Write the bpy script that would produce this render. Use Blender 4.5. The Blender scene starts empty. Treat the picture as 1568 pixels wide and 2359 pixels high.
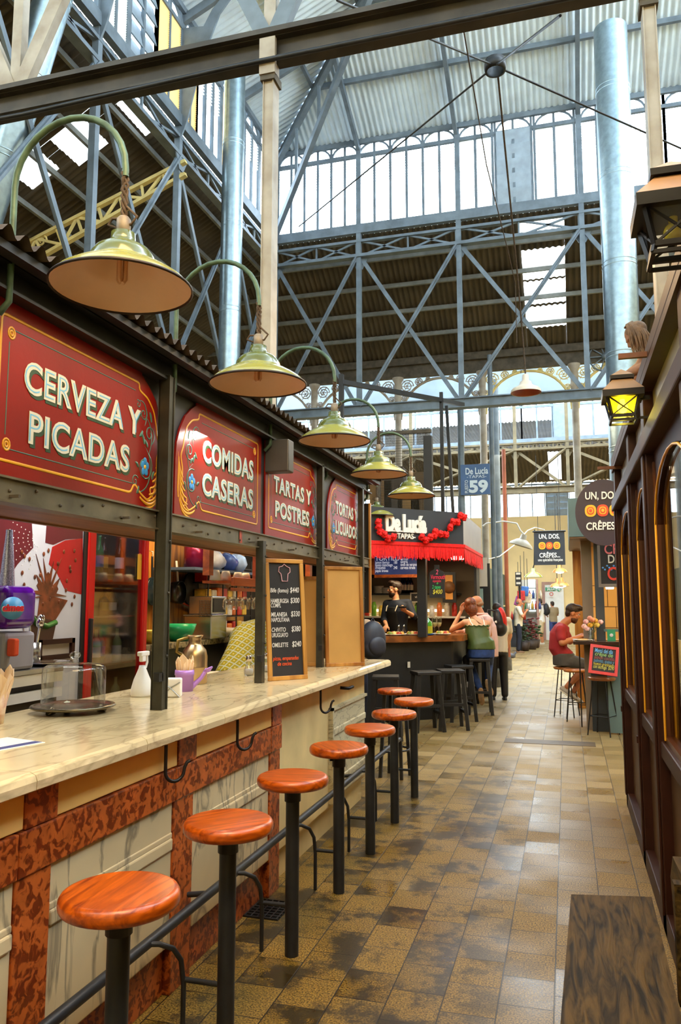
import bpy, bmesh, math, random
from mathutils import Vector, Matrix, Quaternion
random.seed(7)
SC = bpy.context.scene
COL = SC.collection
R = math.radians
# ------------------------------------------------------------------ camera
FPX = 1800.0; CX, CY = 784.0, 1179.5; HCAM = 1.6
PIT = math.atan((1390 - CY) / FPX)
YAW = math.atan((1305 - CX) / (FPX / math.cos(PIT)))
cam = bpy.data.cameras.new('camera'); camo = bpy.data.objects.new('camera', cam); COL.objects.link(camo)
camo.location = (0, 0, HCAM); camo.rotation_euler = (R(90) + PIT, 0, YAW)
cam.sensor_fit = 'AUTO'; cam.sensor_width = 36; cam.lens = FPX / 2359 * 36
cam.clip_start = 0.05; cam.clip_end = 300
SC.camera = camo
_f = Vector((-math.sin(YAW) * math.cos(PIT), math.cos(YAW) * math.cos(PIT), math.sin(PIT)))
_r = Vector((math.cos(YAW), math.sin(YAW), 0)); _u = _r.cross(_f)
O = Vector((0, 0, HCAM))
def ray(x, y): return _f + _r * ((x - CX) / FPX) - _u * ((y - CY) / FPX)
def AX(x, y, X): r = ray(x, y); return O + r * (X / r.x)
def AY(x, y, Y): r = ray(x, y); return O + r * (Y / r.y)
def AZ(x, y, Z): r = ray(x, y); return O + r * ((Z - HCAM) / r.z)
def APL(x, y, p, n): r = ray(x, y); n = Vector(n); return O + r * ((Vector(p) - O).dot(n) / r.dot(n))
# ------------------------------------------------------------------ world, lights, exposure
w = bpy.data.worlds.new('sky'); SC.world = w; w.use_nodes = True
bg = w.node_tree.nodes['Background']
bg.inputs[0].default_value = (0.74, 0.88, 1.0, 1); bg.inputs[1].default_value = 13.5
vs = SC.view_settings
SC.display_settings.display_device = 'sRGB'
vs.view_transform = 'Standard'; vs.look = 'None'; vs.gamma = 1; vs.use_curve_mapping = False
vs.exposure = -0.1
try:
    SC.cycles.use_denoising = True
    SC.cycles.max_bounces = 8; SC.cycles.diffuse_bounces = 4; SC.cycles.glossy_bounces = 3
    SC.cycles.transparent_max_bounces = 16; SC.cycles.transmission_bounces = 6
    SC.cycles.caustics_reflective = False; SC.cycles.caustics_refractive = False
    SC.cycles.sample_clamp_indirect = 6
except Exception: pass
WARM = (1.0, 0.72, 0.38); WHITE = (1.0, 0.95, 0.88)
def light(name, kind, loc, power, color=WARM, size=0.3, sizey=None, target=None, spread=None):
    l = bpy.data.lights.new(name, kind); l.energy = power; l.color = color
    if kind == 'AREA':
        l.size = size
        if sizey: l.shape = 'RECTANGLE'; l.size_y = sizey
        if spread: l.spread = R(spread)
    elif kind == 'POINT': l.shadow_soft_size = size
    o = bpy.data.objects.new(name, l); COL.objects.link(o); o.location = loc
    if target is not None:
        o.rotation_euler = (Vector(target) - Vector(loc)).to_track_quat('-Z', 'Y').to_euler()
    return o
SUN = bpy.data.lights.new('sun', 'SUN'); SUN.energy = 0.0
# added warm fill over the aisle, then lamps: kitchen tubes, shop interior, stall spots
light('aisle_warm_fill', 'AREA', (-0.5, 1.2, 4.2), 105, (1, .64, .28), 1.2, 1.2, (-0.9, 3.0, 0))
light('aisle_warm_fill', 'AREA', (-0.45, 6.5, 4.3), 75, (1, .64, .28), 0.9, 2.2, (-0.7, 6.8, 0))
light('aisle_warm_fill', 'AREA', (-0.5, 10.6, 4.2), 35, (1, .8, .52), 1.0, 1.6, (-0.6, 10.6, 0))
light('kitchen_tube_light', 'AREA', (-2.7, 3.9, 2.6), 42, WHITE, 0.15, 1.8, (-2.9, 3.9, 0))
light('kitchen_tube_light', 'AREA', (-2.8, 6.2, 2.6), 48, WARM, 0.15, 1.4, (-3.0, 6.2, 0))
light('shop_lamp_light', 'AREA', (1.6, 4.0, 2.6), 38, (1, .62, .25), 0.8, 2.0, (1.2, 4.0, 0))
light('tapas_bar_light', 'AREA', (-2.2, 11.9, 2.42), 30, (1, .8, .5), 0.8, 0.4, (-2.1, 11.6, 0))
light('crepe_bar_light', 'AREA', (1.0, 10.9, 2.35), 22, (1, .66, .3), 0.6, 0.8, (0.7, 10.9, 0))
light('far_hall_light', 'AREA', (-0.8, 25, 5.2), 130, (1, .8, .5), 3, 6, (-0.8, 25, 0))
light('far_hall_light', 'AREA', (-0.9, 17.5, 4.9), 50, (1, .85, .6), 1.6, 3, (-0.8, 17.5, 0))
# ------------------------------------------------------------------ mesh collector
def frame_m(o, u, v, wv=None):
    u = Vector(u).normalized(); v = Vector(v).normalized()
    wv = u.cross(v) if wv is None else Vector(wv)
    m = Matrix((u, v, wv)).transposed().to_4x4(); m.translation = Vector(o); return m
class MB:
    def __init__(s): s.v = []; s.f = []; s.sm = []
    def add(s, vs_, fs, smooth=False):
        n = len(s.v); s.v += [tuple(p) for p in vs_]
        s.f += [tuple(i + n for i in f) for f in fs]; s.sm += [smooth] * len(fs); return s
    def bx(s, x0, x1, y0, y1, z0, z1, b=0.0):
        return s.obox(((x0 + x1) / 2, (y0 + y1) / 2, (z0 + z1) / 2), (abs(x1 - x0), abs(y1 - y0), abs(z1 - z0)), None, b)
    def obox(s, c, d, m=None, b=0.0):
        hx, hy, hz = d[0] / 2, d[1] / 2, d[2] / 2
        m3 = m.to_3x3() if m is not None else Matrix.Identity(3)
        c = Vector(c)
        if b <= 0:
            vv = [c + m3 @ Vector((i * hx, j * hy, k * hz)) for i in (-1, 1) for j in (-1, 1) for k in (-1, 1)]
            return s.add(vv, [(0, 1, 3, 2), (4, 6, 7, 5), (0, 4, 5, 1), (2, 3, 7, 6), (0, 2, 6, 4), (1, 5, 7, 3)])
        b = min(b, hx * .9, hy * .9, hz * .9)
        bm = bmesh.new(); bmesh.ops.create_cube(bm, size=1)
        for q in bm.verts: q.co = Vector((q.co.x * d[0], q.co.y * d[1], q.co.z * d[2]))
        bmesh.ops.bevel(bm, geom=list(bm.edges), offset=b, segments=6 if b > .03 else 2, affect='EDGES', profile=.5)
        bm.verts.index_update()
        s.add([c + m3 @ q.co for q in bm.verts], [[q.index for q in f.verts] for f in bm.faces]); bm.free(); return s
    def beam(s, a, b, w_, h, up=(0, 0, 1), bev=0):
        a = Vector(a); b = Vector(b); d = b - a; L = d.length
        if L < 1e-6: return s
        d /= L; up = Vector(up)
        if abs(d.dot(up)) > .98: up = Vector((0, 1, 0)) if abs(d.y) < .9 else Vector((1, 0, 0))
        x = d.cross(up).normalized(); z = x.cross(d)
        m = Matrix((x, d, z)).transposed()
        return s.obox((a + b) / 2, (w_, L, h), m.to_4x4(), bev)
    def tube(s, path, r, n=8, caps=True, closed=False, flat=None):
        P = [Vector(p) for p in path]; N = len(P)
        rs = r if isinstance(r, (list, tuple)) else [r] * N
        vv = []; prev = None
        for i in range(N):
            if closed: t = P[(i + 1) % N] - P[i - 1]
            else: t = P[min(i + 1, N - 1)] - P[max(i - 1, 0)]
            if t.length < 1e-9: t = Vector((0, 0, 1))
            t.normalize()
            if prev is None:
                a = Vector((0, 0, 1)) if abs(t.z) < .9 else Vector((1, 0, 0))
                x = t.cross(a).normalized()
            else:
                x = prev - t * prev.dot(t)
                x = x.normalized() if x.length > 1e-6 else t.orthogonal().normalized()
            prev = x; y = t.cross(x)
            for k in range(n):
                an = 2 * math.pi * k / n
                q = (x * math.cos(an) + y * math.sin(an)) * rs[i]
                if flat is not None: q -= flat[0] * (q.dot(flat[0])) * (1 - flat[1])
                vv.append(P[i] + q)
        fs = []
        for i in range(N if closed else N - 1):
            j = (i + 1) % N
            for k in range(n): fs.append((i * n + k, i * n + (k + 1) % n, j * n + (k + 1) % n, j * n + k))
        s.add(vv, fs, True)
        if caps and not closed:
            s.add(vv[:n], [tuple(range(n))[::-1]]); s.add(vv[-n:], [tuple(range(n))])
        return s
    def lathe(s, prof, c=(0, 0, 0), n=24, m=None, ang=360, smooth=True):
        c = Vector(c); m3 = m.to_3x3() if m is not None else Matrix.Identity(3); vv = []
        for r_, z in prof:
            for k in range(n):
                an = 2 * math.pi * k / n; vv.append(c + m3 @ Vector((r_ * math.cos(an), r_ * math.sin(an), z)))
        fs = [(i * n + k, i * n + (k + 1) % n, (i + 1) * n + (k + 1) % n, (i + 1) * n + k) for i in range(len(prof) - 1) for k in range(n)]
        return s.add(vv, fs, smooth)
    def cyl(s, a, b, r_, n=16, r2=None):
        return s.tube([a, b], [r_, r_ if r2 is None else r2], n)
    def sphere(s, c, r_, n=14, m=8, mat=None):
        c = Vector(c); rr = Vector(r_) if isinstance(r_, (tuple, list, Vector)) else Vector((r_, r_, r_))
        m3 = mat.to_3x3() if mat is not None else Matrix.Identity(3)
        vv = [c + m3 @ Vector((0, 0, rr.z))]
        for i in range(1, m):
            th = math.pi * i / m
            for k in range(n):
                an = 2 * math.pi * k / n
                vv.append(c + m3 @ Vector((rr.x * math.sin(th) * math.cos(an), rr.y * math.sin(th) * math.sin(an), rr.z * math.cos(th))))
        vv.append(c - m3 @ Vector((0, 0, rr.z))); L = len(vv) - 1
        fs = [(0, 1 + k, 1 + (k + 1) % n) for k in range(n)]
        for i in range(m - 2):
            for k in range(n):
                a = 1 + i * n; fs.append((a + k, a + n + k, a + n + (k + 1) % n, a + (k + 1) % n))
        a = 1 + (m - 2) * n
        fs += [(L, a + (k + 1) % n, a + k) for k in range(n)]
        return s.add(vv, fs, True)
    def prism(s, poly, m, d, smooth=False):
        n = len(poly)
        vv = [m @ Vector((p[0], p[1], 0)) for p in poly] + [m @ Vector((p[0], p[1], d)) for p in poly]
        fs = [(i, (i + 1) % n, n + (i + 1) % n, n + i) for i in range(n)]
        if d: return s.add(vv, [tuple(range(n))[::-1], tuple(range(n, 2 * n))] + fs, smooth)
        return s.add(vv[:n], [tuple(range(n))])
    def quad(s, *p): return s.add(p, [tuple(range(len(p)))])
    def corr(s, o, u, v, lu, lv, pitch=.1, amp=.018, seg=6, thick=0, nv=1):
        o = Vector(o); u = Vector(u).normalized(); v = Vector(v).normalized(); nn = u.cross(v).normalized()
        n = max(2, int(lu / pitch * seg)); vv = []
        for j in range(nv + 1):
            for i in range(n + 1):
                a = lu * i / n
                vv.append(o + u * a + v * (lv * j / nv) + nn * (amp * math.sin(2 * math.pi * a / pitch)))
        fs = [(j * (n + 1) + i, j * (n + 1) + i + 1, (j + 1) * (n + 1) + i + 1, (j + 1) * (n + 1) + i) for j in range(nv) for i in range(n)]
        return s.add(vv, fs, True)
    def mesh(s, name, mat):
        me = bpy.data.meshes.new(name); me.from_pydata(s.v, [], s.f); me.update()
        me.polygons.foreach_set('use_smooth', s.sm)
        bm = bmesh.new(); bm.from_mesh(me); bmesh.ops.recalc_face_normals(bm, faces=bm.faces[:]); bm.to_mesh(me); bm.free()
        if mat is not None: me.materials.append(mat)
        return me
# ------------------------------------------------------------------ objects
def link(o, parent=None):
    COL.objects.link(o)
    if parent is not None:
        o.parent = parent; o.matrix_parent_inverse = WM(parent).inverted()
    return o
def WM(o):
    m = Matrix.LocRotScale(o.location, o.rotation_euler, o.scale)
    if o.parent is not None: return WM(o.parent) @ o.matrix_parent_inverse @ m
    return m
def meta(o, label=None, cat=None, group=None, kind=None):
    if label: o['label'] = label
    if cat: o['category'] = cat
    if group: o['group'] = group
    if kind: o['kind'] = kind
    return o
def thing(name, label, cat, loc=(0, 0, 0), group=None):
    o = bpy.data.objects.new(name, None); o.empty_display_size = .1
    o.location = loc; COL.objects.link(o); return meta(o, label, cat, group)
def part(name, mb, mat, parent, label=None, kind=None):
    o = bpy.data.objects.new(name, mb if isinstance(mb, bpy.types.Mesh) else mb.mesh(name, mat)); link(o, parent)
    return meta(o, label, None, None, kind)
def solo(name, mb, mat, label, cat, group=None, kind=None):
    o = bpy.data.objects.new(name, mb if isinstance(mb, bpy.types.Mesh) else mb.mesh(name, mat)); link(o)
    return meta(o, label, cat, group, kind)
def struct(name, mb, mat, parent=None):
    o = bpy.data.objects.new(name, mb.mesh(name, mat)); link(o, parent)
    if parent is None: o['kind'] = 'structure'
    return o
KIDS = {}
def dup(root, d, label=None, group=None, rz=0.0, scale=None):
    def cp(o, par):
        c = o.copy(); COL.objects.link(c)
        if par is not None:
            c.parent = par; c.matrix_parent_inverse = o.matrix_parent_inverse.copy()
        for k in [q for q in o.children]: cp(k, c)
        return c
    c = cp(root, None)
    c.location = root.location + Vector(d)
    if rz: c.rotation_euler = (0, 0, root.rotation_euler[2] + rz)
    if scale: c.scale = scale
    if label: c['label'] = label
    if group: c['group'] = group
    return c
# ------------------------------------------------------------------ text
def text(name, body, size, mat, parent, m, sx=1.0, bold=0.0, depth=.003, align='LEFT', shear=0.0, space=1.0, label=None, fit=None):
    cu = bpy.data.curves.new('tmp_text', 'FONT'); cu.body = body; cu.size = size; cu.align_x = align
    cu.offset = bold * size; cu.extrude = depth / 2; cu.shear = shear; cu.space_character = space
    cu.resolution_u = 4
    o = bpy.data.objects.new('tmp_text', cu); COL.objects.link(o)
    dg = bpy.context.evaluated_depsgraph_get(); dg.update()
    me = bpy.data.meshes.new_from_object(o.evaluated_get(dg)); bpy.data.objects.remove(o)
    if fit:
        xs = [v.co.x for v in me.vertices]; me.transform(Matrix.Translation((-min(xs), 0, 0))); sx = fit / (max(xs) - min(xs))
    mm = m @ Matrix.Translation((0, 0, depth / 2)) @ Matrix.Diagonal((sx, 1, 1, 1))
    me.transform(mm)
    me.materials.clear(); me.materials.append(mat); me.name = name
    return part(name, me, mat, parent, label)
# ------------------------------------------------------------------ materials
def S(r, g, b):
    f = lambda c: (c / 255 / 12.92) if c / 255 <= .04045 else ((c / 255 + .055) / 1.055) ** 2.4
    return (f(r), f(g), f(b))
MC = {}
def mat(name, col, rough=.5, metal=0.0, var=.15, scale=6.0, bump=0.0, emit=0.0, ecol=None, trans=0.0, alpha=1.0, coat=0.0, bscale=None, stretch=None, col2=None, spec=None, detail=4):
    if name in MC: return MC[name]
    m = bpy.data.materials.new(name); m.use_nodes = True; nt = m.node_tree; N = nt.nodes; L = nt.links
    b = N['Principled BSDF']
    b.inputs['Roughness'].default_value = rough; b.inputs['Metallic'].default_value = metal
    c = (*col, 1)
    if var or bump or col2:
        tc = N.new('ShaderNodeTexCoord'); mp = N.new('ShaderNodeMapping'); L.new(tc.outputs['Object'], mp.inputs[0])
        if stretch: mp.inputs['Scale'].default_value = stretch
        nz = N.new('ShaderNodeTexNoise'); nz.inputs['Scale'].default_value = scale; nz.inputs['Detail'].default_value = detail
        L.new(mp.outputs[0], nz.inputs['Vector'])
        rp = N.new('ShaderNodeValToRGB'); rp.color_ramp.elements[0].position = .32; rp.color_ramp.elements[1].position = .68
        lo = col2 if col2 else tuple(max(0, x * (1 - var)) for x in col)
        hi = col if col2 else tuple(x * (1 + var) for x in col)
        rp.color_ramp.elements[0].color = (*lo, 1); rp.color_ramp.elements[1].color = (*hi, 1)
        L.new(nz.outputs[0], rp.inputs[0]); L.new(rp.outputs[0], b.inputs['Base Color'])
        if bump:
            nb = nz
            if bscale:
                nb = N.new('ShaderNodeTexNoise'); nb.inputs['Scale'].default_value = bscale; L.new(mp.outputs[0], nb.inputs['Vector'])
            bp = N.new('ShaderNodeBump'); bp.inputs['Strength'].default_value = bump; bp.inputs['Distance'].default_value = .01
            L.new(nb.outputs[0], bp.inputs['Height']); L.new(bp.outputs[0], b.inputs['Normal'])
    else: b.inputs['Base Color'].default_value = c
    if emit:
        b.inputs['Emission Color'].default_value = (*(ecol or col), 1); b.inputs['Emission Strength'].default_value = emit
    if trans: b.inputs['Transmission Weight'].default_value = trans
    if coat: b.inputs['Coat Weight'].default_value = coat; b.inputs['Coat Roughness'].default_value = .08
    if spec is not None: b.inputs['Specular IOR Level'].default_value = spec
    b.inputs['Alpha'].default_value = alpha
    MC[name] = m; return m
def glassmat(name, tint=(1, 1, 1), refl=.12, rough=.03, opac=0.0, ocol=(.8, .8, .8)):
    m = bpy.data.materials.new(name); m.use_nodes = True; nt = m.node_tree; N = nt.nodes; L = nt.links
    N.remove(N['Principled BSDF']); out = N['Material Output']
    t = N.new('ShaderNodeBsdfTransparent'); t.inputs[0].default_value = (*tint, 1)
    g = N.new('ShaderNodeBsdfGlossy'); g.inputs['Roughness'].default_value = rough
    lw = N.new('ShaderNodeLayerWeight'); lw.inputs[0].default_value = .35
    mt = N.new('ShaderNodeMath'); mt.operation = 'MULTIPLY_ADD'; mt.inputs[1].default_value = .55; mt.inputs[2].default_value = refl
    L.new(lw.outputs['Fresnel'], mt.inputs[0]); mt.use_clamp = True
    mx = N.new('ShaderNodeMixShader'); L.new(mt.outputs[0], mx.inputs[0]); L.new(t.outputs[0], mx.inputs[1]); L.new(g.outputs[0], mx.inputs[2])
    last = mx
    if opac:
        d = N.new('ShaderNodeBsdfTranslucent'); d.inputs[0].default_value = (*ocol, 1)
        m2 = N.new('ShaderNodeMixShader'); m2.inputs[0].default_value = opac; L.new(mx.outputs[0], m2.inputs[1]); L.new(d.outputs[0], m2.inputs[2]); last = m2
    L.new(last.outputs[0], out.inputs[0]); return m
def floor_mat():
    m = bpy.data.materials.new('terrazzo_floor_tiles'); m.use_nodes = True; nt = m.node_tree; N = nt.nodes; L = nt.links
    b = N['Principled BSDF']; tc = N.new('ShaderNodeTexCoord')
    mp = N.new('ShaderNodeMapping'); mp.inputs['Location'].default_value = (.97, 0.1, 0); L.new(tc.outputs['Object'], mp.inputs[0])
    rot = N.new('ShaderNodeMapping'); rot.inputs['Rotation'].default_value = (0, 0, R(90)); L.new(mp.outputs[0], rot.inputs[0])
    br = N.new('ShaderNodeTexBrick'); br.offset = .5; br.inputs['Scale'].default_value = 1
    br.inputs['Brick Width'].default_value = .25; br.inputs['Row Height'].default_value = .2175; br.inputs['Mortar Size'].default_value = .003
    br.inputs['Color1'].default_value = (.2, .2, .2, 1); br.inputs['Color2'].default_value = (.9, .9, .9, 1); br.inputs['Mortar'].default_value = (.5, .5, .5, 1); br.inputs['Mortar Smooth'].default_value = .3
    L.new(rot.outputs[0], br.inputs['Vector'])
    # speckle
    sp = N.new('ShaderNodeTexNoise'); sp.inputs['Scale'].default_value = 130; sp.inputs['Detail'].default_value = 3; L.new(tc.outputs['Object'], sp.inputs['Vector'])
    r1 = N.new('ShaderNodeValToRGB'); r1.color_ramp.elements[0].position = .36; r1.color_ramp.elements[1].position = .66
    r1.color_ramp.elements[0].color = (*S(70, 52, 14), 1); r1.color_ramp.elements[1].color = (*S(180, 142, 56), 1); L.new(sp.outputs[0], r1.inputs[0])
    # tile to tile tone
    tone = N.new('ShaderNodeMix'); tone.data_type = 'RGBA'; tone.blend_type = 'MULTIPLY'; tone.inputs[0].default_value = .36
    L.new(r1.outputs[0], tone.inputs[6]); L.new(br.outputs['Color'], tone.inputs[7])
    # stains
    st = N.new('ShaderNodeTexNoise'); st.inputs['Scale'].default_value = 3.6; st.inputs['Detail'].default_value = 9; st.inputs['Roughness'].default_value = .7
    L.new(tc.outputs['Object'], st.inputs['Vector'])
    r2 = N.new('ShaderNodeValToRGB'); r2.color_ramp.elements[0].position = .50; r2.color_ramp.elements[1].position = .59
    tl_ = N.new('ShaderNodeMath'); tl_.operation = 'MULTIPLY_ADD'; tl_.inputs[1].default_value = -.20; tl_.inputs[2].default_value = .13; L.new(br.outputs['Color'], tl_.inputs[0])
    ts_ = N.new('ShaderNodeMath'); ts_.operation = 'ADD'; L.new(st.outputs[0], ts_.inputs[0]); L.new(tl_.outputs[0], ts_.inputs[1]); L.new(ts_.outputs[0], r2.inputs[0])
    # stains gather along the worn middle of the aisle
    sx = N.new('ShaderNodeSeparateXYZ'); L.new(tc.outputs['Object'], sx.inputs[0])
    ax = N.new('ShaderNodeMapRange'); ax.inputs[1].default_value = -.05; ax.inputs[2].default_value = -.55; L.new(sx.outputs['X'], ax.inputs[0])
    ay = N.new('ShaderNodeMapRange'); ay.inputs[1].default_value = 9.2; ay.inputs[2].default_value = 7.6; L.new(sx.outputs['Y'], ay.inputs[0])
    mu = N.new('ShaderNodeMath'); mu.operation = 'MULTIPLY'; L.new(ax.outputs[0], mu.inputs[0]); L.new(ay.outputs[0], mu.inputs[1])
    mu2 = N.new('ShaderNodeMath'); mu2.operation = 'MULTIPLY'; L.new(mu.outputs[0], mu2.inputs[0]); L.new(r2.outputs[0], mu2.inputs[1])
    mu3 = N.new('ShaderNodeMath'); mu3.operation = 'MULTIPLY'; mu3.inputs[1].default_value = .9; L.new(mu2.outputs[0], mu3.inputs[0])
    sm = N.new('ShaderNodeMix'); sm.data_type = 'RGBA'; L.new(mu3.outputs[0], sm.inputs[0]); L.new(tone.outputs[2], sm.inputs[6]); sm.inputs[7].default_value = (*S(38, 31, 16), 1)
    # far part of the hall: greyer tiles
    fy = N.new('ShaderNodeMapRange'); fy.inputs[1].default_value = 6.0; fy.inputs[2].default_value = 10.5; fy.inputs[4].default_value = .75; L.new(sx.outputs['Y'], fy.inputs[0])
    fm = N.new('ShaderNodeMix'); fm.data_type = 'RGBA'; L.new(fy.outputs[0], fm.inputs[0]); L.new(sm.outputs[2], fm.inputs[6])
    g2 = N.new('ShaderNodeMix'); g2.data_type = 'RGBA'; g2.blend_type = 'MULTIPLY'; g2.inputs[0].default_value = .3; g2.inputs[6].default_value = (*S(164, 140, 94), 1); L.new(br.outputs['Color'], g2.inputs[7])
    L.new(g2.outputs[2], fm.inputs[7])
    # joints
    jm = N.new('ShaderNodeMix'); jm.data_type = 'RGBA'; L.new(br.outputs['Fac'], jm.inputs[0]); L.new(fm.outputs[2], jm.inputs[6]); jm.inputs[7].default_value = (*S(24, 18, 10), 1)
    L.new(jm.outputs[2], b.inputs['Base Color'])
    ro = N.new('ShaderNodeTexNoise'); ro.inputs['Scale'].default_value = 1.6; ro.inputs['Detail'].default_value = 3; L.new(tc.outputs['Object'], ro.inputs['Vector'])
    rr = N.new('ShaderNodeMapRange'); rr.inputs[1].default_value = .35; rr.inputs[2].default_value = .65; rr.inputs[3].default_value = .24; rr.inputs[4].default_value = .56
    ra_ = N.new('ShaderNodeMath'); ra_.operation = 'MULTIPLY_ADD'; ra_.inputs[1].default_value = .35; L.new(br.outputs['Color'], ra_.inputs[0]); rb_ = N.new('ShaderNodeMath'); rb_.operation = 'MULTIPLY_ADD'; rb_.inputs[1].default_value = .6; rb_.inputs[2].default_value = .02; L.new(ro.outputs[0], rb_.inputs[0]); L.new(rb_.outputs[0], ra_.inputs[2]); L.new(ra_.outputs[0], rr.inputs[0])
    L.new(rr.outputs[0], b.inputs['Roughness'])
    bp = N.new('ShaderNodeBump'); bp.inputs['Strength'].default_value = .35; bp.inputs['Distance'].default_value = .004; bp.invert = True
    L.new(br.outputs['Fac'], bp.inputs['Height']); L.new(bp.outputs[0], b.inputs['Normal'])
    return m
def grain(name, c1, c2, axis=1, scale=9.0, dist=3.0, rough=.35, coat=0.0, bump=.05, spec=.5):
    """wood: bands running along one axis"""
    m = bpy.data.materials.new(name); m.use_nodes = True; nt = m.node_tree; N = nt.nodes; L = nt.links
    b = N['Principled BSDF']; tc = N.new('ShaderNodeTexCoord'); mp = N.new('ShaderNodeMapping')
    sc = [1, 1, 1]; sc[axis] = .12; mp.inputs['Scale'].default_value = sc; L.new(tc.outputs['Object'], mp.inputs[0])
    wv = N.new('ShaderNodeTexNoise'); wv.inputs['Scale'].default_value = scale; wv.inputs['Detail'].default_value = 6; wv.inputs['Distortion'].default_value = dist
    L.new(mp.outputs[0], wv.inputs['Vector'])
    rp = N.new('ShaderNodeValToRGB'); rp.color_ramp.elements[0].position = .35; rp.color_ramp.elements[1].position = .62
    rp.color_ramp.elements[0].color = (*c2, 1); rp.color_ramp.elements[1].color = (*c1, 1); L.new(wv.outputs[0], rp.inputs[0])
    L.new(rp.outputs[0], b.inputs['Base Color']); b.inputs['Roughness'].default_value = rough; b.inputs['Specular IOR Level'].default_value = spec
    if coat: b.inputs['Coat Weight'].default_value = coat; b.inputs['Coat Roughness'].default_value = .12
    bp = N.new('ShaderNodeBump'); bp.inputs['Strength'].default_value = bump; bp.inputs['Distance'].default_value = .01
    L.new(wv.outputs[0], bp.inputs['Height']); L.new(bp.outputs[0], b.inputs['Normal'])
    return m
def veined(name, base, vein, scale=3.0, amount=.5, rough=.25, dist=1.5, stretch=(1, 1, 1), cell=False):
    m = bpy.data.materials.new(name); m.use_nodes = True; nt = m.node_tree; N = nt.nodes; L = nt.links
    b = N['Principled BSDF']; tc = N.new('ShaderNodeTexCoord'); mp = N.new('ShaderNodeMapping'); mp.inputs['Scale'].default_value = stretch
    L.new(tc.outputs['Object'], mp.inputs[0])
    rp = N.new('ShaderNodeValToRGB')
    nz = N.new('ShaderNodeTexNoise'); nz.inputs['Scale'].default_value = scale; nz.inputs['Detail'].default_value = 7; nz.inputs['Distortion'].default_value = dist
    L.new(mp.outputs[0], nz.inputs['Vector'])
    if cell:
        rp.color_ramp.elements[0].position = .44; rp.color_ramp.elements[1].position = .53
        rp.color_ramp.elements[0].color = (*vein, 1); rp.color_ramp.elements[1].color = (*base, 1)
        L.new(nz.outputs[0], rp.inputs[0])
    else:
        rp.color_ramp.elements[0].position = .46; rp.color_ramp.elements[0].color = (*base, 1)
        rp.color_ramp.elements[1].position = .54; rp.color_ramp.elements[1].color = (*base, 1)
        e = rp.color_ramp.elements.new(.5); e.color = (*[base[i] * (1 - amount) + vein[i] * amount for i in range(3)], 1)
        L.new(nz.outputs[0], rp.inputs[0])
    n2 = N.new('ShaderNodeTexNoise'); n2.inputs['Scale'].default_value = scale * .45; n2.inputs['Detail'].default_value = 4; L.new(tc.outputs['Object'], n2.inputs['Vector'])
    r2 = N.new('ShaderNodeMapRange'); r2.inputs[1].default_value = .3; r2.inputs[2].default_value = .7; r2.inputs[3].default_value = .72; r2.inputs[4].default_value = 1.08; L.new(n2.outputs[0], r2.inputs[0])
    mx = N.new('ShaderNodeMix'); mx.data_type = 'RGBA'; mx.blend_type = 'MULTIPLY'; mx.inputs[0].default_value = 1; L.new(rp.outputs[0], mx.inputs[6]); L.new(r2.outputs[0], mx.inputs[7])
    L.new(mx.outputs[2], b.inputs['Base Color']); b.inputs['Roughness'].default_value = rough
    return m
M_iron = mat('painted_grey_iron', S(108, 120, 130), .5, .1, .22, 5)
M_ironc = mat('cream_painted_iron', S(184, 176, 162), .55, .0, .18, 4, col2=S(146, 132, 114))
M_irony = mat('yellow_toned_cream_iron', S(226, 204, 132), .55, 0, .15, 4)
M_dust = mat('dusty_brown_steel', S(86, 78, 66), .8, .1, .3, 9)
M_black = mat('black_steel', S(34, 34, 36), .45, .3, .3, 8, .1)
M_post = mat('dark_olive_steel', S(62, 60, 50), .42, .5, .3, 10, .12)
M_chan = mat('riveted_grey_steel', S(112, 104, 84), .4, .5, .25, 8, .12)
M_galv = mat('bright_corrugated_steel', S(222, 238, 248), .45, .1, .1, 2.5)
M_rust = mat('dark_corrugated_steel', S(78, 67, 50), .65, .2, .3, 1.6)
M_duct = mat('galvanised_duct_steel', S(150, 168, 176), .33, .9, .14, 14)
M_red = mat('red_sign_paint', S(138, 18, 8), .32, 0, .16, 2.5, .03, bscale=60, spec=.3)
M_cream = mat('cream_letter_paint', S(224, 216, 190), .4, 0, .06)
M_blue = mat('pale_blue_line_paint', S(120, 190, 220), .4, 0, .05)
M_bluef = mat('blue_flower_paint', S(60, 150, 220), .4, 0, .1)
M_green = mat('dark_green_shadow_paint', S(40, 70, 40), .4, 0, .1)
M_sgreen = mat('scroll_green_paint', S(70, 110, 90), .4, 0, .15)
M_ochre = mat('ochre_line_paint', S(226, 160, 30), .35, 0, .12)
M_enam = mat('olive_green_enamel', S(136, 134, 50), .25, 0, .12, 5, coat=.3)
M_enamd = mat('deep_green_enamel', S(84, 92, 28), .2, 0, .12, 5, coat=.4)
M_shin = mat('pinkish_white_enamel', S(226, 186, 150), .45, 0, .06)
M_patina = mat('green_patina_pipe', S(70, 92, 74), .5, .3, .45, 14, .1)
M_cable = mat('frayed_brown_cable', S(74, 58, 42), .8, 0, .4, 30, .4)
M_top = veined('veined_counter_marble', S(226, 206, 162), S(112, 92, 64), 2.6, .36, .14, 1.8, (1.6, .5, 1))
M_topedge = veined('worn_marble_edge', S(206, 188, 148), S(92, 74, 50), 9, .7, .35, 2)
M_plaster = mat('cream_stone_panel', S(236, 190, 108), .5, 0, .1, 3)
M_plaster2 = mat('cream_plaster', S(214, 186, 128), .6, 0, .2, 2.2, .05)
M_redst = veined('mottled_red_marble', S(186, 92, 38), S(112, 40, 14), 30, 1, .3, .8, cell=True)
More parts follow.
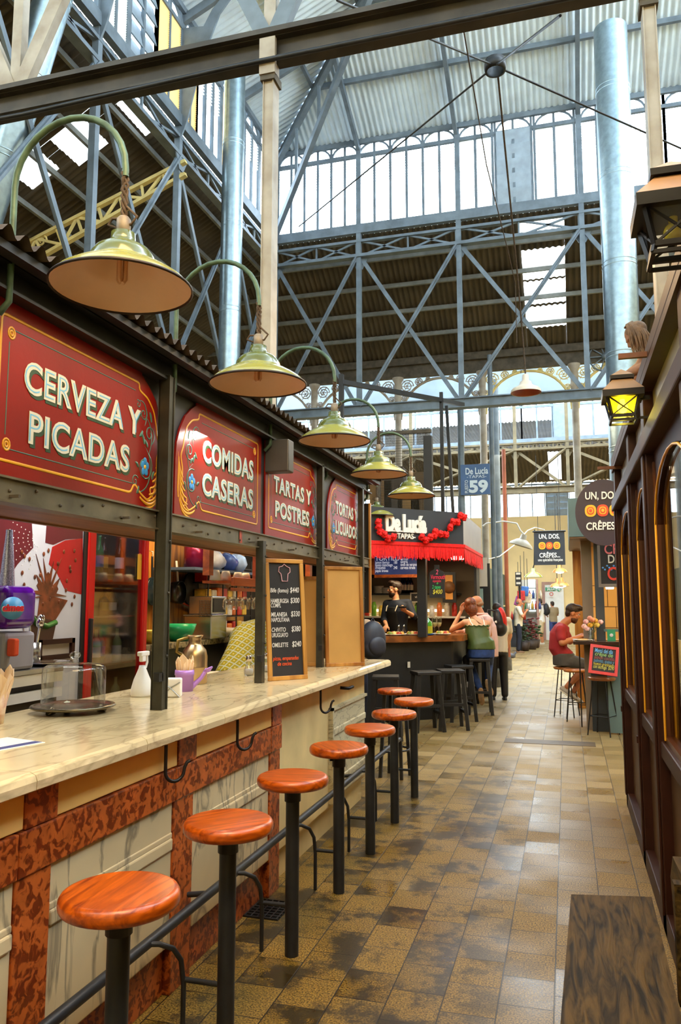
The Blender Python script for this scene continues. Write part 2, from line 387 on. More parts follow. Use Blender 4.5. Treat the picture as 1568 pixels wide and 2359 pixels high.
M_wpan = veined('grey_veined_marble', S(214, 192, 150), S(90, 84, 74), 3.2, .7, .35, 1.2, (1, 1.2, .4))
M_seat = grain('varnished_orange_pine', S(212, 96, 14), S(132, 46, 4), 1, 26, 1.2, .3, .25)
M_pole = mat('dark_grey_tube', S(48, 50, 54), .42, .4, .15, 12)
M_brown = mat('dark_brown_painted_wood', S(50, 22, 12), .5, 0, .25, 7, .06, spec=.25)
M_brown2 = mat('brown_panel_wood', S(78, 50, 28), .5, 0, .2, 4, .05, spec=.3)
M_bench = grain('weathered_dark_wood', S(92, 70, 34), S(26, 19, 9), 1, 26, 1.6, .6, 0, .3, .15)
M_tan = grain('varnished_tan_wood', S(206, 150, 72), S(150, 92, 34), 2, 8, 1, .4)
M_plank = grain('yellow_pine_planks', S(190, 128, 46), S(116, 66, 18), 2, 9, 1.5, .4)
M_orange = grain('orange_shelf_wood', S(190, 92, 26), S(128, 54, 12), 1, 10, 1, .4)
M_board = mat('blackboard', S(40, 36, 34), .7, 0, .2, 6)
M_chalk = mat('white_chalk', S(226, 222, 214), .8, 0, 0)
M_slate = mat('slate_grey_panel', S(50, 54, 62), .5, 0, .08, 4)
M_bblack = mat('matt_black_wood', S(17, 16, 17), .5, 0, .3, 8, .05)
M_wht = mat('white_paint', S(236, 234, 228), .45, 0, .04)
M_offw = mat('off_white_panel', S(196, 188, 172), .5, 0, .08, 3)
M_teal = mat('grey_teal_panel', S(98, 122, 122), .5, 0, .08, 3)
M_creamwall = mat('cream_plaster_wall', S(236, 208, 150), .7, 0, .1, .8)
M_plum = mat('dark_plum_sign', S(52, 38, 50), .45, 0, .06)
M_yel = mat('mustard_paint', S(236, 186, 50), .5, 0, .05)
M_ored = mat('orange_red_paint', S(222, 78, 40), .5, 0, .05)
M_scar = mat('scarlet_fabric', S(232, 14, 10), .7, 0, .2, 30)
M_steel = mat('brushed_steel', S(170, 172, 174), .25, .95, .12, 8)
M_chrome = mat('chrome', S(220, 220, 222), .08, 1, 0)
M_gold = mat('aged_brass', S(150, 128, 70), .3, .9, .2, 12)
M_pane = glassmat('window_pane_glass', (.97, .99, 1), .02, .05)
M_shopg = glassmat('shop_window_glass', (.92, .9, .86), .10, .02)
M_clear = glassmat('clear_glass', (.97, .98, .98), .05, .01)
M_ylamp = glassmat('yellow_lantern_glass', (1, .92, .1), .05, .1, .35, (1, .85, .08))
M_skyl = glassmat('skylight_sheet', (.98, .97, .92), .02, .2, .35, (1, .97, .88))
M_floor = floor_mat()
M_skin = mat('skin', S(222, 160, 122), .5, 0, .06, 9)
M_skin2 = mat('tanned_skin', S(190, 122, 84), .5, 0, .06, 9)
M_hair = mat('dark_brown_hair', S(46, 28, 16), .5, 0, .35, 40, .4)
M_hairr = mat('auburn_hair', S(112, 52, 18), .45, 0, .4, 40, .4)
def P(name, c, **k): return mat(name, S(*c), **k)
# ================================================================== SETTING
XL, YF, YN = -5.3, 13.8, 4.95
zf = lambda y: AY(1056, y, YF).z
Z_SILL0, Z_SILL1, Z_TC, Z_BC, Z_EAVE, Z_LB = zf(503), zf(487), zf(527), zf(562), zf(288), zf(930)
struct('floor', MB().bx(-14, 8, -3, 40, -.1, 0), M_floor)
struct('wall_far', MB().bx(-14, 8, 36, 36.2, 0, AY(1200, 1190, 36).z).bx(-14, 8, 36, 36.2, AY(1200, 1112, 36).z, 8.4), M_creamwall)
struct('wall_left', MB().bx(-14.2, -14, -3, 40, 0, 6.2), M_creamwall)
struct('wall_right', MB().bx(6.5, 6.7, -3, 36, 0, 9.4), M_creamwall)
struct('wall_back', MB().bx(-14, 8, -3.2, -3, 0, 9.5), M_creamwall)
M_bluewall = mat('blue_grey_painted_wall', S(150, 166, 180), .6, 0, .14, 1.5)
struct('wall_upper', MB().bx(-12, 6.5, 18.2, 18.35, AY(1200, 915, 18.2).z, AY(1200, 838, 18.2).z), M_bluewall)
# ---- roofs
SL = .45
def roof_slope(name, col0, ncol_len, base, uu, vv, vmax, hip):
    pitch, amp, seg = .105, .014, 6
    nn = Vector(uu).cross(Vector(vv)).normalized(); n = int(ncol_len / pitch * seg); m = MB(); V = []
    for i in range(n + 1):
        a = ncol_len * i / n; h = amp * math.sin(2 * math.pi * a / pitch)
        top = min(vmax, hip(a))
        for j in range(4): V.append(Vector(base) + Vector(uu) * a + Vector(vv) * (top * j / 3) + nn * h)
    m.add(V, [(i * 4 + j, i * 4 + j + 1, i * 4 + j + 5, i * 4 + j + 4) for i in range(n) for j in range(3)], True)
    return struct(name, m, M_galv)
ROOFTOP = 5.6
vfar = Vector((0, -1, SL)); vleft = Vector((1, 0, SL))
rf = roof_slope('ceiling_far', 0, 10.5, (XL, YF, Z_EAVE), Vector((1, 0, 0)), vfar, ROOFTOP, lambda a: max(.02, a))
rl = roof_slope('ceiling_left', 0, 9.4, (XL, YF, Z_EAVE), Vector((0, -1, 0)), vleft, ROOFTOP, lambda a: max(.02, a))
def roofpt_far(x, t, d=0): return Vector((x, YF - t, Z_EAVE + SL * t - d))
def roofpt_left(y, t, d=0): return Vector((XL + t, y, Z_EAVE + SL * t - d))
struct('ceiling_near', MB().corr((-14, -3, Z_EAVE), (1, 0, 0), (0, 1, SL), 22, 11.6, .12, .014), M_galv)
pr = MB()
for t in (.05, 1.15, 2.3, 3.5):
    pr.beam(roofpt_far(XL + t, t, .07), roofpt_far(5.2, t, .07), .06, .09)
    pr.beam(roofpt_left(YF - t, t, .07), roofpt_left(4.4, t, .07), .06, .09)
part('purlin', pr, M_iron, rf)
rt = MB()
for x in (-3.6, -1.72, .47, 2.6):
    rt.beam(roofpt_far(x, 0, .16), roofpt_far(x, min(5.5, x - XL), .16), .07, .13)
for y in (11.8, 9.8, 7.7, 5.6):
    rt.beam(roofpt_left(y, 0, .16), roofpt_left(y, min(5.5, YF - y), .16), .07, .13)
part('rafter', rt, M_iron, rf)
hp = MB(); a0 = Vector((XL, YF, Z_EAVE - .16)); a1 = Vector((XL + 5.5, YF - 5.5, Z_EAVE + SL * 5.5 - .16))
hp.beam(a0, a1, .1, .14)
hp.beam(a0 + Vector((0, 0, -1.5)), Vector((XL + 2.6, YF - 2.6, Z_EAVE + SL * 2.6 - .32)), .09, .12)
for k in (.25, .5, .75):
    lo = (a0 + Vector((0, 0, -1.5))).lerp(Vector((XL + 2.6, YF - 2.6, Z_EAVE + SL * 2.6 - .32)), k)
    hp.beam(lo, Vector((lo.x, lo.y, Z_EAVE + SL * (lo.x - XL) - .16)), .05, .05)
part('hip_rafter', hp, M_iron, rf)
# ---- aisle roofs with skylight openings
def sheet(m, o, u, v, LU, LV, holes, pitch=.11, amp=.02):
    o = Vector(o); bk = sorted({0, LU, *[h[0] for h in holes], *[h[1] for h in holes]})
    for a, b in zip(bk[:-1], bk[1:]):
        if b - a < 1e-3: continue
        hs = sorted((h[2], h[3]) for h in holes if h[0] <= a + 1e-4 and h[1] >= b - 1e-4); v0 = 0
        for s0, s1 in hs + [(LV, LV)]:
            if s0 - v0 > .02: m.corr(o + u * a + v * v0, u, v, b - a, s0 - v0, pitch, amp)
            v0 = s1
def uvroof(q, o, u, v):
    d = q - Vector(o); return d.dot(u), d.dot(v)
fo = Vector((-9.0, YF + .08, Z_SILL0 - .02)); fu = Vector((1, 0, 0)); fv = Vector((0, 2.75, 6.98 - fo.z)); LVF = fv.length; fv.normalize(); fn = fu.cross(fv)
def fh(x0, x1, y0, y1):
    q = [uvroof(APL((x0 + x1) / 2, y, fo, fn), fo, fu, fv)[1] for y in (y0, y1)]
    p = [uvroof(APL(x, (y0 + y1) / 2, fo, fn), fo, fu, fv)[0] for x in (x0, x1)]
    return (p[0], p[1], max(.1, min(q)), min(LVF - .15, max(q)))
Fh = [fh(1196, 1296, 506, 530), fh(1202, 1301, 572, 640), fh(1206, 1301, 645, 698), fh(1212, 1301, 704, 752)]
Fh = [(Fh[1][0], Fh[1][1], h[2], h[3]) for h in Fh]
am = MB(); sheet(am, fo, fu, fv, 15.5, LVF, Fh)
caf = struct('ceiling_aisle_far', am, M_rust)
part('skylight', MB().add([p for h in Fh for p in (fo + fu * h[0] + fv * h[2], fo + fu * h[1] + fv * h[2], fo + fu * h[1] + fv * h[3], fo + fu * h[0] + fv * h[3])], [(4 * i, 4 * i + 1, 4 * i + 2, 4 * i + 3) for i in range(len(Fh))]), M_skyl, caf)
pl = MB()
for s in (.55, 1.2, 1.85, 2.5):
    pl.beam(fo + fv * s + fn * .06 + fu * 1.2, fo + fv * s + fn * .06 + fu * 15, .05, .08)
    pl.beam(fo + fv * s - fn * .06 + fu * 1.2, fo + fv * s - fn * .06 + fu * 15, .05, .08)
part('purlin', pl, mat('dusty_purlin_steel', S(120, 122, 118), .6, .1, .2, 6), caf)
gt = MB(); ge = fo + fv * LVF
gt.bx(-8.6, 6.4, ge.y - .1, ge.y + .14, ge.z - .14, ge.z + .02); gt.bx(-8.6, 6.4, ge.y - .02, ge.y + .1, ge.z - .4, ge.z - .14)
part('gutter', gt, M_dust, caf)
lo_ = Vector((XL - .08, 16.4, Z_SILL0 - .02)); lu = Vector((0, -1, 0)); lv = Vector((-2.9, 0, 6.98 - lo_.z)); LVL = lv.length; lv.normalize(); ln = lu.cross(lv)
def lh(pts):
    q = [uvroof(APL(x, y, lo_, ln), lo_, lu, lv) for x, y in pts]
    us = sorted(a for a, b in q); vs2 = sorted(b for a, b in q)
    return (us[0] * .9 + us[1] * .1, us[-1] * .9 + us[-2] * .1, max(.12, vs2[0] * .8 + vs2[1] * .2), min(LVL - .1, vs2[-1] * .8 + vs2[-2] * .2))
Lh = [lh([(0, 378), (80, 335), (131, 396), (62, 425)]), lh([(128, 308), (205, 276), (232, 345), (174, 380)]), lh([(270, 236), (308, 220), (372, 287), (329, 308)])]
lm = MB(); sheet(lm, lo_, lu, lv, 13.5, LVL, Lh)
cal = struct('ceiling_aisle_left', lm, M_rust)
part('skylight', MB().add([p for h in Lh for p in (lo_ + lu * h[0] + lv * h[2], lo_ + lu * h[1] + lv * h[2], lo_ + lu * h[1] + lv * h[3], lo_ + lu * h[0] + lv * h[3])], [(4 * i, 4 * i + 1, 4 * i + 2, 4 * i + 3) for i in range(len(Lh))]), M_skyl, cal)
pl = MB()
for s in (.5, 1.1, 1.75, 2.4):
    for sg in (1, -1): pl.beam(lo_ + lv * s + ln * .06 * sg + lu * .5, lo_ + lv * s + ln * .06 * sg + lu * 13, .05, .08)
part('purlin', pl, mat('dusty_purlin_steel', S(120, 122, 118)), cal)
gl = MB(); ge = lo_ + lv * LVL
gl.bx(ge.x - .14, ge.x + .1, 3, 16, ge.z - .14, ge.z + .02); gl.bx(ge.x - .1, ge.x + .02, 3, 16, ge.z - .4, ge.z - .14)
part('gutter', gl, M_dust, cal)
# second aisle roof far down the hall, and outer left roof
d3 = MB(); h3 = []
o3 = Vector((-9, 24.1, AY(1200, 1040, 24.1).z)); v3 = (Vector((0, 27.2, AY(1200, 1112, 27.2).z)) - Vector((0, o3.y, o3.z))); L3 = v3.length; v3.normalize()
n3 = fu.cross(v3)
x0 = APL(1262, 1060, o3, n3).x + 9; x1 = APL(1292, 1060, o3, n3).x + 9
sheet(d3, o3, fu, v3, 15, L3, [(x0, x1, .15, L3 - .2)], .12, .02)
c3 = struct('ceiling_hall_far', d3, M_rust)
part('skylight', MB().quad(o3 + fu * x0 + v3 * .15, o3 + fu * x1 + v3 * .15, o3 + fu * x1 + v3 * (L3 - .2), o3 + fu * x0 + v3 * (L3 - .2)), M_skyl, c3)
struct('ceiling_hall_end', MB().corr((-14, 27.4, 7.9), (1, 0, 0), (0, 1, .05), 22, 9, .12, .02), M_rust)
struct('ceiling_outer_left', MB().corr((-8.15, 30, 6.55), (0, -1, 0), Vector((-5.6, 0, -.1)), 30, 5.6, .12, .02), M_rust)
M_louv = glassmat('pale_louvre_glass', (.9, .9, .88), .04, .2, .55, (.9, .88, .82)); M_louy = glassmat('yellowed_louvre_glass', (.95, .85, .62), .04, .2, .55, (1, .76, .42))
# ---- clerestory windows
def clerestory(name, org, du, L, bays, zb, zt, mull):
    """du along the wall; bays: list of (s0, s1, kind)"""
    org = Vector(org); du = Vector(du); nrm = du.cross(Vector((0, 0, 1)))
    fr = MB(); H = zt - zb
    fr.beam(org + Vector((0, 0, zb - .09)), org + du * L + Vector((0, 0, zb - .09)), .1, .18)
    fr.beam(org + Vector((0, 0, zt)), org + du * L + Vector((0, 0, zt)), .1, .07)
    fr.beam(org + Vector((0, 0, zt - .3)), org + du * L + Vector((0, 0, zt - .3)), .06, .07)
    wn = struct(name, fr, M_iron); ar = MB(); mu = MB(); gl_ = MB(); sl = MB(); sy = MB(); cl = MB()
    for s0, s1, kind in bays:
        n = max(1, round((s1 - s0) / mull)); st = (s1 - s0) / n
        for k in range(n + 1):
            p = org + du * (s0 + k * st)
            mu.beam(p + Vector((0, 0, zb)), p + Vector((0, 0, zt)), .045, .05)
        for k in range(0, n - 1, 2):
            c = org + du * (s0 + (k + 1) * st) + Vector((0, 0, zt - .3)); r_ = st * .95
            ar.tube([c + du * (-r_ * math.cos(a)) + Vector((0, 0, .26 * math.sin(a))) for a in [math.pi * i / 10 for i in range(11)]], .022, 5)
        a, b = org + du * (s0 + .02), org + du * (s1 - .02)
        if kind != 'shut': gl_.quad(a + Vector((0, 0, zb)), b + Vector((0, 0, zb)), b + Vector((0, 0, zt)), a + Vector((0, 0, zt)))
        if kind in ('slat', 'yellow'):
            m_ = sl if kind == 'slat' else sy; c = 40
            for k in range(c):
                z = zb + (H - .34) * (k + .5) / c; m_.beam(a + Vector((0, 0, z)), b + Vector((0, 0, z)), .03, .018 if kind == 'slat' else .026, (nrm + Vector((0, 0, .9))))
        if kind == 'few':
            for k in range(9):
                z = zb + (H - .34) * (.62 + .36 * k / 9); sl.beam(a + Vector((0, 0, z)), b + Vector((0, 0, z)), .02, .012, (nrm + Vector((0, 0, .9))))
        if kind == 'shut':
            for k in range(5):
                z = zb + (H - .3) * (k + .5) / 5; cl.beam(a + Vector((0, 0, z)) + nrm * .02, b + Vector((0, 0, z)) + nrm * .02, .02, (H - .3) / 5 * 1.06, nrm * .24 + Vector((0, 0, 1)))
    part('mullion', mu, M_iron, wn); part('arch', ar, M_iron, wn); part('pane', gl_, M_pane, wn)
    if sl.v: part('louvre', sl, M_louv, wn, 'pale horizontal louvre slats')
    if sy.v: part('louvre', sy, M_louy, wn, 'yellowed louvre slats')
    if cl.v: part('shutter', cl, mat('grey_metal_flap', S(150, 164, 176), .5, .3, .12), wn, 'closed grey metal flaps')
    return wn
clerestory('window_1', (XL, YF, 0), (1, 0, 0), 9.5, [(0.05, 1.7, 'few'), (1.7, 3.58, 'few'), (3.62, 4.25, 'slat'), (4.3, 4.95, 'shut'), (5.0, 5.7, 'slat'), (5.8, 7.2, 'few'), (7.2, 9.4, 'few')], Z_SILL1, Z_EAVE, .3)
clerestory('window_2', (XL, YF, 0), (0, -1, 0), 9.0, [(.05, .9, 'few'), (.95, 1.95, 'few'), (2.0, 2.6, 'yellow'), (2.65, 3.5, 'few'), (3.5, 3.95, 'yellow'), (4.05, 4.75, 'yellow'), (4.75, 5.45, 'shut'), (5.5, 6.05, 'slat'), (6.15, 8.9, 'few')], Z_SILL1, Z_EAVE, .3)
zw0, zw1 = AY(1200, 1012, 24).z, AY(1200, 935, 24).z
clerestory('window_3', (-9, 24, 0), (1, 0, 0), 14, [(0, 6.6, 'open'), (6.6, 7.85, 'open'), (7.85, 8.75, 'open'), (8.78, 9.35, 'shut'), (9.4, 11, 'slat'), (11, 14, 'open')], zw0, zw1 + .25, .5)
zx0, zx1 = AY(1200, 1190, 36).z, AY(1200, 1112, 36).z
clerestory('window_4', (-13, 36.1, 0), (1, 0, 0), 19, [(0, 12.2, 'open'), (12.25, 13.2, 'shut'), (13.25, 19, 'open')], zx0, zx1 + .2, .55)
# ================================================================== IRON FRAMES
def lattice(m, a, b, zt, zb, n, w_=.035, d=.03):
    a = Vector(a); b = Vector(b)
    for k in range(n):
        p, q = a.lerp(b, k / n), a.lerp(b, (k + 1) / n)
        for z0, z1 in ((zt, zb), (zb, zt)): m.beam((p.x, p.y, z0), (q.x, q.y, z1), d, w_)
        m.beam((q.x, q.y, zt), (q.x, q.y, zb), d, w_ * 1.1)
def braced_frame(name, label, org, du, posts, zt, zb, zl, ztop, bars=True, lowbeam=.16, nl=2, M_iron=M_iron):
    org = Vector(org); du = Vector(du); L0, L1 = posts[0], posts[-1]
    t = thing(name, label, 'roof truss', org + du * L0 + Vector((0, 0, zl)))
    P3 = lambda s, z: org + du * s + Vector((0, 0, z))
    part('top_chord', MB().beam(P3(L0, zt), P3(L1, zt), .1, .05), M_iron, t)
    part('bottom_chord', MB().beam(P3(L0, zb), P3(L1, zb), .14, .06), M_iron, t)
    for a, b in zip(posts[:-1], posts[1:]):
        m = MB(); lattice(m, P3(a + .05, 0), P3(b - .05, 0), zt, zb, nl); part('lattice', m, M_iron, t)
        nrm = du.cross(Vector((0, 0, 1))) * .035
        for i, (z0, z1) in enumerate(((zb - .03, zl + .05), (zl + .05, zb - .03))):
            m = MB(); off = nrm * (1 if i else -1)
            m.beam(P3(a + .04, z0) + off, P3(b - .04, z1) + off, .03, .075); m.beam(P3(a + .04, z0) + off * 1.6, P3(b - .04, z1) + off * 1.6, .05, .025)
            part('brace', m, M_iron, t)
    for s in posts:
        m = MB(); m.beam(P3(s, zl - .05), P3(s, ztop), .09, .09)
        m.prism([(-.2, 0), (.2, 0), (.06, -.26), (-.06, -.26)], frame_m(P3(s, zb + .02) - du.cross(Vector((0, 0, 1))) * .06, du, (0, 0, 1)), .02)
        part('post', m, M_iron, t)
    part('lower_beam', MB().beam(P3(L0, zl), P3(L1, zl), .12, lowbeam).beam(P3(L0, zl + lowbeam / 2), P3(L1, zl + lowbeam / 2), .2, .02).beam(P3(L0, zl - lowbeam / 2), P3(L1, zl - lowbeam / 2), .2, .02), M_iron, t)
    return t
braced_frame('lattice_truss', 'grey iron lattice truss with crossed braces under the far row of high windows', (XL, YF, 0), (1, 0, 0), [0, 1.7, 3.6, 5.77, 7.9, 10], Z_TC, Z_BC, Z_LB, Z_EAVE + .05)
tl = braced_frame('lattice_truss', 'grey iron lattice truss receding below the high windows on the left', (XL - .02, YF, 0), (0, -1, 0), [.12, 2.0, 4.0, 6.1, 8.2], Z_TC, Z_BC, Z_LB - .1, Z_EAVE + .05)
for s in (4.0, 6.1):
    gk = MB()   # curved knee plates between the left posts and roof
    p = Vector((XL + .02, YF - s, 0)); pts = [(0, Z_BC + .2), (.12, Z_BC + .5), (.2, Z_SILL1 + .2), (.34, Z_SILL1 + .8), (.62, Z_EAVE - .2), (.95, Z_EAVE + .2), (.82, Z_EAVE + .22), (.5, Z_EAVE - .1), (.36, Z_EAVE - .35), (0, Z_EAVE - .3)]
    gk.prism(pts, frame_m((XL, YF - s, 0), (1, 0, 0), (0, 0, 1)), .03); part('knee_plate', gk, M_iron, tl)
braced_frame('lattice_truss', 'small yellowed lattice truss seen beyond the hanging white lamp', (-9, 22, 0), (1, 0, 0), [0, 2.4, 4.8, 7.75, 9.15, 11.5, 14], AY(1200, 1022, 22).z, AY(1200, 1036, 22).z, AY(1200, 1130, 22).z, AY(1200, 930, 22).z, nl=4, M_iron=mat('ochre_dusty_iron', S(112, 98, 70), .6, .1, .25, 4))
# aisle rafter on the left, its yellow light put into the iron colour
t = thing('aisle_rafter', 'yellow-lit lattice rafter with scrolled end sloping down at far left', 'rafter', (XL, 9.8, 8))
A = AY(428, 372, 9.8); B = AY(-10, 598, 9.8); A2 = AY(428, 402, 9.8); B2 = AY(10, 640, 9.8)
m = MB().beam(A, B, .08, .05).beam(A2, B2, .08, .05); part('chord', m, M_irony, t)
m = MB()
for k in range(9):
    p, q = A.lerp(B, k / 9), A.lerp(B, (k + 1) / 9); p2, q2 = A2.lerp(B2, k / 9), A2.lerp(B2, (k + 1) / 9)
    m.beam(p if k % 2 else p2, q2 if k % 2 else q, .03, .04); m.beam(q, q2, .03, .04)
part('web', m, M_irony, t)
m = MB()
for k, (x, y, r_) in enumerate(((95, 555, .1), (60, 585, .13), (20, 610, .16), (35, 650, .1))):
    c = AY(x, y, 9.8); m.tube([c + Vector((r_ * (1 - i / 26) * math.cos(i * .5), 0, r_ * (1 - i / 26) * math.sin(i * .5))) for i in range(22)], .016, 5)
part('scroll', m, M_irony, t)
# near tie beam with V braces above, on two slender cream columns
zb_ = AY(640, 118, YN).z
t = thing('tie_beam', 'dark iron tie beam crossing overhead between two cream columns', 'beam', (-1.95, YN, zb_))
bl, br_ = -6.0, 2.4
m = MB(); m.beam((bl, YN, zb_), (br_, YN, zb_), .03, .17); m.beam((bl, YN, zb_ + .085), (br_, YN, zb_ + .085), .13, .02); m.beam((bl, YN, zb_ - .085), (br_, YN, zb_ - .085), .13, .02)
m.beam((bl, YN - .08, zb_ + .1), (br_, YN - .08, zb_ + .1), .05, .04)
part('web_plate', m, mat('dark_dusty_beam', S(64, 58, 50), .6, .2, .35, 4, .15), t)
part('conduit', MB().tube([(bl, YN - .1, zb_ - .14), (-4, YN - .1, zb_ - .17), (-2.2, YN - .1, zb_ - .13), (br_, YN - .1, zb_ - .13)], .018, 6), M_black, t)
for x in (-4.15, -1.95, .62):
    for dx in (-1.1, 1.1):
        part('brace', MB().beam((x + .03 * dx, YN, zb_ + .1), (x + dx, YN, zb_ + 2.4), .07, .10).beam((x + .03 * dx, YN - .04, zb_ + .1), (x + dx, YN - .04, zb_ + 2.4), .02, .12), M_ironc if x < -3 else M_iron, t)
    part('hanger', MB().beam((x, YN, zb_ + .1), (x, YN, zb_ + 2.4), .09, .08), M_ironc, t)
for x, lab, zb2, in ((-1.95, 'slender cream iron column rising between the second and third red signs', 2.72), (.62, 'slender cream iron column rising behind the shop cornice and stone-coloured figure', 0)):
    c = thing('iron_column', lab, 'column', (x, YN, zb2))
    part('shaft', MB().bx(x - .033, x + .033, YN - .05, YN + .05, zb2, zb_ - .09).bx(x - .04, x - .033, YN - .06, YN + .06, zb2, zb_ - .09).bx(x + .033, x + .04, YN - .06, YN + .06, zb2, zb_ - .09), M_ironc, c)
    part('cap', MB().bx(x - .06, x + .06, YN - .085, YN - .05, zb_ - .22, zb_ + .06), M_ironc, c)
    part('collar', MB().bx(x - .055, x + .055, YN - .075, YN + .07, zb_ - .26, zb_ - .2), M_dust, c)
# ring with tie rods
c = AY(1140, 152, 7.6)
t = thing('tie_rod_ring', 'dark iron ring joining four diagonal rods under the roof', 'ring', c)
part('ring', MB().lathe([(.085, -.06), (.105, -.06), (.115, 0), (.105, .06), (.085, .06), (.085, -.06)], c, 20), M_black, t)
for x, y, Y_ in ((776, 0, 5.2), (1290, 36, 5.2), (688, 522, 12.9), (1575, 345, 9.4)):
    e = AY(x, y, Y_); d = (e - c).normalized()
    part('rod', MB().tube([c + d * .1, e], .011, 6), M_black, t)
# hall columns and arcade at the far end of the bay
def column(x, y, z1, lab, m_=M_ironc, r_=.075, grp=None):
    c = thing('iron_column', lab, 'column', (x, y, 0), grp)
    part('shaft', MB().cyl((x, y, .5), (x, y, z1), r_, 12), m_, c)
    part('base', MB().lathe([(r_ * 1.6, 0), (r_ * 1.6, .12), (r_ * 1.25, .2), (r_ * 1.25, .5), (r_, .55)], (x, y, 0), 12), M_iron, c)
    part('capital', MB().lathe([(r_, z1 - .5), (r_ * 1.3, z1 - .45), (r_ * 1.1, z1 - .4), (r_ * 1.1, z1 - .12), (r_ * 1.7, z1 - .04), (r_ * 1.7, z1)], (x, y, 0), 12), m_, c)
    return c
YA = fo.y + fv.y * LVF; ZA = fo.z + fv.z * LVF - .4
cx = [-7.4, -5.4, -3.45, AY(1110, 860, YA).x, AY(1322, 860, YA).x, 2.0, 3.8]
labs = ['cream hall column hidden behind the red signs', 'cream hall column behind the mesh cage', 'grey hall column rising behind the tapas stall roof', 'cream cast iron column right behind the blue stall number board', 'cream cast iron column rising behind the teal stall box', 'cream column behind the steel duct on the right', 'outer cream column at the right end of the arcade']
for x, l in zip(cx, labs): column(x, YA, ZA, l)
ar = thing('cast_iron_arcade', 'ornate cast iron arches with scrolled spandrels under the dark roof', 'arcade', (cx[0], YA, ZA))
for a, b in zip(cx[:-1], cx[1:]):
    m = MB(); w2 = (b - a) / 2; zt = ZA; H2 = .95
    m.tube([Vector(((a + b) / 2 - w2 * .93 * math.cos(q), YA, zt - H2 + H2 * .93 * math.sin(q))) for q in [math.pi * i / 18 for i in range(19)]], .03, 6)
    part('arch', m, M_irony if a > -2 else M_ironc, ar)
    for sx, xx in ((1, a), (-1, b)):
        m = MB()
        for cxx, cz, rr in ((.22, -.2, .15), (.5, -.12, .09), (.14, -.5, .09), (.72, -.08, .055)):
            cc = Vector((xx + sx * cxx * w2, YA, zt + cz))
            m.tube([cc + Vector((rr * (1 - i / 30) * math.cos(i * .55) * sx, 0, rr * (1 - i / 30) * math.sin(i * .55))) for i in range(22)], .013, 5)
            for k in range(6): m.beam(cc, cc + Vector((rr * math.cos(k * 1.047), 0, rr * math.sin(k * 1.047))), .012, .014)
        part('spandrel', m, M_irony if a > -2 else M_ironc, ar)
m = MB()
for k in range(10):
    a = k * .628; cc = Vector((cx[4] + .62, YA - .05, AY(1376, 824, YA).z)); m.beam(cc, cc + Vector((.3 * math.cos(a), 0, .3 * math.sin(a))), .02, .02)
m.sphere(cc, .08); m.tube([cc + Vector((.31 * math.cos(a * .26), 0, .31 * math.sin(a * .26))) for a in range(24)], .018, 5, closed=True)
part('wheel_ornament', m, M_iron, ar)
# left arcade
XA = lo_.x + lv.x * LVL
al = thing('cast_iron_arcade', 'ornate iron arches with bright gaps beyond the big lamps on the left', 'arcade', (XA, 12, ZA))
for y0 in (5.6, 7.7, 9.8, 11.8, 13.8):
    m = MB(); m.tube([Vector((XA, y0 + 1.0 - .95 * math.cos(q), ZA - .8 + .76 * math.sin(q))) for q in [math.pi * i / 16 for i in range(17)]], .03, 6)
    for sy in (-1, 1):
        cc = Vector((XA, y0 + 1 + sy * .75, ZA - .2)); m.tube([cc + Vector((0, .14 * (1 - i / 30) * math.cos(i * .55), .14 * (1 - i / 30) * math.sin(i * .55))) for i in range(22)], .013, 5)
    part('arch', m, M_iron, al)
    part('post', MB().cyl((XA, y0, 0), (XA, y0, ZA), .07, 10), M_iron, al)
struct('wall_outer_left', MB().bx(-11.2, -11.05, 2, 19, 4.6, 5.9), M_bluewall)
# slender grey posts in the middle distance
for px, y0, Y_, r_, lab in ((1068, 1390, 14.4, .06, 'grey hall post right of the tapas menu screen'), (1150, 1390, 17.5, .085, 'tall grey steel post left of the green shutters'), (1140, 1390, 15.6, .05, 'thin grey post beside the blue stall number board'), (1168, 1390, 19.5, .05, 'rust red pipe post beyond the tapas stall')):
    x = AY(px, y0, Y_).x
    zt = 5.2 if Y_ < 15 else (6.6 if Y_ < 18 else 5.4)
    c = thing('hall_post', lab, 'post', (x, Y_, 0))
    part('shaft', MB().cyl((x, Y_, .3), (x, Y_, zt), r_, 10), mat('rust_red_pipe', S(140, 70, 40)) if 'rust' in lab else M_iron, c)
    part('foot', MB().lathe([(r_ * 1.5, 0), (r_ * 1.5, .25), (r_, .32)], (x, Y_, 0), 10), M_dust, c)
# ducts
def duct(lab, pts, r_, seam, mt=M_duct, cap=True):
    c = thing('flue_duct', lab, 'duct', pts[0])
    pp_ = part('pipe', MB().tube(pts, r_, 28, True), mt, c)
    a, b = Vector(pts[0]), Vector(pts[-1]); L = (b - a).length; d = (b - a).normalized(); q = Quaternion(d.rotation_difference(Vector((0, 0, 1))).conjugated()).to_matrix().to_4x4()
    k = seam * .5
    while k < L:
        for o_ in (0, .06): part('seam', MB().lathe([(r_ * .99, -.012), (r_ * 1.025, 0), (r_ * .99, .012)], a + d * (k + o_), 28, q), M_duct, pp_)
        k += seam
    return c
yD = 10.0; xD = AY(1437, 900, yD).x
yD = 10.62; xD = AY(1437, 900, yD).x
duct('fat galvanised duct rising on the right behind the round plum sign', [(xD, yD, 2.925), (AY(1405, 70, yD).x, yD, AY(1405, 68, yD).z)], .222, 1.25)
duct('galvanised duct rising behind the second green lamp', [(AY(527, 700, 10.2).x, 10.2, 0), (AY(541, 165, 10.2).x, 10.2, AY(541, 160, 10.2).z)], .16, 1.3)
duct('slanting galvanised duct crossing the top left corner', [AY(-80, 640, 6.6), AY(150, -90, 6.6)], .19, .9)
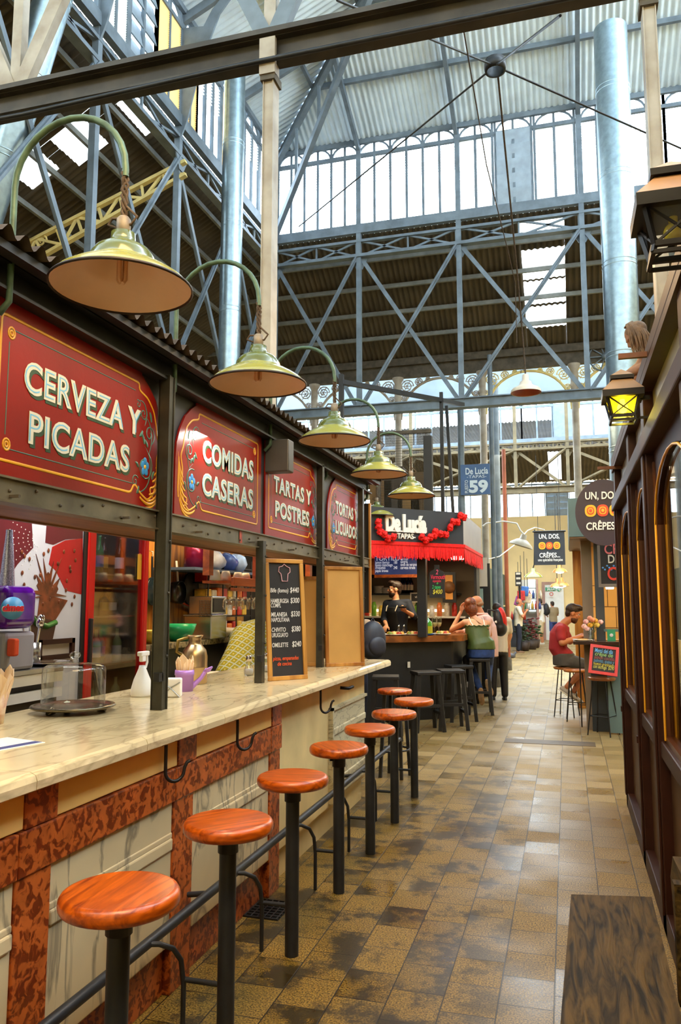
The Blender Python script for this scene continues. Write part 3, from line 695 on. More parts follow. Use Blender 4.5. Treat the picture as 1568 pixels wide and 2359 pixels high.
# ================================================================== LEFT STALL
XF = -1.62; ZT = 1.10
# ---- bar counter
t = thing('bar_counter', 'long stone-fronted bar counter with red and white marble panels', 'counter', (-2.0, 3.7, 0))
part('body', MB().bx(-2.42, XF - .03, .3, 6.46, .18, 1.03).bx(-2.42, XF - .06, .3, 6.46, 0, .2), M_plaster2, t)
PIL = [(.98, 1.14), (2.095, 2.265), (3.085, 3.265), (4.2, 4.36)]
for y0, y1 in PIL:
    part('pilaster', MB().bx(XF - .04, XF + .004, y0, y1, .0, .77, .004), M_redst if True else 0, t, 'red marble upright strip')
    part('frieze_block', MB().bx(XF - .04, XF + .006, y0 + .03, y1 + .02, .91, 1.035, .003), M_redst, t, 'square red marble block')
for (a, b) in zip(PIL[:-1], PIL[1:]):
    part('frieze_panel', MB().bx(XF - .04, XF, a[1] + .022, b[0] + .028, .912, 1.035, .004), M_plaster, t, 'plain cream stone panel')
    part('rail', MB().bx(XF - .04, XF + .012, a[0], b[0] - .003, .772, .908, .005), M_redst, t, 'mottled red marble rail')
    p = MB().bx(XF - .04, XF - .004, a[1] + .004, b[0] - .004, .2, .768)
    for z, zh in ((.575, .05), (.20, .07)): p.bx(XF - .02, XF + .006, a[1] + .004, b[0] - .004, z, z + zh, .007).bx(XF - .02, XF + .001, a[1] + .004, b[0] - .004, z + zh, z + zh + .022, .004)
    part('marble_panel', p, M_wpan, t, 'veined white marble panel with moulded ledges')
    part('skirting', MB().bx(XF - .08, XF - .03, a[1], b[0], 0, .19, .004), M_redst, t)
part('rail', MB().bx(XF - .04, XF + .012, 4.2, 4.37, .772, .908, .004), M_redst, t)
p = MB().bx(XF - .04, XF - .012, 5.46, 6.40, .22, .84)
for z in (.66, .30): p.bx(XF - .03, XF - .002, 5.46, 6.40, z, z + .05, .007)
p.bx(XF - .03, XF + .004, 5.43, 5.46, .2, .86); p.bx(XF - .03, XF + .004, 5.43, 6.42, .84, .86)
part('marble_panel', p, veined('worn_grey_marble', S(196, 184, 148), S(96, 84, 60), 2.4, .6, .4, 3, (1, .5, 2.2)), t, 'worn grey marble panel set in plaster')
for y in (2.97, 3.70, 5.08):
    pts = [(XF + .022, y, 1.035), (XF + .022, y, .97)] + [(XF + .022 + .032 * (1 - math.cos(q)) * .8, y + .032 * (1 - math.cos(q)), .915 - .042 * math.sin(q)) for q in [math.pi * k / 10 for k in range(11)]] + [(XF + .076, y + .066, .928), (XF + .082, y + .072, .944), (XF + .092, y + .08, .95)]
    part('coat_hook', MB().tube(pts, .0075, 8), M_black, t, 'curled black iron hook')
part('coat_hook', MB().tube([(XF - .01, 5.66, .98), (XF + .05, 5.68, .975), (XF + .06, 5.76, .98)], .012, 7), M_black, t, 'short black iron peg')
# ---- worktop
t = thing('marble_worktop', 'long veined marble worktop with worn rounded front edge', 'worktop', (-2.0, 3.7, 1.04))
ys = [.3] + [AZ(x, y, ZT).y for x, y in ((89, 1780), (312, 1697), (482, 1640), (693, 1580))] + [6.95]
for a, b in zip(ys[:-1], ys[1:]):
    m = MB(); prof = [(-2.48, 1.045), (-1.55, 1.04), (-1.53, 1.05), (-1.528, 1.075), (-1.535, 1.092), (-1.555, 1.1), (-2.48, 1.1)]
    m.prism([(x, z) for x, z in prof], frame_m((0, b - .0015, 0), (1, 0, 0), (0, 0, 1)), b - a - .003)
    part('slab', m, M_top, t)
# ---- foot rail
t = thing('foot_rail', 'dark steel foot rail running along the counter front', 'foot rail', (-1.5, 3.7, 0))
part('rail', MB().tube([(-1.5, .4, .375), (-1.5, 7.15, .375)], .02, 10), M_pole, t)
STO = [(-1.235, 2.05), (-1.24, 2.80), (-1.262, 3.58), (-1.272, 4.39), (-1.266, 5.10), (-1.266, 5.85), (-1.267, 6.64)]
for x, y in STO:
    q = [(-1.5, y - .12, .375), (-1.46, y - .1, .372), (-1.425, y - .06, .345), (-1.412, y - .02, .29), (-1.41, y, .2), (-1.41, y, .0)]
    part('support', MB().tube(q, .010, 7), M_pole, t)
    part('tie', MB().tube([(-1.41, y, .215), (x - .03, y, .215)], .010, 7), M_pole, t)
part('wall_bracket', MB().tube([(-1.5, 5.6, .375), (-1.6, 5.6, .36)], .012, 6).tube([(-1.5, 3.2, .375), (-1.6, 3.2, .36)], .012, 6), M_pole, t)
# ---- stools
SL1 = ['nearest round orange-brown bar stool, cut off by the bottom edge of the view', 'second round orange-brown bar stool from the front of the row', 'third round bar stool from the front, below the coat hook by the cream panel', 'fourth round bar stool from the front of the row', 'fifth round bar stool from the front, before the worn marble panel', 'sixth round bar stool from the front of the row', 'seventh round bar stool, the last on a single pole']
def stool(x, y, lab):
    t = thing('bar_stool', lab, 'stool', (x, y, 0), 'round wooden stools along the marble counter')
    part('seat', MB().lathe([(0, .8), (.150, .8)], (x, y, 0), 40, smooth=False).lathe([(.150, .8), (.155, .799), (.161, .7955), (.1665, .787), (.1675, .782), (.168, .770), (.167, .765), (.163, .757), (.156, .752), (.152, .75), (0, .75)], (x, y, 0), 40), M_seat, t)
    po = part('pole', MB().cyl((x, y, 0), (x, y, .74), .032, 18), M_pole, t)
    part('collar', MB().lathe([(.032, .68), (.038, .682), (.038, .748), (.05, .75)], (x, y, 0), 18).bx(x - .055, x - .03, y - .01, y + .01, .715, .735), M_black, po)
    return t
st0 = stool(*STO[0], SL1[0])
for (x, y), l in zip(STO[1:], SL1[1:]): dup(st0, (x - STO[0][0], y - STO[0][1], 0), l, rz=random.uniform(-2, 2))
t = thing('bar_stool', 'round orange-brown stool on four dark legs beyond the counter end', 'stool', (-1.585, 7.36, 0), 'round wooden stools along the marble counter')
part('seat', MB().lathe([(0, .8), (.14, .8), (.158, .795), (.165, .78), (.16, .76), (.148, .755), (0, .755)], (-1.585, 7.36, 0), 36), M_seat, t)
for a in (.6, 2.17, 3.74, 5.31): part('leg', MB().beam((-1.585 + .1 * math.cos(a), 7.36 + .1 * math.sin(a), .76), (-1.585 + .15 * math.cos(a), 7.36 + .15 * math.sin(a), 0), .03, .03), M_pole, t)
part('stretcher', MB().tube([(-1.585 + .135 * math.cos(a * .314), 7.36 + .135 * math.sin(a * .314), .25) for a in range(20)], .009, 6, closed=True), M_pole, t)
# floor grate
t = thing('floor_grate', 'small rusty drain grate in the floor by the counter foot', 'drain grate', (-1.575, 4.04, 0))
m = MB(); 
for i in range(7): m.beam((-1.68 + i * .035, 3.93, .004), (-1.68 + i * .035, 4.17, .004), .008, .008)
for i in range(8): m.beam((-1.69, 3.93 + i * .034, .004), (-1.46, 3.93 + i * .034, .004), .008, .008)
part('bars', m, M_black, t); part('pit_shade', MB().bx(-1.69, -1.46, 3.93, 4.17, .0, .002), mat('black_hole', (.004, .004, .004), .9, 0, 0), t)  # shade of the drain put into a flat black sheet
# ---- canopy frame
XB = -1.93; PY = [2.10, 3.42, 4.70, 5.97, 7.27, ]
t = thing('stall_canopy', 'dark steel stall canopy with riveted bottom channel and corrugated roof edge', 'stall frame', (-1.9, 4.7, 1.1))
for i, y in enumerate(PY):
    m = MB()
    if i == 1: m.bx(-1.90, -1.845, y - .045, y - .037, ZT, 2.72).bx(-1.905, -1.897, y - .045, y + .0, ZT, 2.72).bx(-1.90, -1.845, y + .005, y + .013, ZT, 2.72).bx(-1.905, -1.865, y + .005, y + .045, ZT, 2.72).bx(-1.895, -1.85, y - .04, y + .01, ZT, 2.72)
    else: m.bx(-1.91, -1.86, y - .025, y + .025, ZT, 2.72 if i != 2 else 2.0)
    for z in (1.35, 1.65, 1.9): m.sphere((-1.85, y, z), .008, 8, 5)
    po = part('post', m, M_post, t)
    part('latch', MB().bx(-1.86, -1.845, y - .075, y - .02, 1.235, 1.275).bx(-1.875, -1.86, y - .075, y - .05, 1.235, 1.275), M_black, po)
yE0, yE1 = 1.2, 7.62
part('channel', MB().bx(-1.96, -1.9, yE0, yE1, 1.958, 2.046).bx(-1.96, -1.885, yE0, yE1, 1.955, 1.963).bx(-1.96, -1.885, yE0, yE1, 2.041, 2.049), M_chan, t)
m = MB()
k = 0
for i in range(44):
    y = yE0 + .1 + i * .147; m.sphere((-1.898, y, 2.0 + .018 * ((i % 3) - 1)), .007, 8, 5)
    if i % 5 == 2: m.bx(-1.9, -1.86, y, y + .012, 1.975, 1.985)
part('rivet', m, M_dust, t, kind='stuff')
m = MB().bx(-1.955, -1.90, yE0, yE1, 2.71, 2.80).bx(-1.955, -1.85, yE0, yE1, 2.795, 2.81).bx(-1.955, -1.86, yE0, yE1, 2.70, 2.712)
for i in range(60): m.sphere((-1.897, yE0 + .05 + i * .107, 2.725), .006, 6, 4)
part('top_beam', m, M_black, t)
rc = MB().corr((-1.74, yE0, 2.835), (0, 1, 0), Vector((-2.4, 0, .25)), yE1 - yE0, 2.41, .085, .02, 8, 0, 4)
part('roof_sheet', rc, mat('rusty_corrugated_sheet', S(66, 54, 42), .75, .2, .35, 6, .2), t, 'rusty corrugated roof sheet')
part('roof_batten', MB().beam((-1.8, yE0, 2.80), (-1.8, yE1, 2.80), .05, .03).beam((-3.9, yE0, 3.0), (-3.9, yE1, 3.0), .05, .05), M_black, t)
part('soffit', MB().bx(-2.25, -1.96, yE0, yE1, 1.958, 1.975).bx(-2.26, -2.235, yE0, yE1, 1.95, 2.03), grain('brown_soffit_boards', S(140, 92, 52), S(92, 56, 30), 1, 7, 1, .45), t, 'brown boarded soffit')
part('inner_ceiling', MB().bx(-3.9, -1.96, yE0, yE1, 2.68, 2.70), mat('dark_stained_ceiling', S(58, 44, 34), .7, 0, .2, 3), t)
part('rear_post', MB().bx(-3.9, -3.85, 7.3, 7.35, 0, 2.9), M_post, t); part('rear_post', MB().bx(-3.9, -3.85, 1.3, 1.35, 0, 2.9), M_post, t)
part('backing_plate', MB().bx(-1.955, -1.94, yE0, yE1, 2.045, 2.71), mat('dark_grey_back_plate', S(70, 70, 74), .45, .3, .15, 5), t)
part('junction_box', MB().bx(-1.93, -1.76, 4.86, 4.97, 2.48, 2.70, .008), mat('grey_sheet_box', S(88, 86, 84), .45, .4, .15, 6), t, 'grey sheet metal box hung between two signs')
part('sticker', MB().bx(-1.8985, -1.897, 4.38, 4.42, 1.965, 2.04), mat('red_sticker', S(170, 50, 24), .4, 0, .3, 40), t)
# ---- painted signs
def ribbon(path, r_=.006, m=None):
    m = m or MB(); nx = Vector((1, 0, 0)); return m.tube(path, r_, 6, flat=(nx, .35))
XS = -1.925
def sp(u, v): return Vector((XS, u, v))
def arcpts(c, r_, a0, a1, n=10): return [(c[0] + r_ * math.cos(R(a0 + (a1 - a0) * i / n)), c[1] + r_ * math.sin(R(a0 + (a1 - a0) * i / n))) for i in range(n + 1)]
def sign_outline(y0, y1, z0, z1, left, right, ins=0.0):
    """sign board with curved shoulders"""
    a, b, c, d = y0 + ins, y1 - ins, z0 + ins, z1 - ins; w_ = .27; h = .36
    p = [(a, c), (b, c)]
    if right: p += [(b, d - h), (b - .012, d - h + .09), (b - .045, d - h + .17), (b - .10, d - h + .25), (b - .17, d - .055), (b - w_ + .03, d - .015), (b - w_ + .03, d)]
    else: p += [(b, d)]
    if left: p += [(a + w_ - .03, d), (a + w_ - .03, d - .015), (a + .17, d - .055), (a + .10, d - h + .25), (a + .045, d - h + .17), (a + .012, d - h + .09), (a, d - h)]
    else: p += [(a, d)]
    return p
def border(y0, y1, z0, z1, left, right):
    i = .085; a, b, c, d = y0 + i, y1 - i * .8, z0 + i * .9, z1 - i; P = []
    def corner_plain(u, v, su, sv): return [(u, v)]
    P += ([(a + .16, c), (a + .16, c + .045)] + [(a + .13, c + .02), (a + .08, c - .035), (a + .03, c - .02), (a + .005, c + .05), (a, c + .13)])[::1] if left else [(a, c)]
    return None
def scroll(m, c, r_, turns, a0, sgn, th):
    n = int(14 * turns); pts = []
    for i in range(n + 1):
        a = a0 + sgn * turns * 2 * math.pi * i / n; rr = r_ * (1 - .86 * i / n); pts.append(sp(c[0] + rr * math.cos(a), c[1] + rr * math.sin(a)))
    ribbon(pts, th, m)
def sign(name_lab, px0, px1, left, right, lines, size):
    y0, y1 = AX(px0, 1050, XS).y, AX(px1, 1100, XS).y
    z0, z1 = 2.05, 2.705
    t = thing('painted_sign', name_lab, 'sign', (XS, (y0 + y1) / 2, z0))
    out = sign_outline(y0, y1, z0, z1, left, right)
    part('board', MB().prism(out, frame_m((XS - .012, 0, 0), (0, 1, 0), (0, 0, 1)), .012), M_red, t)
    i = .06; a, b, c, d = y0 + i, y1 - i, z0 + i, z1 - i
    pts = []
    if left:
        pts += [(a + .25, c + .0), (a + .22, c + .05), (a + .17, c + .01), (a + .1, c - .02), (a + .04, c + .02), (a + .015, c + .1), (a + .02, c + .2), (a - .005, c + .26), (a + .025, c + .32), (a + .03, c + .36), (a + .06, c + .43), (a + .12, c + .48), (a + .2, c + .5), (a + .2, c + .535)]
    else: pts += [(a, c), (a, d)]
    if right:
        pts += [(b - .2, c + .535), (b - .2, c + .5), (b - .12, c + .48), (b - .06, c + .43), (b - .03, c + .36), (b - .025, c + .32), (b + .005, c + .26), (b - .02, c + .2), (b - .015, c + .1), (b - .04, c + .02), (b - .1, c - .02), (b - .17, c + .01), (b - .22, c + .05), (b - .25, c)]
    else: pts += [(b, d), (b, c)]
    for _ in range(2):   # soften the corners of the painted border
        q2 = []
        for k in range(len(pts)):
            p_, n_ = pts[k], pts[(k + 1) % len(pts)]
            L_ = math.hypot(n_[0] - p_[0], n_[1] - p_[1]); c_ = min(.22, .012 / max(L_, 1e-6))
            q2 += [(p_[0] * (1 - c_) + n_[0] * c_, p_[1] * (1 - c_) + n_[1] * c_), (p_[0] * c_ + n_[0] * (1 - c_), p_[1] * c_ + n_[1] * (1 - c_))]
        pts = q2
    NX = Vector((1, 0, 0))
    m = MB(); m.tube([sp(*q) for q in pts], .0065, 6, closed=True, flat=(NX, .25))
    sc = MB(); lf = MB(); yl = MB(); fl_ = MB(); fc = MB()
    def stroke(mb, P4, r0, n=14):
        """tapered brush stroke along a cubic"""
        out = []; rs = []
        for k in range(n + 1):
            u = k / n; w4 = ((1 - u) ** 3, 3 * u * (1 - u) ** 2, 3 * u * u * (1 - u), u ** 3)
            out.append(sp(sum(w4[j] * P4[j][0] for j in range(4)), sum(w4[j] * P4[j][1] for j in range(4)))); rs.append(max(.0012, r0 * math.sin(math.pi * min(1, .18 + .82 * u)) ** .8))
        mb.tube(out, rs, 6, flat=(NX, .3))
    for s_, e, on in ((1, y0, left), (-1, y1, right)):
        if on:
            T = lambda u, v: (e + s_ * u, z0 + v)
            stroke(sc, (T(.24, .07), T(.10, .10), T(.12, .27), T(.20, .30)), .005); stroke(sc, (T(.16, .26), T(.10, .36), T(.16, .46), T(.22, .44)), .005); stroke(sc, (T(.20, .40), T(.16, .48), T(.22, .54), T(.27, .50)), .005)
            scroll(sc, T(.19, .2), .075, 1.5, 1.2, s_, .0045); scroll(sc, T(.155, .365), .05, 1.4, -1.3, -s_, .0045); scroll(sc, T(.215, .455), .035, 1.2, .6, s_, .004); scroll(sc, T(.275, .12), .03, 1.2, .6, -s_, .004); scroll(sc, T(.265, .49), .022, 1.1, 2.2, s_, .0035)
            for u, v, du, dv in ((.17, .30, .035, .03), (.20, .31, .03, .045), (.14, .43, .02, .045), (.22, .37, .03, -.03), (.25, .19, .03, .02), (.24, .10, .02, -.035), (.12, .15, -.02, .04)):
                lf = MB(); stroke(lf, (T(u, v), T(u + du * .2, v + dv * .6), T(u + du * .7, v + dv), T(u + du, v + dv)), .010, 8); part('teal_leaf', lf, M_sgreen, t)
            for k in range(7):   # golden acanthus leaves sweeping up the edge
                v = .05 + .034 * k; u = .055 - .003 * k
                stroke(yl, (T(u + .12 - .012 * k, v - .045), T(u + .05, v - .045), T(u, v - .01), T(u + .004, v + .06)), .0085)
            stroke(yl, (T(.23, .05), T(.15, .0), T(.07, .02), T(.04, .12)), .010); stroke(yl, (T(.04, .1), T(.025, .18), T(.05, .26), T(.03, .34)), .009); stroke(yl, (T(.1, .06), T(.15, .08), T(.14, .12), T(.11, .11)), .006)
            cu, cv = T(.19, .2)
            for k in range(5):
                q = k * 1.2566 + .3; fl_.sphere((XS, cu + .024 * math.cos(q), cv + .028 * math.sin(q)), (.003, .0165, .0195), 12, 6)
            fc.sphere((XS + .001, cu, cv), (.004, .010, .011), 10, 6)
        else:
            ee = a if s_ > 0 else b
            for v in (c + .06, d - .06):
                for r_ in (.018, .008): m.tube([sp(ee + s_ * .055 + r_ * math.cos(q), v + r_ * 1.15 * math.sin(q)) for q in [k * .5236 for k in range(12)]], .0055, 5, closed=True, flat=(NX, .3))
    part('ochre_border', m, M_ochre, t)
    if yl.v: part('golden_leaf', yl, M_ochre, t); part('flower_centre', fc, M_yel, part('flower', fl_, M_bluef, t))
    i2 = .105; a2, b2, c2, d2 = y0 + i2 + (.19 if left else 0), y1 - i2 - (.19 if right else 0), z0 + i2, z1 - i2
    for v in (c2, d2): ribbon([sp(a2, v), sp(b2, v)], .0028, sc)
    for u, on in ((a2, left), (b2, right)):
        if not on: ribbon([sp(u, c2 + .05), sp(u, d2 - .05)], .0028, sc)
    part('scroll', sc, M_sgreen, t)
    for body, pa, pb, zz in lines:
        sz = size; ya, yb = AX(pa, 1050, XS).y, AX(pb, 1050, XS).y
        fr = lambda dx, du=0, dv=0: frame_m((XS + dx, ya + du, zz + dv), (0, 1, 0), (0, 0, 1))
        text('lettering_shadow', body, sz, M_green, t, fr(.0004, .012, -.012), 1, .040, .0012, space=1.08, fit=yb - ya)
        text('lettering', body, sz, M_cream, t, fr(.0015), 1, .034, .0016, space=1.08, fit=yb - ya)
        text('lettering_line', body, sz, M_blue, t, fr(.003, .003, 0), 1, -.028, .0008, space=1.08, fit=yb - ya - .006)
    return t
sign('red painted sign reading Cerveza y Picadas, largest and nearest', -40, 378, False, True, [('CERVEZA Y', 46, 320, 2.393), ('PICADAS', 62, 297, 2.203)], .166)
sign('red painted sign reading Comidas Caseras', 404, 601, True, False, [('COMIDAS', 466, 583, 2.392), ('CASERAS', 466, 583, 2.205)], .17)
sign('red painted sign reading Tartas y Postres', 612, 738, False, True, [('TARTAS Y', 630, 716, 2.375), ('POSTRES', 634, 712, 2.203)], .152)
sign('red painted sign reading Tortas y Licuados, farthest and glossiest', 754, 836, True, True, [('TORTAS Y', 772, 822, 2.39), ('LICUADOS', 772, 822, 2.217)], .152)
# ---- green enamel lamps on goosenecks
L0 = Vector((-1.41, 2.23, 2.655))
t = thing('gooseneck_lamp', 'nearest and biggest green enamel lamp above the Cerveza sign', 'lamp', L0, 'green enamel lamps along the stall')
x, y, z = L0
prof = [(.235, 0), (.232, .008), (.215, .028), (.18, .052), (.145, .072), (.118, .084), (.112, .09)]
sd_ = part('shade', MB().lathe(prof, L0, 48), M_enam, t)
part('shade_dome', MB().lathe([(.112, .09), (.106, .112), (.09, .135), (.066, .15), (.048, .155), (.042, .17), (.040, .195), (.02, .2), (0, .2)], L0, 40), M_enamd, sd_, 'darker green stepped dome')
part('rim', MB().lathe([(.235, -.003), (.2385, 0), (.238, .006), (.234, .009), (.231, .004), (.235, -.003)], L0, 48), mat('dark_rim', S(40, 26, 20), .5, .2, .1), sd_)
part('shade_lining', MB().lathe([(.232, .003), (.213, .024), (.178, .048), (.143, .068), (.11, .084), (.085, .128), (.0, .146)], L0, 48), M_shin, sd_, 'pinkish white enamel lining')
bulb = MB()
for a in (0, 1.57, 3.14, 4.71):
    bx, by = x + .014 * math.cos(a), y + .014 * math.sin(a); bulb.tube([(bx, by, z + .13), (bx, by, z + .03), (bx * .5 + x * .5, by * .5 + y * .5, z + .022)], .007, 8)
part('bulb', bulb, mat('unlit_bulb_glass', S(214, 168, 130), .3, 0, .05), t)
part('socket', MB().lathe([(.02, .195), (.024, .21), (.024, .245), (.016, .255), (0, .256)], L0, 14), mat('pale_porcelain', S(126, 114, 98), .5, 0, .3, 30), t)
hang = AY(302, 386, 2.23); hang.x = x
cb = MB()
for k in range(3): cb.tube([(x + .008 * math.sin(k * 2 + i * 1.7), y + .008 * math.cos(k * 2.3 + i * 1.4), z + .25 + (hang.z - z - .25) * i / 9) for i in range(10)], .006, 5)
cb.tube([(x, y, z + .25), (x - .045, y, z + .255), (x - .06, y, z + .235), (x - .03, y, z + .22), (x + .03, y, z + .225), (x + .05, y, z + .25), (x + .01, y, z + .29)], .005, 5)
part('cable', cb, M_cable, t)
zp = hang.z; rr = .225; xp = -1.86
pts = [(-1.90, y, 2.62), (xp, y, 2.66), (xp, y, 2.8), (xp, y, zp - .05)] + [((xp + x) / 2 + (xp - x) / 2 * math.cos(q), y, zp + rr * math.sin(q)) for q in [math.pi * i / 14 for i in range(15)]] + [(x, y, zp - .03)]
part('gooseneck_pipe', MB().tube(pts, .012, 10), M_patina, t)
lamp0 = t
for i, (dx, Y_, l) in enumerate(((0, 3.45, 'second green enamel lamp, above the Comidas sign'), (-.02, 4.83, 'third green enamel lamp, paint flecked white, above the Tartas sign'), (-.05, 6.22, 'fourth green enamel lamp, above the Tortas sign'), (-.04, 7.58, 'fifth green enamel lamp, in front of the tapas stall fascia'))):
    dup(lamp0, (dx, Y_ - 2.23, 0), l)
q = AY(868, 1190, 10.1); dup(lamp0, (q.x - x, q.y - y, q.z - z), 'green enamel lamp half hidden behind the stall end post')
# ---- menu board, boards on the counter
def aboard(name, lab, c, w_, h, lean, yaw, face_mat, frame_mat, cat):
    """board standing on the counter, facing -Y turned by yaw, leaning back"""
    t = thing(name, lab, cat, c)
    m = Matrix.Translation(Vector(c)) @ Matrix.Rotation(yaw, 4, 'Z') @ Matrix.Rotation(-lean, 4, 'X')
    fm = MB(); b = .028
    for x0, x1, z0, z1 in ((-w_ / 2, w_ / 2, 0, b), (-w_ / 2, w_ / 2, h - b, h), (-w_ / 2, -w_ / 2 + b, b, h - b), (w_ / 2 - b, w_ / 2, b, h - b)):
        fm.obox(m @ Vector(((x0 + x1) / 2, 0, (z0 + z1) / 2)), (x1 - x0, .022, z1 - z0), m, .003)
    part('frame', fm, frame_mat, t); part('panel', MB().obox(m @ Vector((0, .004, h / 2)), (w_ - .02, .008, h - .02), m), face_mat, t)
    return t, m @ Matrix.Translation((0, -.002, 0)) @ Matrix.Rotation(R(90), 4, 'X')
a_, b_ = AZ(622, 1574, ZT), AZ(686, 1560, ZT)
ba = Vector((-1.775, 4.93, ZT)); 
mt, mm = aboard('menu_board', 'chalk menu board with prices in a pale wooden frame on the counter', (ba.x, ba.y, ZT), .30, .80, R(5), R(52), M_board, M_tan, 'menu board')
def mtx(s_, u, v, size, mat_=M_chalk, bold=.012, sx=.8, fit=None): text('chalk_line', s_, size, mat_, mt, mm @ Matrix.Translation((u, v, 0)), sx, bold, .001, shear=.15, fit=fit)
hat = MB()
for pth in ([(-.02, .65), (-.028, .70), (-.045, .715), (-.04, .745), (-.015, .75), (0, .765), (.02, .75), (.045, .74), (.045, .712), (.028, .70), (.022, .65), (-.02, .65)],): hat.tube([mm @ Vector((p[0], p[1], .001)) for p in pth], .003, 5)
part('chalk_hat', hat, mat('pink_chalk', S(220, 170, 180), .8, 0, 0), mt)
for s_, p, v in (('Bife (lomo)', '$440', .575), ('HAMBURGESA', '$300', .505), ('COMPL', '', .475), ('MILANESA', '$330', .415), ('NAPOLITANA', '', .38), ('CHIVITO', '$380', .315), ('URUGUAYO', '', .28), ('OMELETTE', '$240', .215)):
    mtx(s_, -.114, v, .040, fit=min(.140, .0155 * len(s_))); 
    if p: mtx(p, .040, v, .050, fit=.072)
orc = mat('orange_chalk', S(226, 84, 30), .8, 0, 0)
mtx('pizza, empanadas', -.112, .13, .036, orc); mtx('de cocina', -.08, .095, .036, orc)
M_mdf = mat('tan_hardboard', S(200, 152, 80), .6, 0, .1, 3)
aboard('display_board', 'blank tan hardboard panel turned to the far end post', (-1.72, 6.12, ZT), .34, .80, R(3), R(40), M_mdf, M_tan, 'board')
aboard('display_board', 'narrow blank tan panel behind the third counter post', (-2.02, 6.05, ZT), .26, .72, R(3), R(20), M_mdf, M_tan, 'board')
# ---- things on the worktop
def lathe_thing(name, lab, cat, c, parts, n=28, group=None):
    t = thing(name, lab, cat, c, group)
    for nm, prof, m_ in parts: part(nm, MB().lathe(prof, c, n), m_, t)
    return t
c = AZ(168, 1640, ZT)
t = lathe_thing('cake_stand', 'silver cake stand with empty clear glass dome on the marble worktop', 'cake stand', c, [
    ('plate', [(0, .028), (.165, .03), (.178, .036), (.188, .034), (.192, .027), (.18, .02), (.1, .012), (0, .012)], mat('tarnished_silver', S(120, 112, 92), .25, .9, .3, 20)),
    ('dome', [(.143, .033), (.143, .19), (.138, .206), (.122, .216), (.06, .224), (.015, .226)], M_clear),
    ('knob', [(.012, .224), (.014, .235), (.01, .24), (.02, .246), (.027, .258), (.02, .272), (0, .278)], M_clear)])
for a in (0.3, 2.4, 4.5): m = MB(); m.tube([c + Vector((.12 * math.cos(a), .12 * math.sin(a), .02)), c + Vector((.14 * math.cos(a), .14 * math.sin(a), .01)), c + Vector((.15 * math.cos(a), .15 * math.sin(a), 0.004))], [.02, .014, .01], 8); part('foot', m, mat('tarnished_silver', S(120, 112, 92)), t)
c = AZ(326, 1604, ZT)
t = lathe_thing('spray_bottle', 'white plastic spray bottle behind the big stall post', 'spray bottle', c, [('bottle', [(0, 0), (.056, 0), (.06, .01), (.058, .04), (.045, .09), (.03, .125), (.02, .15), (.017, .165), (.017, .152)], M_wht)])
part('trigger_head', MB().bx(c.x - .012, c.x + .012, c.y - .02, c.y + .018, c.z + .185, c.z + .22, .005).bx(c.x - .016, c.x + .016, c.y - .035, c.y + .05, c.z + .215, c.z + .24, .006).tube([(c.x, c.y + .045, c.z + .215), (c.x, c.y + .05, c.z + .18), (c.x, c.y + .035, c.z + .15)], .006, 6), M_wht, t)
def napkins(t, c, r_, z0, n=11, h=.1, spread=.35):
    for k in range(n):
        a = 2 * math.pi * k / n; d = Vector((math.cos(a), math.sin(a), 0)); p = c + d * r_ * .6 + Vector((0, 0, z0)); tp = p + d * h * spread + Vector((0, 0, h * random.uniform(.85, 1.15))); s = Vector((-d.y, d.x, 0)) * .028
        m = MB().add([p - s, p + s, tp + s * .9 - Vector((0, 0, .025)), tp, tp - s * .9 - Vector((0, 0, .03)), p - s - d * .006, p + s - d * .006, tp + s * .9 - d * .004 - Vector((0, 0, .025)), tp - d * .004, tp - s * .9 - d * .004 - Vector((0, 0, .03))], [(0, 1, 2, 3, 4), (9, 8, 7, 6, 5), (0, 5, 6, 1), (1, 6, 7, 2), (2, 7, 8, 3), (3, 8, 9, 4), (4, 9, 5, 0)])
        part('napkin', m, mat('folded_paper_napkin', S(236, 206, 170), .8, 0, .05), t)
c = AZ(424, 1592, ZT); M_lil = mat('lilac_tin', S(178, 130, 214), .35, .2, .06)
t = lathe_thing('watering_can', 'small lilac watering can holding pale paper napkins', 'watering can', c, [('body', [(0, 0), (.05, 0), (.052, .09), (.056, .092), (.054, .12), (.05, .12), (.046, .01), (0, .01)], M_lil)])
part('spout', MB().tube([c + Vector((.03, .03, .02)), c + Vector((.075, .06, .07)), c + Vector((.1, .085, .12))], [.016, .012, .011], 10).lathe([(.0, 0), (.03, .0), (.03, .006), (.008, .02)], c + Vector((.103, .088, .122)), 16, Matrix.Rotation(R(150), 4, 'Y')), M_lil, t)
napkins(t, c, .05, .06, 9, .14, .12)
c = AZ(404, 1604, ZT) + Vector((-.01, -.03, 0))
t = thing('napkin_holder', 'white block of napkins in a wire holder beside the watering can', 'napkin holder', c)
part('napkin_block', MB().obox(c + Vector((0, 0, .05)), (.11, .06, .1), Matrix.Rotation(R(20), 4, 'Z'), .008), M_wht, t)
m = MB()
for s in (1, -1):
    q = Matrix.Translation(c) @ Matrix.Rotation(R(20), 4, 'Z')
    m.tube([q @ Vector((-.05 * s, -.033, .0)), q @ Vector((0, -.034, .05)), q @ Vector((.05 * s, -.033, .08))], .0025, 5)
part('wire', m, M_steel, t)
c = AZ(447, 1575, ZT)
t = lathe_thing('thermos_jug', 'dented brass-coloured steel thermos jug with handle', 'jug', c, [('body', [(0, 0), (.075, 0), (.08, .01), (.08, .10), (.082, .105), (.08, .11), (.08, .17), (.07, .21), (.045, .24), (.04, .25), (.04, .28), (.052, .30), (.05, .3), (.036, .285), (0, .28)], mat('warm_steel', S(190, 164, 124), .3, .95, .1, 5))])
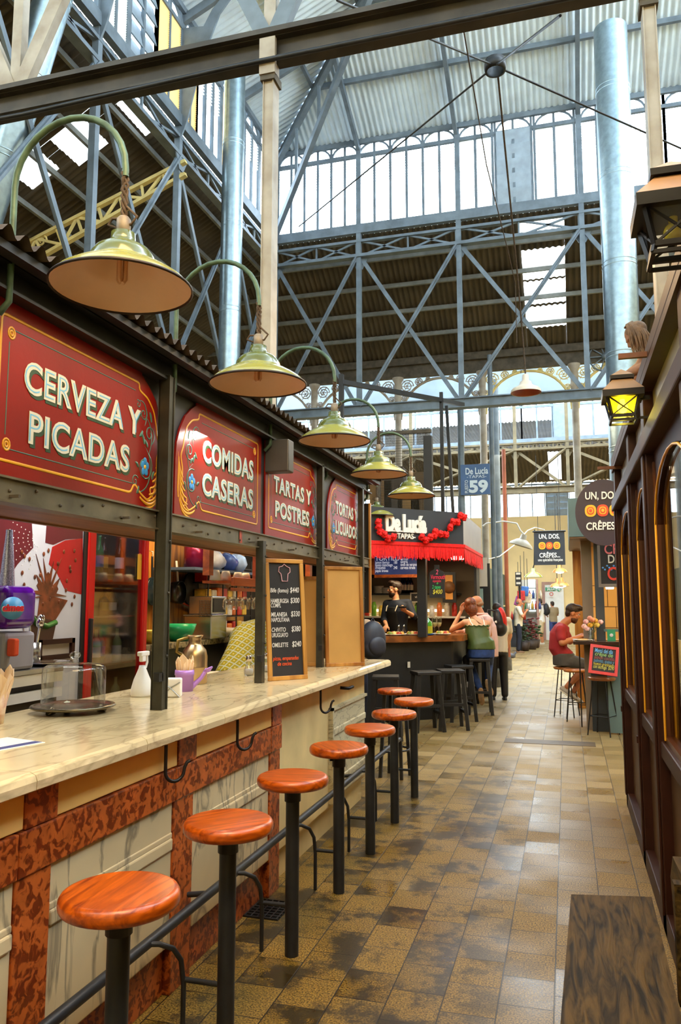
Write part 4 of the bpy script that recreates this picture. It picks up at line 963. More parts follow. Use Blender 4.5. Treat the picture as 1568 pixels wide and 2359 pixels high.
part('handle', MB().tube([c + Vector((-.05, -.06, .18)), c + Vector((-.08, -.09, .2)), c + Vector((-.075, -.085, .27)), c + Vector((-.03, -.03, .29))], .011, 8), M_gold, t)
for (px, py), l in (((573, 1556), 'glass salt shaker left of the second counter post'), ((612, 1548), 'glass shaker half behind the second counter post')):
    c = AZ(px, py, ZT)
    lathe_thing('shaker', l, 'shaker', c, [('glass', [(0, 0), (.03, 0), (.036, .02), (.034, .05), (.018, .075), (.016, .1)], M_clear), ('salt', [(0, .004), (.026, .006), (.03, .022), (.028, .045), (0, .05)], M_wht), ('cap', [(.018, .098), (.02, .1), (.02, .13), (.014, .14), (0, .14)], M_chrome)])
c = AZ(4, 1668, ZT) + Vector((-.03, -.0, 0))
t = lathe_thing('paper_cup', 'printed paper cup full of napkins at the left edge', 'cup', c, [('cup', [(0, 0), (.03, 0), (.045, .13), (.043, .13), (.028, .004), (0, .004)], mat('printed_paper_cup', S(238, 222, 190), .6, 0, 0, 16, col2=S(170, 50, 30)))])
napkins(t, c, .04, .07, 9, .15, .25)
c = AZ(104, 1711, ZT); d1 = (AZ(0, 1697, ZT) - c).normalized(); d2 = AZ(0, 1731, ZT) - c; d2 = (d2 - d1 * d2.dot(d1)).normalized()
t = thing('leaflet', 'white leaflet with navy band lying on the worktop', 'leaflet', c)
def sheet_poly(u0, u1, v0, v1): return [((c + d1 * u + d2 * v).x, (c + d1 * u + d2 * v).y) for u, v in ((u0, v0), (u1, v0), (u1, v1), (u0, v1))]
part('sheet', MB().prism(sheet_poly(0, .21, 0, .297), Matrix.Translation((0, 0, ZT)), .002), M_wht, t)
part('band', MB().prism(sheet_poly(.012, .05, .004, .293), Matrix.Translation((0, 0, ZT + .0022)), .0006), mat('navy_print', S(34, 44, 110), .5, 0, .05), t)
# ================================================================== KITCHEN BEHIND THE COUNTER
XW = -3.1
struct('wall_kitchen', MB().bx(-3.72, -3.66, 2.0, 8.6, 0, 2.68), M_plank)
struct('wall_kitchen_end', MB().bx(-3.9, -3.12, 2.2, 2.26, 0, 2.68), M_creamwall)

ORD = ['first', 'second', 'third', 'fourth', 'fifth', 'sixth', 'seventh', 'eighth', 'ninth', 'tenth', 'eleventh', 'twelfth', 'thirteenth', 'fourteenth', 'fifteenth', 'sixteenth']
# mural panel with splash
yM0, yM1 = 2.9, AX(190, 1400, XW).y
t = thing('mural_panel', 'white and red mural with brown splash bursting from a green pot', 'mural', (XW, (yM0 + yM1) / 2, .9))
part('panel', MB().bx(XW - .03, XW, yM0, yM1, .9, 2.66), mat('mural_white', S(206, 208, 216), .4, 0, .05), t)
def mp(x, y): p = AX(x, y, XW); return (p.y, p.z)
def flat(name, pts, m_, d=.002, lift=0.0): part(name, MB().prism([mp(*q) for q in pts], frame_m((XW + lift, 0, 0), (0, 1, 0), (0, 0, 1)), d), m_, t)
M_mred = mat('mural_red', S(176, 22, 26), .4, 0, .1); M_mdk = mat('mural_maroon', S(96, 22, 34), .4, 0, .1); M_splash = mat('mural_brown', S(110, 52, 22), .35, 0, .5, 18)
flat('red_shape', [(190, 1240), (150, 1245), (120, 1260), (112, 1300), (128, 1315), (150, 1360), (190, 1370)], M_mred)
flat('red_shape', [(-60, 1140), (72, 1190), (76, 1262), (40, 1300), (28, 1318), (-60, 1330)], M_mdk)
flat('maroon_shape', [(108, 1196), (190, 1208), (190, 1240), (150, 1243), (122, 1255), (104, 1250)], M_mdk)
spl = []
for i in range(26):
    a = R(200 - i * 220 / 25); rr = (62 if i % 2 else 30) * (1.0 + .35 * math.sin(i * 2.3)); spl.append((108 + rr * .62 * math.cos(a), 1372 - rr * 1.35 * math.sin(a) * (1 if math.sin(a) > 0 else .3)))
flat('splash', [(84, 1430), *[(min(185, max(58, x)), y) for x, y in spl], (124, 1432)], M_splash, .004, .001)
m = MB()
for k in range(26):
    q = AX(112 + 62 * math.sin(k * 2.4), 1330 - 62 * math.cos(k * 1.7), XW + .004); m.sphere(q, (.004, .012, .014), 8, 5)
part('droplet', m, M_splash, t, kind='stuff')
m = MB()
for k in range(8):
    for j in range(6):
        a = R(150 + k * 14); q = AX(95 + (20 + j * 11) * math.cos(a), 1235 - (20 + j * 11) * math.sin(a) * 1.0 + 6, XW + .004); m.sphere(q, (.002, .004, .004), 6, 4)
part('dot_row', m, M_wht, t, kind='stuff')
flat('pot', [(78, 1418), (128, 1432), (120, 1470), (108, 1500), (78, 1500), (66, 1460)], mat('mural_pot', S(70, 34, 22), .4, 0, .2), .006, .001)
part('pot_rim', MB().tube([AX(70 + 0, 1418, XW + .01), AX(84, 1436, XW + .01), AX(108, 1443, XW + .01), AX(128, 1434, XW + .01)], .018, 8), mat('mural_green', S(50, 110, 40), .4, 0, .2), t)
# fridge
yA, yB = AX(195, 1400, XW).y, AX(335, 1400, XW).y
t = thing('drinks_fridge', 'tall red drinks fridge with glass door between mural and plank wall', 'fridge', (-3.35, (yA + yB) / 2, 0))
M_fred = mat('fridge_red', S(206, 20, 18), .3, 0, .06); M_fdk = mat('fridge_dark_inside', S(34, 38, 48), .5, 0, .1)
part('cabinet', MB().bx(-3.66, -3.63, yA, yB, .04, 2.25).bx(-3.66, -3.14, yA, yA + .03, .04, 2.25).bx(-3.66, -3.14, yB - .03, yB, .04, 2.25).bx(-3.66, -3.14, yA, yB, 2.22, 2.25).bx(-3.66, -3.14, yA, yB, .04, .16), M_fdk, t)
dr = part('door', MB().bx(-3.14, -3.08, yA, yA + .085, .1, 2.25, .01).bx(-3.14, -3.08, yB - .06, yB, .1, 2.25, .01).bx(-3.14, -3.08, yA, yB, 2.1, 2.25, .01).bx(-3.14, -3.08, yA, yB, .1, .22, .01), M_fred, t)
part('door_glass', MB().bx(-3.11, -3.105, yA + .085, yB - .06, .22, 2.1), M_pane, dr)
part('handle', MB().bx(-3.085, -3.06, yA + .02, yA + .05, 1.2, 1.5, .006), M_black, dr)
part('side_strip', MB().bx(-3.14, -3.09, yA - .045, yA - .004, .1, 2.3), M_bblack, t)
shz = [.5, .82, 1.16, 1.5, 1.8]
for z in shz: part('shelf', MB().bx(-3.6, -3.16, yA + .04, yB - .04, z, z + .012), M_steel, t)
m = MB().bx(-3.104, -3.1, yB - .13, yB - .075, 1.78, 1.97); part('sticker', m, M_yel, dr)
m = MB().lathe([(0, 0), (.028, 0), (.028, .004), (0, .004)], (-3.104, yB - .10, 1.95), 16, Matrix.Rotation(R(90), 4, 'Y')); part('sticker_dot', m, M_ored, dr)
part('fridge_lamp', MB().bx(-3.2, -3.17, yA + .05, yB - .05, 2.17, 2.2), mat('fridge_tube', (.8, .9, 1), .4, 0, 0, emit=12, ecol=(.75, .87, 1)), t)
BT = [('wine', S(30, 40, 22), M_wht), ('pale', S(150, 170, 120), M_wht), ('green', S(30, 120, 70), mat('blue_label', S(60, 120, 190), .5, 0, 0)), ('dark', S(24, 18, 20), mat('gold_label', S(200, 170, 80), .5, 0, 0))]
def bottle(x, y, z, h, r_, gm, lm, lab, grp):
    b = thing('bottle', lab, 'bottle', (x, y, z), grp)
    gl0 = part('glass', MB().lathe([(0, 0), (r_, 0), (r_, h * .58), (r_ * .8, h * .68), (r_ * .36, h * .78), (r_ * .33, h * .97), (r_ * .4, h), (0, h)], (x, y, z), 14), gm, b)
    part('paper_label', MB().lathe([(r_ * 1.02, h * .18), (r_ * 1.02, h * .48)], (x, y, z), 14), lm, gl0)
    return b
n_ = 0
for z, cnt, hh in ((1.812, 5, .28), (1.512, 4, .2), (1.172, 5, .24), (.832, 5, .22), (.512, 5, .24)):
    for k in range(cnt):
        kd = BT[(k + n_) % 4] if z > 1.2 else BT[2 if (k % 2) else 1]
        gm = mat('bottle_glass_' + kd[0], kd[1], .12, 0, 0)
        bottle(-3.27 - .05 * (k % 2), yA + .13 + k * (yB - yA - .24) / (cnt - 1), z, hh, .034, gm, kd[2], ORD[k] + ' bottle from the left on the ' + ['top', 'second', 'third', 'fourth', 'lowest'][n_] + ' shelf of the red drinks fridge', 'bottles in the drinks fridge'); 
    n_ += 1
# steel bench, slush machine and bits at the left
yb = AX(140, 1530, -2.78).y
t = thing('work_counter', 'steel work counter with white edge bands at the far left', 'counter', (-2.95, 3.2, 0))
part('cabinet', MB().bx(-3.08, -2.80, 2.3, yb, 0, 1.1), mat('dim_steel_front', S(92, 90, 84), .3, .6, .2, 3), t)
part('top', MB().bx(-3.08, -2.76, 2.3, yb, 1.22, 1.25, .004), M_steel, t); part('edge_band', MB().bx(-2.80, -2.765, 2.3, yb, 1.165, 1.22).bx(-2.80, -2.765, 2.3, yb, 1.08, 1.13), M_wht, t); part('back', MB().bx(-3.08, -2.82, 2.3, yb, 1.1, 1.22), M_slate, t)
p = AX(25, 1400, -2.85); yS = p.y
t = thing('slush_machine', 'purple slush tank with round logo on a grey base at far left', 'drink machine', (-2.86, yS, 1.25))
part('base', MB().bx(-2.97, -2.77, yS - .13, yS + .11, 1.25, AX(25, 1455, -2.85).z, .02), mat('grey_plastic', S(150, 152, 168), .4, 0, .06), t)
zt0, zt1 = AX(25, 1448, -2.85).z, AX(25, 1350, -2.85).z
part('tank', MB().bx(-2.98, -2.75, yS - .16, yS + .1, zt0, zt1, .05), mat('purple_slush_tank', S(86, 12, 150), .15, 0, .25, 12, coat=.6), t)
part('glitter_cone', MB().lathe([(.04, 0), (.032, .12), (.02, .26), (.018, .3)], (-2.86, AX(18, 1300, -2.86).y, zt1), 16), mat('silver_glitter', S(176, 180, 210), .25, .7, .6, 220), t)
lg = AX(28, 1401, -2.748); part('logo_disc', MB().lathe([(0, 0), (.058, 0), (.058, .004), (0, .004)], lg, 28, Matrix.Rotation(R(90), 4, 'Y') @ Matrix.Diagonal((1, 1.5, 1, 1))), mat('logo_blue', S(70, 160, 220), .4, 0, 0), t)
text('logo_word', 'cimes', .05, mat('logo_red', S(214, 30, 50), .4, 0, 0), t, frame_m(lg + Vector((.006, -.080, -.014)), (0, 1, 0), (0, 0, 1)), 1, .04, .004, fit=.16)
text('logo_word_edge', 'cimes', .05, M_wht, t, frame_m(lg + Vector((.004, -.083, -.015)), (0, 1, 0), (0, 0, 1)), 1, .07, .003, fit=.166)
part('tap', MB().bx(-2.77, -2.72, AX(28, 1490, -2.75).y - .02, AX(28, 1490, -2.75).y + .02, 1.33, 1.42, .01), M_ored, t)
p = AX(72, 1500, -2.9); c = Vector((-2.9, p.y, 1.25))
t = lathe_thing('utensil_pot', 'steel pot of ladles and spoons beside the slush machine', 'utensil pot', c, [('pot', [(0, 0), (.05, 0), (.052, .13), (.048, .13), (.046, .005), (0, .005)], M_steel)])
for k in range(5):
    a = k * 1.3; e = c + Vector((.05 * math.cos(a), .06 * math.sin(a), .24 + .02 * (k % 3))); part('spoon', MB().tube([c + Vector((.02 * math.cos(a), .02 * math.sin(a), .02)), e], .006, 6).sphere(e, (.02, .026, .03), 10, 6), M_chrome, t)
c = AX(110, 1525, -2.85); t = thing('steel_tray', 'shiny oval steel tray on the work counter', 'tray', (c.x, c.y, 1.252))
part('tray', MB().lathe([(0, 0), (.1, 0), (.13, .012), (.14, .02), (.13, .016), (0, .006)], (c.x, c.y, 1.252), 28), M_chrome, t)
q0 = AX(88, 1475, XW + .02); q1 = AX(168, 1530, XW + .02)
t = thing('picture_frame', 'small dark wooden frame leaning below the mural', 'frame', (XW, q0.y, q1.z))
m = MB(); ya, yb2, za, zb2 = q0.y, q1.y, 1.252, q0.z
m.bx(XW + .002, XW + .03, ya, yb2, zb2 - .03, zb2).bx(XW + .002, XW + .03, ya, yb2, za, za + .03).bx(XW + .002, XW + .03, ya, ya + .03, za, zb2).bx(XW + .002, XW + .03, yb2 - .03, yb2, za, zb2)
part('moulding', m, M_brown, t); part('sheet', MB().bx(XW + .002, XW + .008, ya + .03, yb2 - .03, za + .03, zb2 - .03), M_offw, t)
# back work surface with things on it
XK = -3.3
t = thing('stone_work_surface', 'low stone work surface under the hanging pans', 'work surface', (-3.45, 6.6, 0))
zk = AX(380, 1480, XK).z
part('slab', MB().bx(-3.65, -3.2, 5.35, 8.3, zk - .05, zk, .005), veined('speckled_granite', S(150, 140, 116), S(60, 54, 44), 20, 1, .3, cell=True), t)
part('base', MB().bx(-3.65, -3.26, 5.35, 8.3, 0, zk - .05), M_bblack, t)
def pan(px, py, r_, lab, m_=M_bblack):
    c = AX(px, py, -3.62); t = thing('frying_pan', lab, 'pan', c)
    q = Matrix.Rotation(R(90), 4, 'Y')
    part('dish', MB().lathe([(0, 0), (r_ * .72, 0), (r_, .04), (r_ * .98, .045), (r_ * .7, .008), (0, .008)], c, 32, q).lathe([(r_ * .62, .0), (r_ * .66, -.006), (r_ * .7, 0)], c + Vector((.045, 0, 0)), 32, q), m_, t)
    part('base_disc', MB().lathe([(0, .047), (r_ * .74, .047), (r_ * .98, .02)], c, 32, q), m_, t)
    part('handle', MB().beam(c + Vector((.02, 0, r_ * .9)), c + Vector((.015, 0, r_ * .9 + .2)), .025, .012, (1, 0, 0), .004), M_black, t)
    part('hook', MB().tube([c + Vector((.02, 0, r_ * .9 + .19)), c + Vector((.02, 0, r_ * .9 + .24)), c + Vector((-.03, 0, r_ * .9 + .25))], .004, 5), M_steel, t)
pan(432, 1357, .165, 'large black frying pan hanging on the plank wall')
pan(345, 1362, .13, 'blue-black pan hanging beside the red fridge', mat('blue_black_enamel', S(20, 34, 44), .25, 0, .1))
c = AX(398, 1365, -3.6); t = thing('saucepan', 'steel saucepan with long bright handle on the plank wall', 'pan', c)
part('dish', MB().lathe([(0, 0), (.1, 0), (.11, .09), (.105, .09)], c, 24, Matrix.Rotation(R(90), 4, 'Y')), mat('old_steel', S(80, 76, 70), .35, .8, .2), t); part('handle', MB().beam(c + Vector((.05, 0, .1)), c + Vector((.03, 0, .3)), .022, .01, (1, 0, 0)), M_wht, t)
c = AX(402, 1445, -3.655); t = thing('wall_disc', 'small pale round disc fixed to the plank wall', 'disc', c); part('disc', MB().lathe([(0, 0), (.035, 0), (.035, .012), (0, .012)], c, 20, Matrix.Rotation(R(90), 4, 'Y')), M_offw, t)
a_, b_ = AX(414, 1387, -3.6), AX(452, 1402, -3.6); t = thing('spatula', 'red handled spatula hanging slanted under the pans', 'spatula', a_)
part('handle', MB().tube([a_, a_.lerp(b_, .6)], .008, 6), M_ored, t); part('blade', MB().beam(a_.lerp(b_, .6), b_, .03, .006), M_steel, t)
def bowl(px, py, r_, h, lab, m_, X=XK, z=None):
    c = AX(px, py, X); c.z = zk if z is None else z
    return lathe_thing('bowl', lab, 'bowl', c, [('bowl', [(0, 0), (r_ * .5, 0), (r_ * .85, h * .5), (r_, h), (r_ * .95, h), (r_ * .8, h * .5), (r_ * .45, .01), (0, .01)], m_)])
bowl(412, 1478, .15, .15, 'big bright green mixing bowl', mat('green_plastic', S(30, 160, 110), .3, 0, .06))
bowl(352, 1472, .1, .11, 'pale yellow bowl beside the fridge', mat('yellow_plastic', S(226, 206, 80), .35, 0, .06))
bowl(512, 1485, .14, .09, 'white enamel basin with dark rim', M_wht, -3.28)
c = AX(473, 1462, XK); t = thing('steel_pot', 'square brushed steel pan on the work surface', 'pot', (c.x, c.y, zk))
part('box', MB().bx(c.x - .14, c.x + .14, c.y - .17, c.y + .17, zk, zk + .22, .01), M_steel, t); part('rim', MB().bx(c.x - .15, c.x + .15, c.y - .18, c.y + .18, zk + .215, zk + .225, .004), M_steel, t)
t = thing('toaster_oven', 'small steel toaster oven stacked on the square steel pan', 'oven', (c.x, c.y + .06, zk + .23)); z = zk + .228
part('body', MB().bx(c.x - .12, c.x + .12, c.y - .12, c.y + .2, z, z + .17, .008), M_steel, t); part('door', MB().bx(c.x + .12, c.x + .13, c.y - .1, c.y + .15, z + .02, z + .15), M_bblack, t)
t = thing('fryer_basket', 'dark wire fryer basket left of the toaster oven', 'basket', (c.x, c.y - .2, z))
m = MB()
for k in range(8):
    m.beam((c.x + .1, c.y - .34 + k * .03, z - .02), (c.x + .1, c.y - .34 + k * .03, z + .13), .004, .004)
    m.beam((c.x + .1, c.y - .34, z - .02 + k * .021), (c.x + .1, c.y - .13, z - .02 + k * .021), .004, .004)
part('wire', m, M_black, t)
# shelving with lit goods behind the cook
t = thing('goods_rack', 'wire rack of packaged goods glowing orange behind the cook', 'rack', (-3.5, 7.4, zk))
m = MB()
for k in range(5): m.bx(-3.6, -3.4, 7.1, 8.2, zk + .02 + k * .17, zk + .03 + k * .17)
for y in (7.1, 7.45, 7.8, 8.2): m.bx(-3.41, -3.4, y, y + .012, zk, zk + .8)
part('wire_shelf', m, M_black, t)
pk = [mat('packet_' + n, S(*c), .45, 0, .2, 20) for n, c in (('orange', (226, 110, 30)), ('red', (190, 40, 30)), ('yellow', (230, 180, 60)), ('white', (226, 214, 190)))]
for k in range(4):
    for j in range(8):
        y = 7.13 + j * .13; z = zk + .032 + k * .17; o = solo('packet', MB().bx(-3.57, -3.43, y, y + .11, z, z + random.uniform(.08, .13), .01), pk[(k * 3 + j * 5) % 4], 'small food packet, ' + ORD[j] + ' from the left on the ' + ['lowest', 'second', 'third', 'top'][k] + ' tier of the wire rack', 'packet', 'packets on the wire rack')
# hanging orange shelf with glasses
XG = -2.46; gy0, gy1 = AX(466, 1330, XG - .26).y, AX(735, 1340, XG).y
t = thing('hanging_shelf', 'orange wooden shelf hung over the counter with glasses below', 'shelf', (XG, gy0, 1.7))
part('front_board', MB().bx(XG - .02, XG + .01, gy0, gy1, 1.735, 1.80, .004), M_orange, t); part('shelf_board', MB().bx(XG - .26, XG - .02, gy0, gy1, 1.755, 1.775), M_orange, t); part('lower_rail', MB().bx(XG - .02, XG + .005, gy0, gy1, 1.695, 1.72), M_orange, t)
for px in (481, 593, 712):
    y = AX(px, 1290, XG).y; part('hanger_post', MB().bx(XG - .03, XG + .02, y - .035, y + .035, 1.80, 2.67), M_orange, t)
cups = [(500, 1314, .05, .055, 'blue-rimmed cup'), (522, 1314, .06, .05, 'cream bowl'), (555, 1313, .045, .05, 'grey cup'), (570, 1314, .05, .045, 'tan bowl')]
for k, px in enumerate((496, 520, 548, 566, 615, 627, 639, 650)):
    y = AX(px, 1312, XG - .1).y
    lathe_thing('cup', ORD[k] + ' upturned pale cup from the left on the orange hanging shelf', 'cup', (XG - .1, y, 1.776), [('cup', [(0, .075), (.028, .075), (.036, .05), (.045, .0), (.041, 0), (.03, .06), (0, .068)], M_offw)], 18, 'upturned cups on the hanging shelf')
g0 = None
for k in range(14):
    y = gy0 + .16 + k * (gy1 - gy0 - .6) / 13; x = XG - .07 - .1 * (k % 2)
    if g0 is None:
        g0 = lathe_thing('wine_glass', 'stemmed glass hanging upside down from the orange shelf', 'glass', (x, y, 1.55), [('bowl', [(.036, 0), (.045, .03), (.042, .07), (.02, .1), (.006, .105)], M_clear), ('stem', [(.006, .105), (.005, .17), (.03, .195), (.036, .2)], M_clear)], 16, 'glasses hanging below the orange shelf'); gx, gyy = x, y
        g0['label'] = 'first stemmed glass from the left hanging below the orange shelf'
    else: dup(g0, (x - gx, y - gyy, 0), ORD[k] + ' stemmed glass from the left hanging below the orange shelf')
# high shelf with tins and bags
c0, c1 = AX(430, 1310, -3.3), AX(600, 1310, -3.3); zz = AX(470, 1310, -3.3).z
t = thing('high_shelf', 'blue-edged high shelf holding a purple tin and bags', 'shelf', (-3.45, c0.y, zz - .02)); part('board', MB().bx(-3.65, -3.22, c0.y, c1.y + .4, zz - .025, zz), mat('blue_edge_board', S(70, 90, 120), .5, 0, .1), t); part('bracket', MB().bx(-3.65, -3.6, c0.y + .1, c0.y + .13, zz - .2, zz - .025), M_black, t); part('bracket', MB().bx(-3.65, -3.6, c1.y, c1.y + .03, zz - .2, zz - .025), M_black, t)
c = AX(461, 1300, -3.35); lathe_thing('tin', 'shiny dark purple tin on the high shelf', 'tin', (-3.4, c.y, zz), [('can', [(0, 0), (.11, 0), (.11, .24), (.1, .245), (0, .245)], mat('purple_tin', S(112, 20, 62), .25, .6, .1))])
for k, (px, col, lb) in enumerate(((520, (200, 208, 228), 'crumpled white and blue bag on the high shelf'), (548, (60, 84, 160), 'blue and red printed bag on the high shelf'), (570, (180, 196, 214), 'pale plastic bag at the end of the high shelf'))):
    c = AX(px, 1290, -3.3); m = MB().sphere((-3.42, c.y, zz + .1), (.1, .15, .1), 14, 8)
    m.v = [(x + random.uniform(-.012, .012), y + random.uniform(-.012, .012), max(zz, z + random.uniform(-.012, .012))) for x, y, z in m.v]
    solo('plastic_bag', m, mat('bag_%s' % 'abc'[k], S(*col), .3, 0, .25, 9), lb, 'bag')
m = MB().sphere((-3.0, AX(490, 1530, -3.0).y, .93), (.12, .2, .08), 16, 8); m.v = [(x + random.uniform(-.01, .01), y + random.uniform(-.01, .01), z) for x, y, z in m.v]
t = thing('side_table', 'low dark table holding a white plastic bag behind the jug', 'table', (-3.0, AX(490, 1530, -3.0).y, 0)); ys_ = AX(490, 1530, -3.0).y
part('top', MB().bx(-3.18, -2.8, ys_ - .3, ys_ + .35, .82, .85), M_black, t); part('leg', MB().bx(-3.15, -3.1, ys_ - .27, ys_ - .22, 0, .82), M_black, t); part('leg', MB().bx(-2.86, -2.82, ys_ + .27, ys_ + .32, 0, .82), M_black, t)
solo('plastic_bag', m, M_wht, 'crumpled white plastic bag on the low dark table', 'bag')
# chalkboard and dark curtain at the stall's far end
a_, b_ = AX(768, 1303, -2.75), AX(815, 1345, -2.75)
a_ = AY(768, 1303, 8.7); b_ = AY(822, 1348, 8.7)
t = thing('chalkboard', 'small chalkboard with blue writing behind the far end post', 'chalkboard', (a_.x, 8.7, b_.z))
part('board', MB().bx(a_.x - .03, b_.x + .06, 8.7, 8.72, b_.z - .1, a_.z + .02), M_board, t)
text('chalk_line', 'Papas', .12, mat('blue_chalk', S(60, 150, 220), .8, 0, 0), t, frame_m((a_.x + .03, 8.698, a_.z - .12), (1, 0, 0), (0, 0, 1)), .8, .015, .002, shear=.2)
text('chalk_line', 'Bravas', .12, mat('blue_chalk', S(60, 150, 220)), t, frame_m((a_.x + .07, 8.698, a_.z - .24), (1, 0, 0), (0, 0, 1)), .8, .015, .002, shear=.2)
a_ = AY(824, 1310, 7.66); b_ = AY(850, 1412, 7.66)
t = thing('folded_shutter', 'black folded wooden shutter beside the last counter post', 'shutter', (a_.x, 7.66, b_.z)); part('leaf', MB().bx(a_.x, b_.x, 7.66, 7.69, b_.z, AY(830, 1160, 7.66).z, .004), M_bblack, t); part('edge_strip', MB().bx(b_.x, b_.x + .018, 7.65, 7.69, b_.z, AY(830, 1160, 7.66).z), M_tan, t); part('hinge', MB().bx(a_.x - .02, a_.x + .05, 7.6, 7.66, 2.0, 2.04), M_black, t)
# ================================================================== TAPAS STALL
def on_line(px, A, B):
    """point on vertical plane through A,B (xy) seen in pixel column px"""
    n = Vector((B[1] - A[1], -(B[0] - A[0]), 0)); return lambda y: APL(px, y, (A[0], A[1], 0), n)
FA, FB = Vector((-3.1, 9.2)), Vector((-1.36, 10.94)); FD = (FB - FA).normalized(); FN = Vector((FD.y, -FD.x))
fd3, fn3 = Vector((FD.x, FD.y, 0)), Vector((FN.x, FN.y, 0))
def fas(px, y, lift=0.0): q = on_line(px, FA, FB)(y); return q + fn3 * lift
zf0, zf1 = fas(1062, 1254).z, fas(1062, 1181).z
t = thing('tapas_stall', 'dark tapas stall with white De Lucia lettering and grey side fascia', 'stall', (-2.2, 11.2, 0))
def slab(m, A, B, z0, z1, th): m.beam((A.x, A.y, (z0 + z1) / 2), (B.x, B.y, (z0 + z1) / 2), th, z1 - z0); return m
part('front_fascia', slab(MB(), FA - FN * .03, FB - FN * .03, zf0, zf1, .06), M_slate, t)
part('side_fascia', MB().bx(-1.40, -1.36, 10.96, 13.4, zf0, zf1), mat('warm_grey_panel', S(150, 140, 134), .5, 0, .1, 2), t)
part('roof_panel', MB().prism([(FA.x, FA.y + .05), (FB.x - .05, FB.y + .05), (-1.42, 13.3), (-4.2, 13.3), (-4.2, 9.3)], Matrix.Translation((0, 0, zf0 + .1)), .04), M_bblack, t)
part('back_wall', MB().bx(-4.2, -1.4, 13.3, 13.36, 0, zf1), mat('stall_back_wall', S(110, 96, 70), .6, 0, .12, 2), t)
part('side_wall', MB().bx(-4.26, -4.2, 9.3, 13.36, 0, zf1), M_bblack, t)
part('side_panel', MB().bx(-1.44, -1.40, 12.9, 13.3, 0, zf0), M_bblack, t)
part('light_strip', MB().bx(-3.9, -2.0, 13.16, 13.3, 1.46, 1.50), mat('bar_strip_light', (1, .85, .6), .5, 0, 0, emit=5, ecol=(1, .84, .56)), t)
for px in (1047, 1060):
    q = AY(px, 1289, 11.9); part('spot_lamp', MB().lathe([(0, 0), (.05, 0), (.055, .03), (.03, .05)], q, 16), mat('spot_glow', (1, .95, .85), .5, 0, 0, emit=14, ecol=(1, .9, .72)), t)
a_ = fas(885, 1220, .0); b_ = fas(979, 1220, .0)
M_lett = mat('white_raised_letters', S(244, 244, 240), .45, 0, 0)
text('stall_lettering', 'De Luc\u00eda', .30, M_lett, t, frame_m(fas(886, 1221), fd3, (0, 0, 1)), 1, .065, .03, fit=(b_ - a_).length, space=.96)
part('underline', slab(MB(), Vector(fas(886, 1224, .012).xy), Vector(fas(978, 1224, .012).xy), fas(930, 1226).z, fas(930, 1223).z, .024), M_lett, t)
text('stall_lettering', '-TAPAS-', .10, M_lett, t, frame_m(fas(909, 1240), fd3, (0, 0, 1)), 1, .02, .02, fit=(fas(955, 1240) - fas(909, 1240)).length)
part('corner_post', MB().bx(-1.98, -1.86, 10.72, 10.84, 1.14, zf0), M_bblack, t)
# counter
CA, CB = Vector((-3.0, 10.0)), Vector((-1.5, 11.16)); CD = (CB - CA).normalized(); CN = Vector((CD.y, -CD.x))
t = thing('tapas_counter', 'black bar counter with thick brown wooden top at the tapas stall', 'counter', (-2.2, 10.8, 0))
CA2, CB2 = CA - CN * .09, CB - CN * .09 + Vector((-.04, .0))
part('front', slab(MB(), CA2 - CN * .02, CB2 - CN * .02, 0, 1.08, .04).prism([(CB2.x - .02, CB2.y), (CB2.x + .02, CB2.y + .05), (CB2.x + .02, 13.2), (CB2.x - .02, 13.2)], Matrix.Translation((0, 0, 0)), 1.08), M_bblack, t)
part('top', MB().prism([(CA.x, CA.y), (CB.x, CB.y), (-1.42, 11.28), (-1.42, 13.2), (-1.95, 13.2), (-1.95, 11.72), (CA.x - .45, CA.y + .75)], Matrix.Translation((0, 0, 1.07)), .0845), grain('brown_bar_top', S(150, 84, 34), S(104, 54, 18), 0, 7, 1.2, .3), t)
part('brass_plate', MB().obox(Vector((*(CA.lerp(CB, .62) + CN * .0), .76)) + Vector((-.05, .06, 0)), (.04, .01, .08), Matrix.Rotation(math.atan2(CD.y, CD.x), 4, 'Z')), M_offw, t)
# fringe and garlands
def fringe(lab, A, B, z0, z1, n):
    t = thing('red_fringe', lab, 'fringe', (A.x, A.y, z1)); d = (B - A) / n; m = MB(); nn = Vector((d.y, -d.x)).normalized() * .012
    for i in range(n):
        p, q = A + d * i, A + d * (i + 1); l = random.uniform(0, .05); zb = z0 + l
        o = nn * random.uniform(-.6, 1.2)
        m.add([(p.x, p.y, z1 - .03), (q.x, q.y, z1 - .03), (q.x + o.x, q.y + o.y, zb), (p.x + o.x, p.y + o.y, zb + .01), (p.x - nn.x * .3, p.y - nn.y * .3, z1 - .03), (q.x - nn.x * .3, q.y - nn.y * .3, z1 - .03), (q.x + o.x * .5, q.y + o.y * .5, zb), (p.x + o.x * .5, p.y + o.y * .5, zb)], [(0, 1, 2, 3), (7, 6, 5, 4), (0, 3, 7, 4), (1, 5, 6, 2), (3, 2, 6, 7)])
    part('strands', m, M_scar, t, kind='stuff'); part('band', slab(MB(), A, B, z1 - .035, z1 + .01, .02), M_scar, t)
zfr = fas(1062, 1256).z
fringe('bright red tasselled fringe along the front of the tapas fascia', FA + FN * .012, FB + FN * .012, fas(960, 1291).z, zfr, 240)
fringe('bright red tasselled fringe down the side of the tapas stall', FB + Vector((.012, .0)), Vector((-1.348, 13.4)), fas(1062, 1293).z - .03, zfr, 110)
